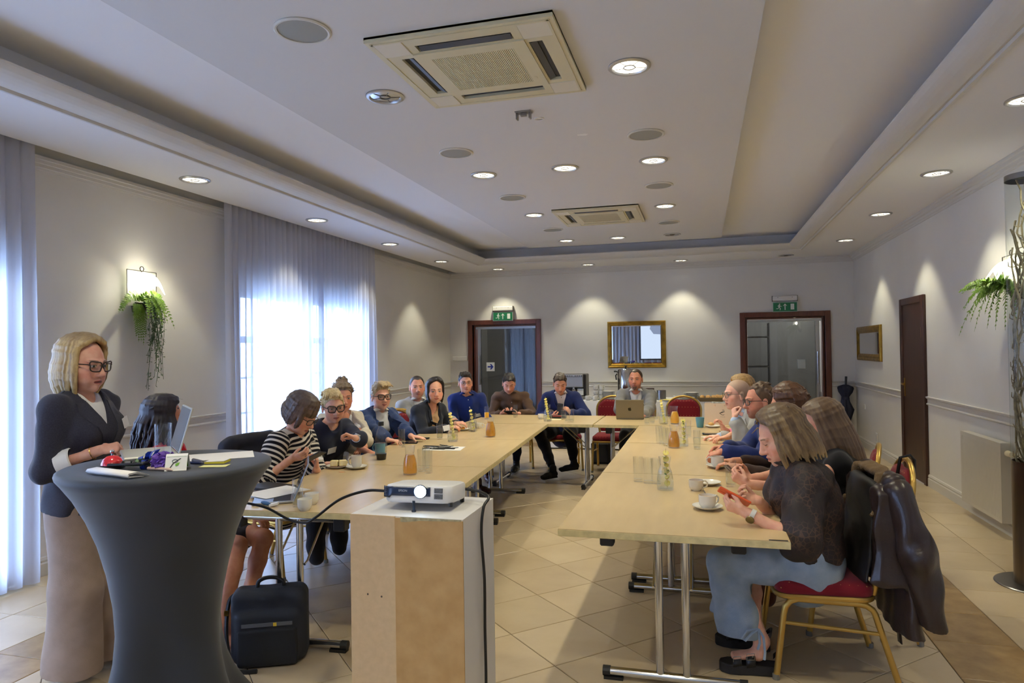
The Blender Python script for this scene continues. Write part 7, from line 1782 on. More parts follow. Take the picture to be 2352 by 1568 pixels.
# ------------------------------------------------------------------ buffet behind the far chairs
LINEN = mat('white linen', (222,222,222), .85)
BT = .75; bx0, bx1, by0, by1 = -2.40, .95, 10.50, 11.36
t = thing('buffet_table', 'long buffet table under a white cloth at the end wall', 'table', ((bx0+bx1)/2,(by0+by1)/2,0))
mb = MB(); mb.box((-1.6,-.38,BT-.03),(1.6,.38,BT-.004)); mb.build('tabletop', EDGE, t)
for x in (-1.5,1.5):
    for y in (-.33,.33): mb = MB(); mb.box((x-.02,y-.02,0),(x+.02,y+.02,BT-.03)); mb.build('leg', STEEL, t)
rnd = random.Random(2); mb = MB(); hw, hdp = (bx1-bx0)/2, (by1-by0)/2; N_ = 160; vs = []; 
peri = []
for k in range(N_):
    u = k/N_*4
    if u < 1: p = (-hw+2*hw*u,-hdp)
    elif u < 2: p = (hw,-hdp+2*hdp*(u-1))
    elif u < 3: p = (hw-2*hw*(u-2),hdp)
    else: p = (-hw,hdp-2*hdp*(u-3))
    peri.append(p)
for z, g, a in ((BT,0,0),(BT-.02,.006,0),(BT-.3,.014,.012),(.02,.02,.022)):
    for k, (x, y) in enumerate(peri): w = a*sin(k*1.35)+g; l = sqrt(x*x+y*y); nx, ny = (0,-1) if y <= -hdp+.001 else ((0,1) if y >= hdp-.001 else ((1,0) if x > 0 else (-1,0))); vs.append((x+nx*w,y+ny*w,z))
fs = [tuple(range(N_))]+[(r*N_+k,(r+1)*N_+k,(r+1)*N_+(k+1)%N_,r*N_+(k+1)%N_) for r in range(3) for k in range(N_)]
mb.add(vs, fs); o = mb.build('tablecloth', LINEN, None, True); o.location = ((bx0+bx1)/2,(by0+by1)/2,.0015); tag(o, 'white tablecloth draped to the floor over the buffet', 'tablecloth')
BX = lambda px, y=10.9: onplane(px, 905, 1, y)[0]
BZ = BT+.002
# coffee machine
t = thing('coffee_machine', 'chrome and black coffee machine on the buffet', 'coffee machine', (BX(1322,10.95),10.95,BZ))
mb = MB(); mb.box((-.19,-.10,0),(.19,.20,.40), None, .012); mb.build('housing', mat('machine black', (44,44,48), .3), t)
mb = MB(); mb.box((-.16,-.16,.19),(.15,-.10,.38), None, .01); mb.box((-.16,-.17,.355),(.15,-.10,.395), T(0,0,0), .006); mb.build('front_panel', mat('machine silver', (176,178,180), .35, .7), t)
mb = MB()
for k in range(8): mb.box((-.13+.033*k+(.02 if k > 3 else 0),-.174,.368),(-.115+.033*k+(.02 if k > 3 else 0),-.169,.382))
mb.build('button_row', BLACKP, t)['kind'] = 'stuff'
mb = MB(); mb.lathe([(.035,0),(.035,.05),(.02,.07),(.02,.09)],18,T(0,-.15,.10)); mb.tube([(0,-.17,.16),(.0,-.27,.14)], .011, 8); mb.build('brew_group', CHROME, t, True)
mb = MB(); mb.box((.05,-.13,.06),(.15,-.105,.17), None, .006); mb.build('milk_tank', WHITEP, t)
mb = MB(); mb.box((-.18,-.22,0),(.18,-.10,.05), None, .008); mb.build('drip_tray', STEEL, t)
# urn
t = thing('water_urn', 'tall steel hot water urn behind the man with goatee', 'urn', (BX(1438,10.98),10.98,BZ))
mb = MB(); mb.lathe([(.13,0),(.135,.01),(.135,.46),(.125,.475),(.05,.49),(.001,.492)], 30); mb.build('urn_body', CHROME, t, True)
mb = MB(); mb.lathe([(.03,.49),(.012,.50),(.012,.515),(.03,.522),(.03,.53),(.001,.532)], 18); mb.build('lid_knob', BLACKP, t, True)
mb = MB(); mb.tube([(-.12,0,.43),(-.17,0,.44),(-.185,0,.43)], .014, 8); mb.tube([(-.135,0,.40),(-.16,0,.37),(-.15,0,.30)], .011, 8); mb.build('side_handle', BLACKP, t, True)
t = thing('menu_stand', 'small dark stand on the buffet behind goatee man shoulder', 'stand', (BX(1492,11.15),11.15,BZ)); mb = MB(); mb.box((-.075,-.01,0),(.075,.01,.16)); mb.box((-.08,-.04,0),(.08,.04,.01)); mb.build('stand_board', mat('dark brown board', (58,40,32), .5), t)
t = thing('napkin_holder', 'brushed steel napkin holder on the buffet', 'napkin holder', (BX(1519,10.75),10.75,BZ)); mb = MB(); mb.lathe([(.07,0),(.07,.15),(.066,.15),(.066,.01)], 24, T(0,0,0)); mb.build('holder_shell', STEEL, t, True); mb = MB(); mb.box((-.05,-.02,.06),(.05,.02,.135), T(0,0,0)); mb.build('napkin', PAPER, t)
def cupB(x, y, z, label, lay=False):
    t = thing('coffee_cup', label, 'cup', (x,y,z), radians(random.uniform(-30,30)), 'white coffee cups on the buffet'); M = Matrix.Rotation(radians(-80),4,'X') if lay else Matrix()
    if lay: M = Matrix.Translation((0,0,.04)) @ Matrix.Rotation(radians(82),4,'X') @ Matrix.Translation((0,0,-.03))
    mb = MB(); mb.lathe([(.025,0),(.036,.014),(.041,.03),(.043,.07),(.040,.07),(.036,.03),(.001,.008)], 18, M); mb.build('bowl', CERA, t, True)
    mb = MB(); mb.tube([M @ Vector(v) for v in [(.040,0,.06),(.06,0,.055),(.058,0,.03),(.036,0,.022)]], .0045, 6); mb.build('handle', CERA, t, True); return t
random.seed(5)
LV = ['bottom','middle','upper','topmost']
for i, (px, yy) in enumerate(((1357,10.75),(1369,10.78),(1382,10.78))):
    for k in range((1,3,3)[i]):
        cupB(BX(px,yy), yy+.0, BZ+.0725*k, 'white cup, %s of the %s cup stack on the buffet' % (LV[k],['single','left','right'][i]))
for i, (px, k) in enumerate(((1350,0),(1366,0))): cupB(BX(px,10.60), 10.60, BZ, 'white cup in front of the stacked cups, ' + ('nearer the coffee machine' if i == 0 else 'nearer the plate stack'))
for i, (px, k) in enumerate(((1370,0),(1382,0))): cupB(BX(px,10.88), 10.88, BZ+.075*2.1, 'white cup lying on its side on the rear stack, ' + ('left one' if i == 0 else 'right one'), False)
for q, (px, yy) in enumerate(((1370,10.88),(1382,10.88))):
    for k in range(2): cupB(BX(px,yy), yy, BZ+.0725*k, 'white cup, %s of the rear %s stack' % (LV[k],'left' if q == 0 else 'right'))
ORD = ['first','second','third','fourth','fifth','sixth','seventh','eighth','ninth','tenth','eleventh','twelfth']
def pstack(px, y, n, r, what):
    for k in range(n): plate((BX(px,y),y,BZ+.011*k), 'white plate, %s from the bottom of the stack %s on the buffet' % (ORD[k], what), r, 'plate', 'white plates stacked %s on the buffet' % what)
pstack(1398, 10.72, 12, .10, 'beside the cups'); pstack(1588, 10.95, 9, .12, 'before the pastry tray'); pstack(1578, 10.66, 4, .12, 'lowest near the chair')
cupB(BX(1403,11.05), 11.05, BZ, 'single white cup behind the plate stack on the buffet'); 
cup((BX(1553,10.72),10.72,BZ), 'white cup on saucer between napkin holder and plates on the buffet', .3, r=.043, hgt=.066)
plate((BX(1533,10.58),10.58,BZ), 'white plate with lemon slices on the buffet', .10)
for k in range(5):
    mb = MB(); disc(mb, Vector((0,0,0)), (random.uniform(-.3,.3),random.uniform(-.3,.3),1), .026, .006); o = mb.build('lemon_slice', LEMON); o.location = (BX(1533,10.58)-.05+.024*k,10.57+.012*(k%2),BZ+.018); tag(o, 'lemon slice on the white buffet plate, %s from the urn side' % ORD[k], 'lemon slice', 'lemon slices on the buffet plate')
TRAY = mat('brown tray', (128,112,84), .6); 
for q, (px, yy) in enumerate(((1633,10.62),(1668,10.75))):
    t = thing('pastry_tray', 'brown tray of pastries on the buffet, ' + ('nearer the plates' if q == 0 else 'behind the blonde head'), 'tray', (BX(px,yy),yy,BZ)); mb = MB(); mb.add([(-.16,-.12,0),(.16,-.12,0),(.16,.12,0),(-.16,.12,0),(-.20,-.15,.055),(.20,-.15,.055),(.20,.15,.055),(-.20,.15,.055)], [(3,2,1,0),(0,1,5,4),(1,2,6,5),(2,3,7,6),(3,0,4,7)]); o = mb.build('tray_shell', TRAY, t); solidify(o, .006)
    for i in range(4):
        for j in range(2):
            mb = MB(); mb.sphere((0,0,0),(.036,.05,.026),10,6); o = mb.build('pastry', mat('baked pastry', (204,146,72), .55), None, True); o.location = (BX(px,yy)-.125+.083*i, yy-.06+.12*j, BZ+.058); o.rotation_euler = (0,0,.4*i); tag(o, 'baked pastry, %s from the plates in the %s row of tray ' % (ORD[i], ('front','back')[j]) + ('nearer the plates' if q == 0 else 'behind blonde head'), 'pastry', 'pastries on the tray %d' % (q+1))
# tote bag on the floor under the empty far chair
t = thing('dark_bag', 'small dark bag standing on the floor behind empty far chair', 'bag', (-1.33,9.25,0)); mb = MB(); mb.box((-.13,-.07,0),(.13,.07,.30), None, .03); mb.build('bag_body', mat('dark bag cloth', (34,36,42), .8), t); mb = MB(); mb.tube([(-.06,0,.29),(-.05,0,.38),(.05,0,.38),(.06,0,.29)], .008, 6); mb.build('handle', BLACKP, t, True)

# ------------------------------------------------------------------ projector stand and projector
PXs, PYs = -1.135, 2.685; PH = .90
t = thing('projector_stand', 'tall white box stand with raw brown fibreboard front', 'stand', (PXs,PYs,0))
LAM = mat('white laminate', (214,212,212), .5); MDF = mat('fibreboard pale', (196,168,130), .75, noise=.05, nscale=40); MDF2 = mat('fibreboard tan', (172,134,82), .75, rgb2=(186,150,98), nscale=14)
mb = MB(); mb.box((-.2395,-.195,0),(.2395,.2,PH)); mb.build('box_shell', LAM, t)
mb = MB(); mb.box((-.24,-.201,0),(-.045,-.195,PH-.0)); mb.build('pale_front_panel', MDF, t); mb = MB(); mb.box((-.045,-.2012,0),(.24,-.195,PH-.006)); mb.build('tan_front_panel', MDF2, t)
mb = MB(); mb.prism([(-.02,PH-.02),(.0,PH-.02),(.06,PH-.012),(.235,PH-.006),(.235,PH-.0005),(-.02,PH-.0005)], .2013, .2016, T(0,0,0) @ Matrix.Rotation(pi/2,4,'X')); mb.build('chipped_edge', mat('chipped board', (160,150,116), .8, noise=.3, nscale=60), t)
for x, z in ((-.165,.585),(-.105,.58)): mb = MB(); mb.tube([(x,-.2015,z),(x,-.2022,z)], .004, 8); mb.build('screw_hole', mat('hole dark', (70,60,50), .8), t)
t = thing('projector', 'white projector with glowing lens on the white box stand', 'projector', (PXs+.005,2.69,PH), radians(3))
PM_ = T(0,0,.026,rx=radians(-5)) @ Matrix.Diagonal((.95,.95,.92,1))
def pbox(mb, w, d, h, r, z0=0.): 
    R = round_rect(w/2, d/2, r); n = len(R); vs = []; fs = []
    for s_, z in ((.96,0),(1,.010),(1,h-.012),(.97,h-.002),(.93,h)): vs += [(x*s_,y*s_,z0+z) for x, y in R]
    for k in range(4):
        for i in range(n): fs.append((k*n+i,k*n+(i+1)%n,(k+1)*n+(i+1)%n,(k+1)*n+i))
    fs += [tuple(range(n-1,-1,-1)), tuple(range(4*n,5*n))]; mb.add(vs, fs, PM_)
mb = MB(); pbox(mb, .31, .25, .074, .05); mb.build('housing', mat('projector white', (228,228,230), .35), t, True)
NV = mat('projector navy', (30,44,72), .25)
mb = MB()
F1 = [(-.160,.022),(-.125,.020),(-.118,.030),(.055,.030),(.062,.036),(.062,.062),(.055,.070),(-.150,.070),(-.160,.064)]
def bow(x): return -.1262+(.03*max(0,(abs(x)-.11)/.05)**2)
vs = [(x,bow(x),z) for x, z in F1]; mb.add(vs, [tuple(range(len(F1)))], PM_); 
g_ = MB(); g_.grid(lambda u,v: Vector((-.1595+.2215*u, bow(-.1595+.2215*u)-.0006, (.030 if u > .18 else .020)+(.040 if u > .18 else .049)*v)), 24, 4); g_.v = [tuple(PM_ @ Vector(v)) for v in g_.v]; o = g_.build('front_bezel', NV, t, True); solidify(o, .0015, 1)
mb = MB(); mb.lathe([(.030,0),(.030,.006),(.027,.007),(.026,.002)], 28, PM_ @ T(.018,-.1265,.050) @ Matrix.Rotation(pi/2,4,'X')); mb.build('lens_ring', NV, t, True)
mb = MB(); mb.lathe([(.026,.0035),(.018,.0075),(.001,.010)], 24, PM_ @ T(.018,-.1265,.050) @ Matrix.Rotation(pi/2,4,'X'), capb=False); mb.build('lens', emat('projector lens', (206,232,255), 22.), t, True)
text('brand_text', 'EPSON', .013, PM_ @ T(-.062,-.1278,.052) @ Matrix.Rotation(pi/2,4,'X'), mat('brand grey', (190,200,210), .4), t)
mb = MB()
for i in range(9):
    for j in range(2):
        a = PM_ @ T(.085+.0,-.1265,.0); 
for r_ in range(2):
    for i in range(7):
        for j in range(4): x = .080+.0055*i; z = .020+.026*r_+.0055*j; mb.box((x,bow(x)-.0035,z),(x+.0035,bow(x)+.004,z+.0035), PM_)
o = mb.build('vent_grille', mat('vent grey', (90,92,98), .6), t); o['kind'] = 'stuff'
mb = MB()
for k in range(7): mb.box((-.150,-.1262+.008,.024+.006*k),(-.128,-.118-.004,.027+.006*k), PM_)
o = mb.build('intake_louvre', BLACKP, t); o['kind'] = 'stuff'
mb = MB(); mb.tube([(-.012,-.118,.045),(-.012,-.118,.004)], .006, 8); mb.lathe([(.009,0),(.009,.006)],12,T(-.012,-.118,0),True,True); mb.build('front_foot', mat('navy foot', (34,48,70), .4), t, True)
mb = MB(); mb.tube([(.13,.09,.03),(.13,.09,0)], .010, 8); mb.tube([(-.13,.09,.03),(-.13,.09,0)], .010, 8); mb.tube([(.135,-.09,.035),(.135,-.09,.02)], .010, 8); o = mb.build('rear_foot', BLACKP, t, True); o['kind'] = 'stuff'
def curve_pts(P, n=10):
    P = [Vector(p) for p in P]; out = []
    for i in range(len(P)-1):
        p0, p1, p2, p3 = P[max(0,i-1)], P[i], P[i+1], P[min(len(P)-1,i+2)]
        for k in range(n):
            t = k/n; out.append(.5*((2*p1)+(p2-p0)*t+(2*p0-5*p1+4*p2-p3)*t*t+(3*p1-p0-3*p2+p3)*t**3))
    return out+[P[-1]]
def wire(name, P, r, label, m=BLACKP, cat='cable'): mb = MB(); mb.tube(curve_pts(P), r, 8); return tag(mb.build(name, m, None, True), label, cat)
AT = lambda x, y, Y: onplane(x, y, 1, Y)
wire('video_cable', [AT(884,1127,2.70),AT(840,1127,2.72),AT(780,1147,2.74),AT(725,1188,2.78),AT(700,1200,2.80),AT(662,1192,2.82),AT(610,1165,2.82),AT(546,1152,2.80),AT(505,1150,2.74)], .0062, 'black video cable sagging from projector to the high table')
wire('power_cable', [AT(1048,1122,2.76),AT(1062,1122,2.80),AT(1100,1128,2.78),AT(1122,1142,2.74),(-.880,2.70,.90),(-.884,2.68,.80),(-.880,2.70,.6),(-.884,2.71,.4),(-.876,2.69,.2),(-.872,2.66,.05),(-.86,2.55,.008),(-.80,2.30,.008),(-.9,1.9,.008)], .0062, 'black power cable running down the side of box stand')

# ------------------------------------------------------------------ cocktail table in a stretch cover
hx, hy, HZ = -2.15, 2.37, 1.10
COVER = mat('charcoal stretch cloth', (37,40,46), .62, 0, .35, bump=.12, bscale=700, sheen=.25)
t = thing('cocktail_table', 'high round table in charcoal stretch cover at the lectern spot', 'table', (hx,hy,0))
prof = [(.30,HZ),(.39,HZ),(.402,HZ-.006),(.405,HZ-.016),(.402,HZ-.028),(.385,HZ-.05),(.345,HZ-.11),(.300,HZ-.20),(.262,HZ-.30),(.232,HZ-.42),(.212,HZ-.55),(.205,HZ-.66),(.212,HZ-.76),(.232,HZ-.86),(.262,HZ-.95),(.295,HZ-1.02),(.33,HZ-1.085)]
mb = MB(); n = 96; vs = [(0,0,HZ)]; fs = []
for r, z in prof:
    lob = max(0,(HZ-.35-z)/(HZ-.35))**1.4*.24
    for k in range(n):
        a = 2*pi*k/n; c4 = cos(4*(a-radians(81))); vs.append((r*(1+lob*c4)*cos(a), r*(1+lob*c4)*sin(a), z+(.03*(1-c4)*.5 if z < .12 else 0)))
for k in range(n): fs.append((0,1+k,1+(k+1)%n))
for i in range(len(prof)-1):
    for k in range(n): fs.append((1+i*n+k,1+(i+1)*n+k,1+(i+1)*n+(k+1)%n,1+i*n+(k+1)%n))
mb.add(vs, fs); mb.build('stretch_cover', COVER, t, True, 50)
mb = MB(); aa = radians(2); mb.tube([((r+.001)*(1)*cos(aa),(r+.001)*sin(aa),z) for r, z in prof[11:15]]+[(.27*cos(aa),.27*sin(aa),.10)], .0022, 5); mb.build('white_seam', mat('seam thread', (170,170,172), .7), t)
for k in range(4):
    a = radians(81+90*k); mb = MB(); mb.tube([(.36*cos(a),.36*sin(a),.0),(.36*cos(a),.36*sin(a),.03)], .02, 10); mb.build('foot', BLACKP, t, True)
HT = lambda x, y, dz=.001: Vector(onplane(x,y,2,HZ))+Vector((0,0,dz))
# laptop on it
ir = Vector((.67,.74,0)); c_ = HT(402,1040)
t = thing('silver_laptop', 'silver laptop open on the high table, screen towards the standing speaker', 'laptop', tuple(c_), atan2(ir.y,ir.x)-pi/2)
mb = MB(); mb.box((-.155,-.215,0),(.155,.0,.015), None, .005); mb.build('laptop_base', mat('pale aluminium', (196,194,186), .4, .5), t)
lm_ = T(0,.0,.014,rx=radians(74)); mb = MB(); mb.box((-.155,0,-.0045),(.155,.205,.0045), lm_, .003); mb.build('laptop_lid', MATS['pale aluminium'], t)
mb = MB(); mb.box((-.146,.008,.0046),(.146,.197,.0056), lm_); mb.build('laptop_display', mat('blue display', (90,120,150), .1), t)
mb = MB(); mb.prism(ap, 0, .0009, lm_ @ Matrix.Rotation(pi,4,'Y') @ T(0,.105,.0045)); mb.build('fruit_emblem', WHITEP, t)
mb = MB(); mb.box((-.13,-.11,.0152),(.13,-.02,.0162)); mb.build('keyboard', mat('key ivory', (206,204,194), .6), t)
gtum(HT(375,1064), 'tall glass with little water on the high table beside laptop', .20, None, .165, .034)
# call bell
t = thing('call_bell', 'red call bell with chrome button on the high table', 'bell', tuple(HT(258,1075)))
mb = MB(); mb.lathe([(.046,0),(.046,.008),(.030,.014)], 26, capt=True); mb.build('bell_base', BLACKP, t, True)
mb = MB(); mb.lathe([(.041,.014),(.040,.022),(.033,.038),(.020,.048),(.001,.051)], 26); mb.build('bell_dome', mat('red enamel', (206,26,34), .18, 0, .6, coat=.5), t, True)
mb = MB(); mb.tube([(0,0,.05),(0,0,.064)], .004, 8); mb.sphere((0,0,.066), .008, 10, 6); mb.build('bell_button', CHROME, t, True)
# rolled paper, phone
t = thing('folded_paper', 'white folded paper at the near edge of the high table', 'paper', tuple(HT(268,1092)), radians(-14)); mb = MB()
P_ = [(-.035,.004),(-.042,.012),(-.036,.020),(0,.022),(.05,.006),(.05,.004),(.0,.018),(-.034,.016),(-.037,.011),(-.033,.007),(.03,.002)]
mb.add([(-.13,y,z) for y, z in P_]+[(.13,y*.9,z*1.05) for y, z in P_], [(i,i+1,i+1+len(P_),i+len(P_)) for i in range(len(P_)-1)]); o = mb.build('paper_fold', PAPER, t, True, 180); solidify(o, .0012)
o = phone('dark phone lying on the folded paper on high table', HT(300,1079)+Vector((0,0,.026)), (.95,.2,.03), (0,0,1), mat('dark phone case', (26,28,34), .4), MATS['phone glass'])
# flower bunch with ribbon
t = thing('flower_bunch', 'bunch of purple flowers tied with blue ribbon on high table', 'flowers', tuple(HT(358,1077)), radians(12))
PUR = mat('purple petal', (88,52,150), .6, rgb2=(120,84,186), nscale=60); RIB = mat('blue ribbon', (24,56,160), .35)
rnd = random.Random(9); mb = MB()
for k in range(150):
    d = Vector((rnd.gauss(0,1),rnd.gauss(0,1),rnd.gauss(.2,1))).normalized(); c0_ = Vector((.035,0,.030))+Vector((d.x*.040,d.y*.036,d.z*.029))*rnd.uniform(.85,1.1); w = d.cross(Vector((rnd.random(),rnd.random(),rnd.random()))).normalized()*.011; v = d.cross(w).normalized()*.011
    mb.add([c0_-w-d*.008, c0_+d*.008-v*.8, c0_+w-d*.004, c0_+v+d*.012], [(0,1,2,3)])
mb.sphere((.035,0,.028),(.026,.024,.020),10,8); o = mb.build('blossoms', PUR, t); o['kind'] = 'stuff'
mb = MB()
for k in range(14): y = rnd.uniform(-.02,.02); mb.tube([(.02,y*.5,.02),(-.04,y*.7,.014),(-.12,y*1.8,.008+rnd.uniform(0,.02))], .0018, 4); 
for k in range(40):
    c0_ = Vector((rnd.uniform(-.13,-.03),rnd.uniform(-.03,.03),rnd.uniform(.006,.03))); v = Vector((rnd.uniform(-1,.3),rnd.uniform(-1,1),rnd.uniform(-.2,.8))).normalized()*.024; w = v.cross(Vector((0,0,1))).normalized()*.005; mb.add([c0_,c0_+v*.5+w,c0_+v,c0_+v*.5-w],[(0,1,2,3)])
o = mb.build('stems', mat('stem green', (92,122,84), .6), t); o['kind'] = 'stuff'
mb = MB(); mb.tube([(-.035,0,.016),(-.055,0,.016)], .020, 14)
for s_ in (1,-1):
    P = [(-.045,0,.036),(-.035,s_*.012,.062),(-.015,s_*.030,.072),(-.030,s_*.026,.050),(-.045,0,.036)]; n0 = len(mb.v); mb.v += [tuple(Vector(p)+Vector((0,0,0))) for p in P]+[tuple(Vector(p)+Vector((.014,.006,.002))) for p in P]; mb.f += [(n0+i,n0+i+1,n0+6+i,n0+5+i) for i in range(4)]
mb.build('ribbon_bow', RIB, t, True)
HND = V3(*onplane(281,1034,1,2.66))
a_ = HT(330,1066,.03); mb = MB(); P = curve_pts([Vector(HND), Vector(HND)*.62+a_*.38+Vector((0,0,-.035)), a_], 8)
vs = []; 
for p in P: vs += [tuple(p+Vector((0,0,.006))), tuple(p-Vector((.002,.002,.006)))]
mb.add(vs, [(2*i,2*i+1,2*i+3,2*i+2) for i in range(len(P)-1)]); o = mb.build('ribbon_tail', RIB, None, True, 180); solidify(o, .0008); tag(o, 'loose blue ribbon end held in the standing speaker hands', 'ribbon')
# folded table card with leaf logo
t = thing('table_card', 'white folded card with green leaf and cup logo on high table', 'card', tuple(HT(408,1078)), radians(28))
mb = MB(); t.scale = (.72,.72,.72)
P_ = [(-.05,.0),(-.045,.004),(-.012,.075),(.0,.085),(.012,.078),(.05,.0)]
mb.add([(-.055,y,z) for y, z in P_]+[(.055,y,z) for y, z in P_], [(i,i+1,i+7,i+6) for i in range(5)]); o = mb.build('card_fold', WHITEP, t); solidify(o, .0012)
MC = Matrix(((1,0,0,0),(0,.033/.0783,-.071/.0783,-.0305),(0,.071/.0783,.033/.0783,.038),(0,0,0,1)))
mb = MB(); mb.prism([(.0,-.018),(.014,-.010),(.018,.004),(.004,.0),(-.004,-.008)], .0012, .002, MC); mb.build('leaf_logo', mat('leaf green', (110,170,50), .5), t)
mb = MB(); mb.tube([MC @ Vector(v) for v in [(-.03,-.028,.0015),(-.014,.0,.0015),(.004,.014,.0015),(.022,.026,.0015)]], .0022, 5); mb.tube([MC @ Vector((-.006+.014*cos(a),.012+.009*sin(a),.0015)) for a in [2*pi*k/14 for k in range(14)]], .0014, 5, closed=True); mb.build('spoon_logo', mat('logo dark', (50,52,60), .5), t, True)
mb = MB(); mb.box((-.05,.02,.004),(.05,.024,.07), T(0,0,0,rx=radians(28))); mb.build('card_inside', mat('leaf green dark', (86,140,46), .5), t)
sheet('paper_sheet', tuple(HT(500,1048)), .21, .297, radians(-52), 'white paper sheet lying on the high table near far edge')
YN = mat('yellow note', (226,222,150), .7)
t = thing('sticky_notes', 'pad of sticky notes with white top sheet on the high table', 'notes', tuple(HT(500,1062)), .3); mb = MB(); mb.box((-.04,-.035,0),(.04,.035,.008)); mb.build('note_pad', mat('yellow note strong', (222,206,60), .7), t); mb = MB(); mb.box((-.04,-.035,.008),(.04,.035,.0095), T(0,0,0,ry=-.03)); mb.build('top_note', PAPER, t)
mb = MB(); mb.grid(lambda u,v: Vector((-.055+.11*u,-.025+.05*v,.001+.012*max(0,u-.7)*v)), 10, 3); o = mb.build('sticky_note', YN, None, True); solidify(o, .0006); o.location = HT(493,1071); o.rotation_euler = (0,0,.25); tag(o, 'single pale yellow sticky note curling on the high table', 'note')
def pen(x, y, rz, m, label, L=.13, r=.005, base=HT):
    mb = MB(); mb.tube([(-L/2,0,r),(L*.38,0,r),(L*.40,0,r*.8),(L/2,0,r*.5)], [r,r,r*.9,r*.3], 10); o = mb.build('marker_pen', m, None, True); o.location = base(x,y); o.rotation_euler = (0,0,rz); tag(o, label, 'pen')
pen(368,1081,-.05,mat('beige pen', (206,176,160), .4),'beige pen in front of the purple flowers on the high table',.12,.0065)
pen(432,1066,.1,mat('dark blue pen', (34,44,84), .3),'dark blue pen behind the leaf logo card',.14,.006)
pen(455,1064,-.5,mat('grey pen', (70,70,84), .4),'grey marker pen beside the sticky notes',.10,.008)

# ------------------------------------------------------------------ bag on the floor beside the high table
bp = Vector((-2.135,3.03,0)); t = thing('laptop_bag', 'black laptop bag with carry handle standing on the floor by near table leg', 'bag', tuple(bp), radians(26))
BAGC = mat('black nylon', (24,26,32), .7, bump=.3, bscale=500); BAGC2 = mat('navy nylon', (29,33,42), .7, bump=.3, bscale=500)
f = SDF()
f.ell((0,0,.185),(.01,.01,.01)); f.ops = []
def rbox(c, hsz, r, mode='u', k=.01):
    c = np.array(c); hsz = np.array(hsz)
    def fn(X,Y,Z):
        q = [np.abs(v-c[i])-(hsz[i]-r) for i, v in enumerate((X,Y,Z))]; m = [np.maximum(v,0) for v in q]
        return np.sqrt(m[0]**2+m[1]**2+m[2]**2)+np.minimum(np.maximum(np.maximum(q[0],q[1]),q[2]),0)-r
    f.raw(fn, c-hsz, c+hsz, k, mode)
rbox((0,.0,.185),(.185,.075,.185),.05); rbox((0,-.055,.14),(.16,.045,.135),.04,'u',.02)
P, F = f.mesh(.006, wrinkle(.0025, 3)); npmesh('bag_body', P, F, BAGC2, t)
f = SDF(); rbox((0,-.088,.10),(.145,.022,.095),.02); P, F = f.mesh(.006, wrinkle(.002,4)); npmesh('front_pocket', P, F, BAGC, t)
mb = MB(); mb.box((-.12,-.106,.205),(.12,-.100,.222)); mb.build('grey_band', mat('grey webbing', (96,98,102), .7), t); mb = MB(); mb.box((.03,-.1075,.205),(.046,-.105,.222)); mb.build('yellow_label', mat('label yellow', (226,190,50), .6), t)
mb = MB(); mb.tube(curve_pts([(-.06,0,.362),(-.055,0,.395),(-.02,0,.412),(.03,0,.410),(.062,0,.390),(.066,0,.362)]), .010, 8); mb.build('carry_handle', BLACKP, t, True)
mb = MB(); mb.tube([(-.15,-.045,.345),(.15,-.045,.345)], .003, 6); mb.box((.01,-.052,.335),(.03,-.046,.355)); mb.build('zip', CHROME, t, True)
mb = MB(); mb.tube(curve_pts([(-.16,.02,.34),(-.195,.0,.31),(-.205,-.03,.20),(-.19,-.06,.08),(-.14,-.13,.012),(-.04,-.15,.010)]), .011, 6); mb.build('shoulder_strap', BLACKP, t, True)
mb = MB(); mb.box((-.215,-.03,.245),(-.195,.0,.27)); mb.build('strap_buckle', mat('brass', (190,150,70), .3, 1.), t)

# ------------------------------------------------------------------ coats hung over chair backs
def local_frame(chair_obj): return chair_obj.matrix_basis
def coat(name, label, P, m, lm=None, long=True):
    """a coat hung over the chair back of person P; local x across the chair, y forward, z up"""
    f2, rt = P.f2, P.rt; base = P.base-f2*.05; rz = atan2(-f2[0], f2[1]); t = thing(name, label, 'jacket', (base[0],base[1],0), rz)
    return t
LEA = mat('dark brown leather', (50,39,38), .30, 0, .5, bump=.25, bscale=90, noise=.15, nscale=10); FLE = mat('brown fleece', (112,90,64), .95, bump=1.0, bscale=260)
t = coat('leather_jacket', 'dark brown leather jacket with fleece collar hung over the near chair', P18, LEA)
f = SDF()
f.ecap((0,-.305,.90),(0,-.33,.52),(1,0,0),(.235,.040),(.255,.050),.03); f.ecap((0,-.33,.52),(0,-.36,.20),(1,0,0),(.255,.050),(.285,.070),.03); f.raw(lambda X,Y,Z: .25+.02*np.sin(9*X)-Z+0*Y)
f.cap((-.20,-.29,.925),(.20,-.29,.925),.040,.040,.03)
f.ecap((-.17,-.23,.88),(-.19,-.21,.50),(1,0,0),(.055,.028),(.085,.025),.02); f.ecap((.17,-.23,.88),(.19,-.21,.50),(1,0,0),(.055,.028),(.085,.025),.02)
[f.ecap((s_*.243,-.27,.87),(s_*.25,-.25,.48),(0,1,.0),(.065,.014),(.085,.014),.03) for s_ in (1,-1)]
P, F = f.mesh(.006, folds(.0045, 60, 12)); npmesh('jacket_body', P, F, LEA, t)
f = SDF(); f.ecap((0,-.215,.90),(0,-.165,.47),(1,0,0),(.21,.022),(.225,.020),.03); P, F = f.mesh(.007, wrinkle(.006, 17)); npmesh('lining', P, F, mat('black lining', (26,25,27), .6), t)
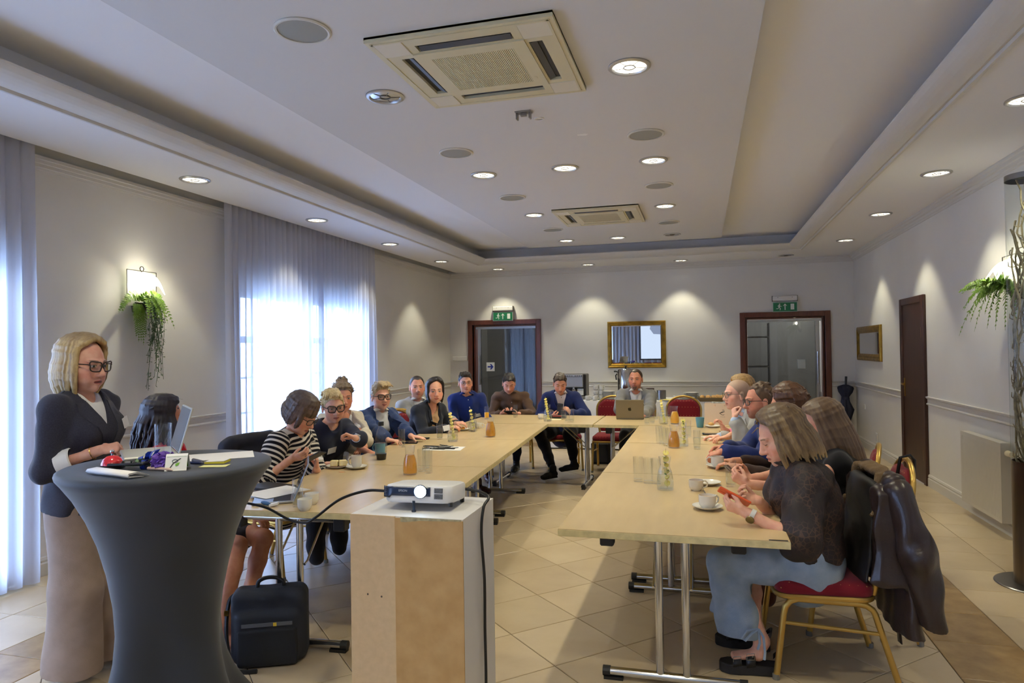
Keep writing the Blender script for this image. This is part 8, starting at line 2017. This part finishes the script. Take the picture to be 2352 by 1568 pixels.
for s_ in (1,-1):
    f = SDF(); f.cap((s_*.225,-.30,.885),(s_*.275,-.36,.62),.062,.072,.03); f.cap((s_*.275,-.36,.62),(s_*.27,-.43,.26),.072,.058,.03); f.raw(lambda X,Y,Z: .30-Z+0*X+0*Y); P, F = f.mesh(.006, folds(.0045, 64, 14+s_)); npmesh('sleeve', P, F, LEA, t)
f = SDF(); f.ecap((-.09,-.265,.955),(.09,-.265,.955),(0,1,.0),(.045,.022),(.045,.022),.02); f.ecap((.13,-.255,.945),(.20,-.215,.74),(.5,.85,0),(.055,.016),(.045,.012),.02); f.ecap((-.13,-.255,.945),(-.20,-.215,.78),(-.5,.85,0),(.055,.016),(.045,.012),.02)
P, F = f.mesh(.006, wrinkle(.006,20,2.)); npmesh('fleece_collar', P, F, FLE, t)
mb = MB(); P = curve_pts([(.235,-.40,.42),(.25,-.42,.30),(.245,-.44,.12),(.25,-.45,.02)]); vs = []
for p in P: vs += [tuple(p+Vector((-.022,0,0))), tuple(p+Vector((.022,.004,0)))]
mb.add(vs, [(2*i,2*i+1,2*i+3,2*i+2) for i in range(len(P)-1)]); o = mb.build('belt', LEA, t, True, 180); solidify(o, .005)
t = coat('dark_jacket', 'dark navy jacket with pearl snaps hung over chair behind striped woman', P3, None)
NVJ = mat('dark navy cloth', (26,28,42), .8, bump=.2, bscale=200)
f = SDF(); f.ecap((0,-.285,.90),(0,-.31,.50),(1,0,0),(.225,.045),(.245,.06),.03); f.cap((-.19,-.27,.92),(.19,-.27,.92),.045,.045,.03)
for s_ in (1,-1): f.cap((s_*.22,-.28,.88),(s_*.27,-.30,.45),.055,.05,.03)
P, F = f.mesh(.008, wrinkle(.007, 33)); npmesh('jacket_body', P, F, NVJ, t)
mb = MB()
for k in range(3): mb.sphere((-.31+.01*k,-.315,.66-.11*k), .008, 8, 6); mb.sphere((.318,-.30,.66-.11*k), .008, 8, 6)
o = mb.build('pearl_snap', mat('pearl', (214,214,220), .2), t, True); o['kind'] = 'stuff'
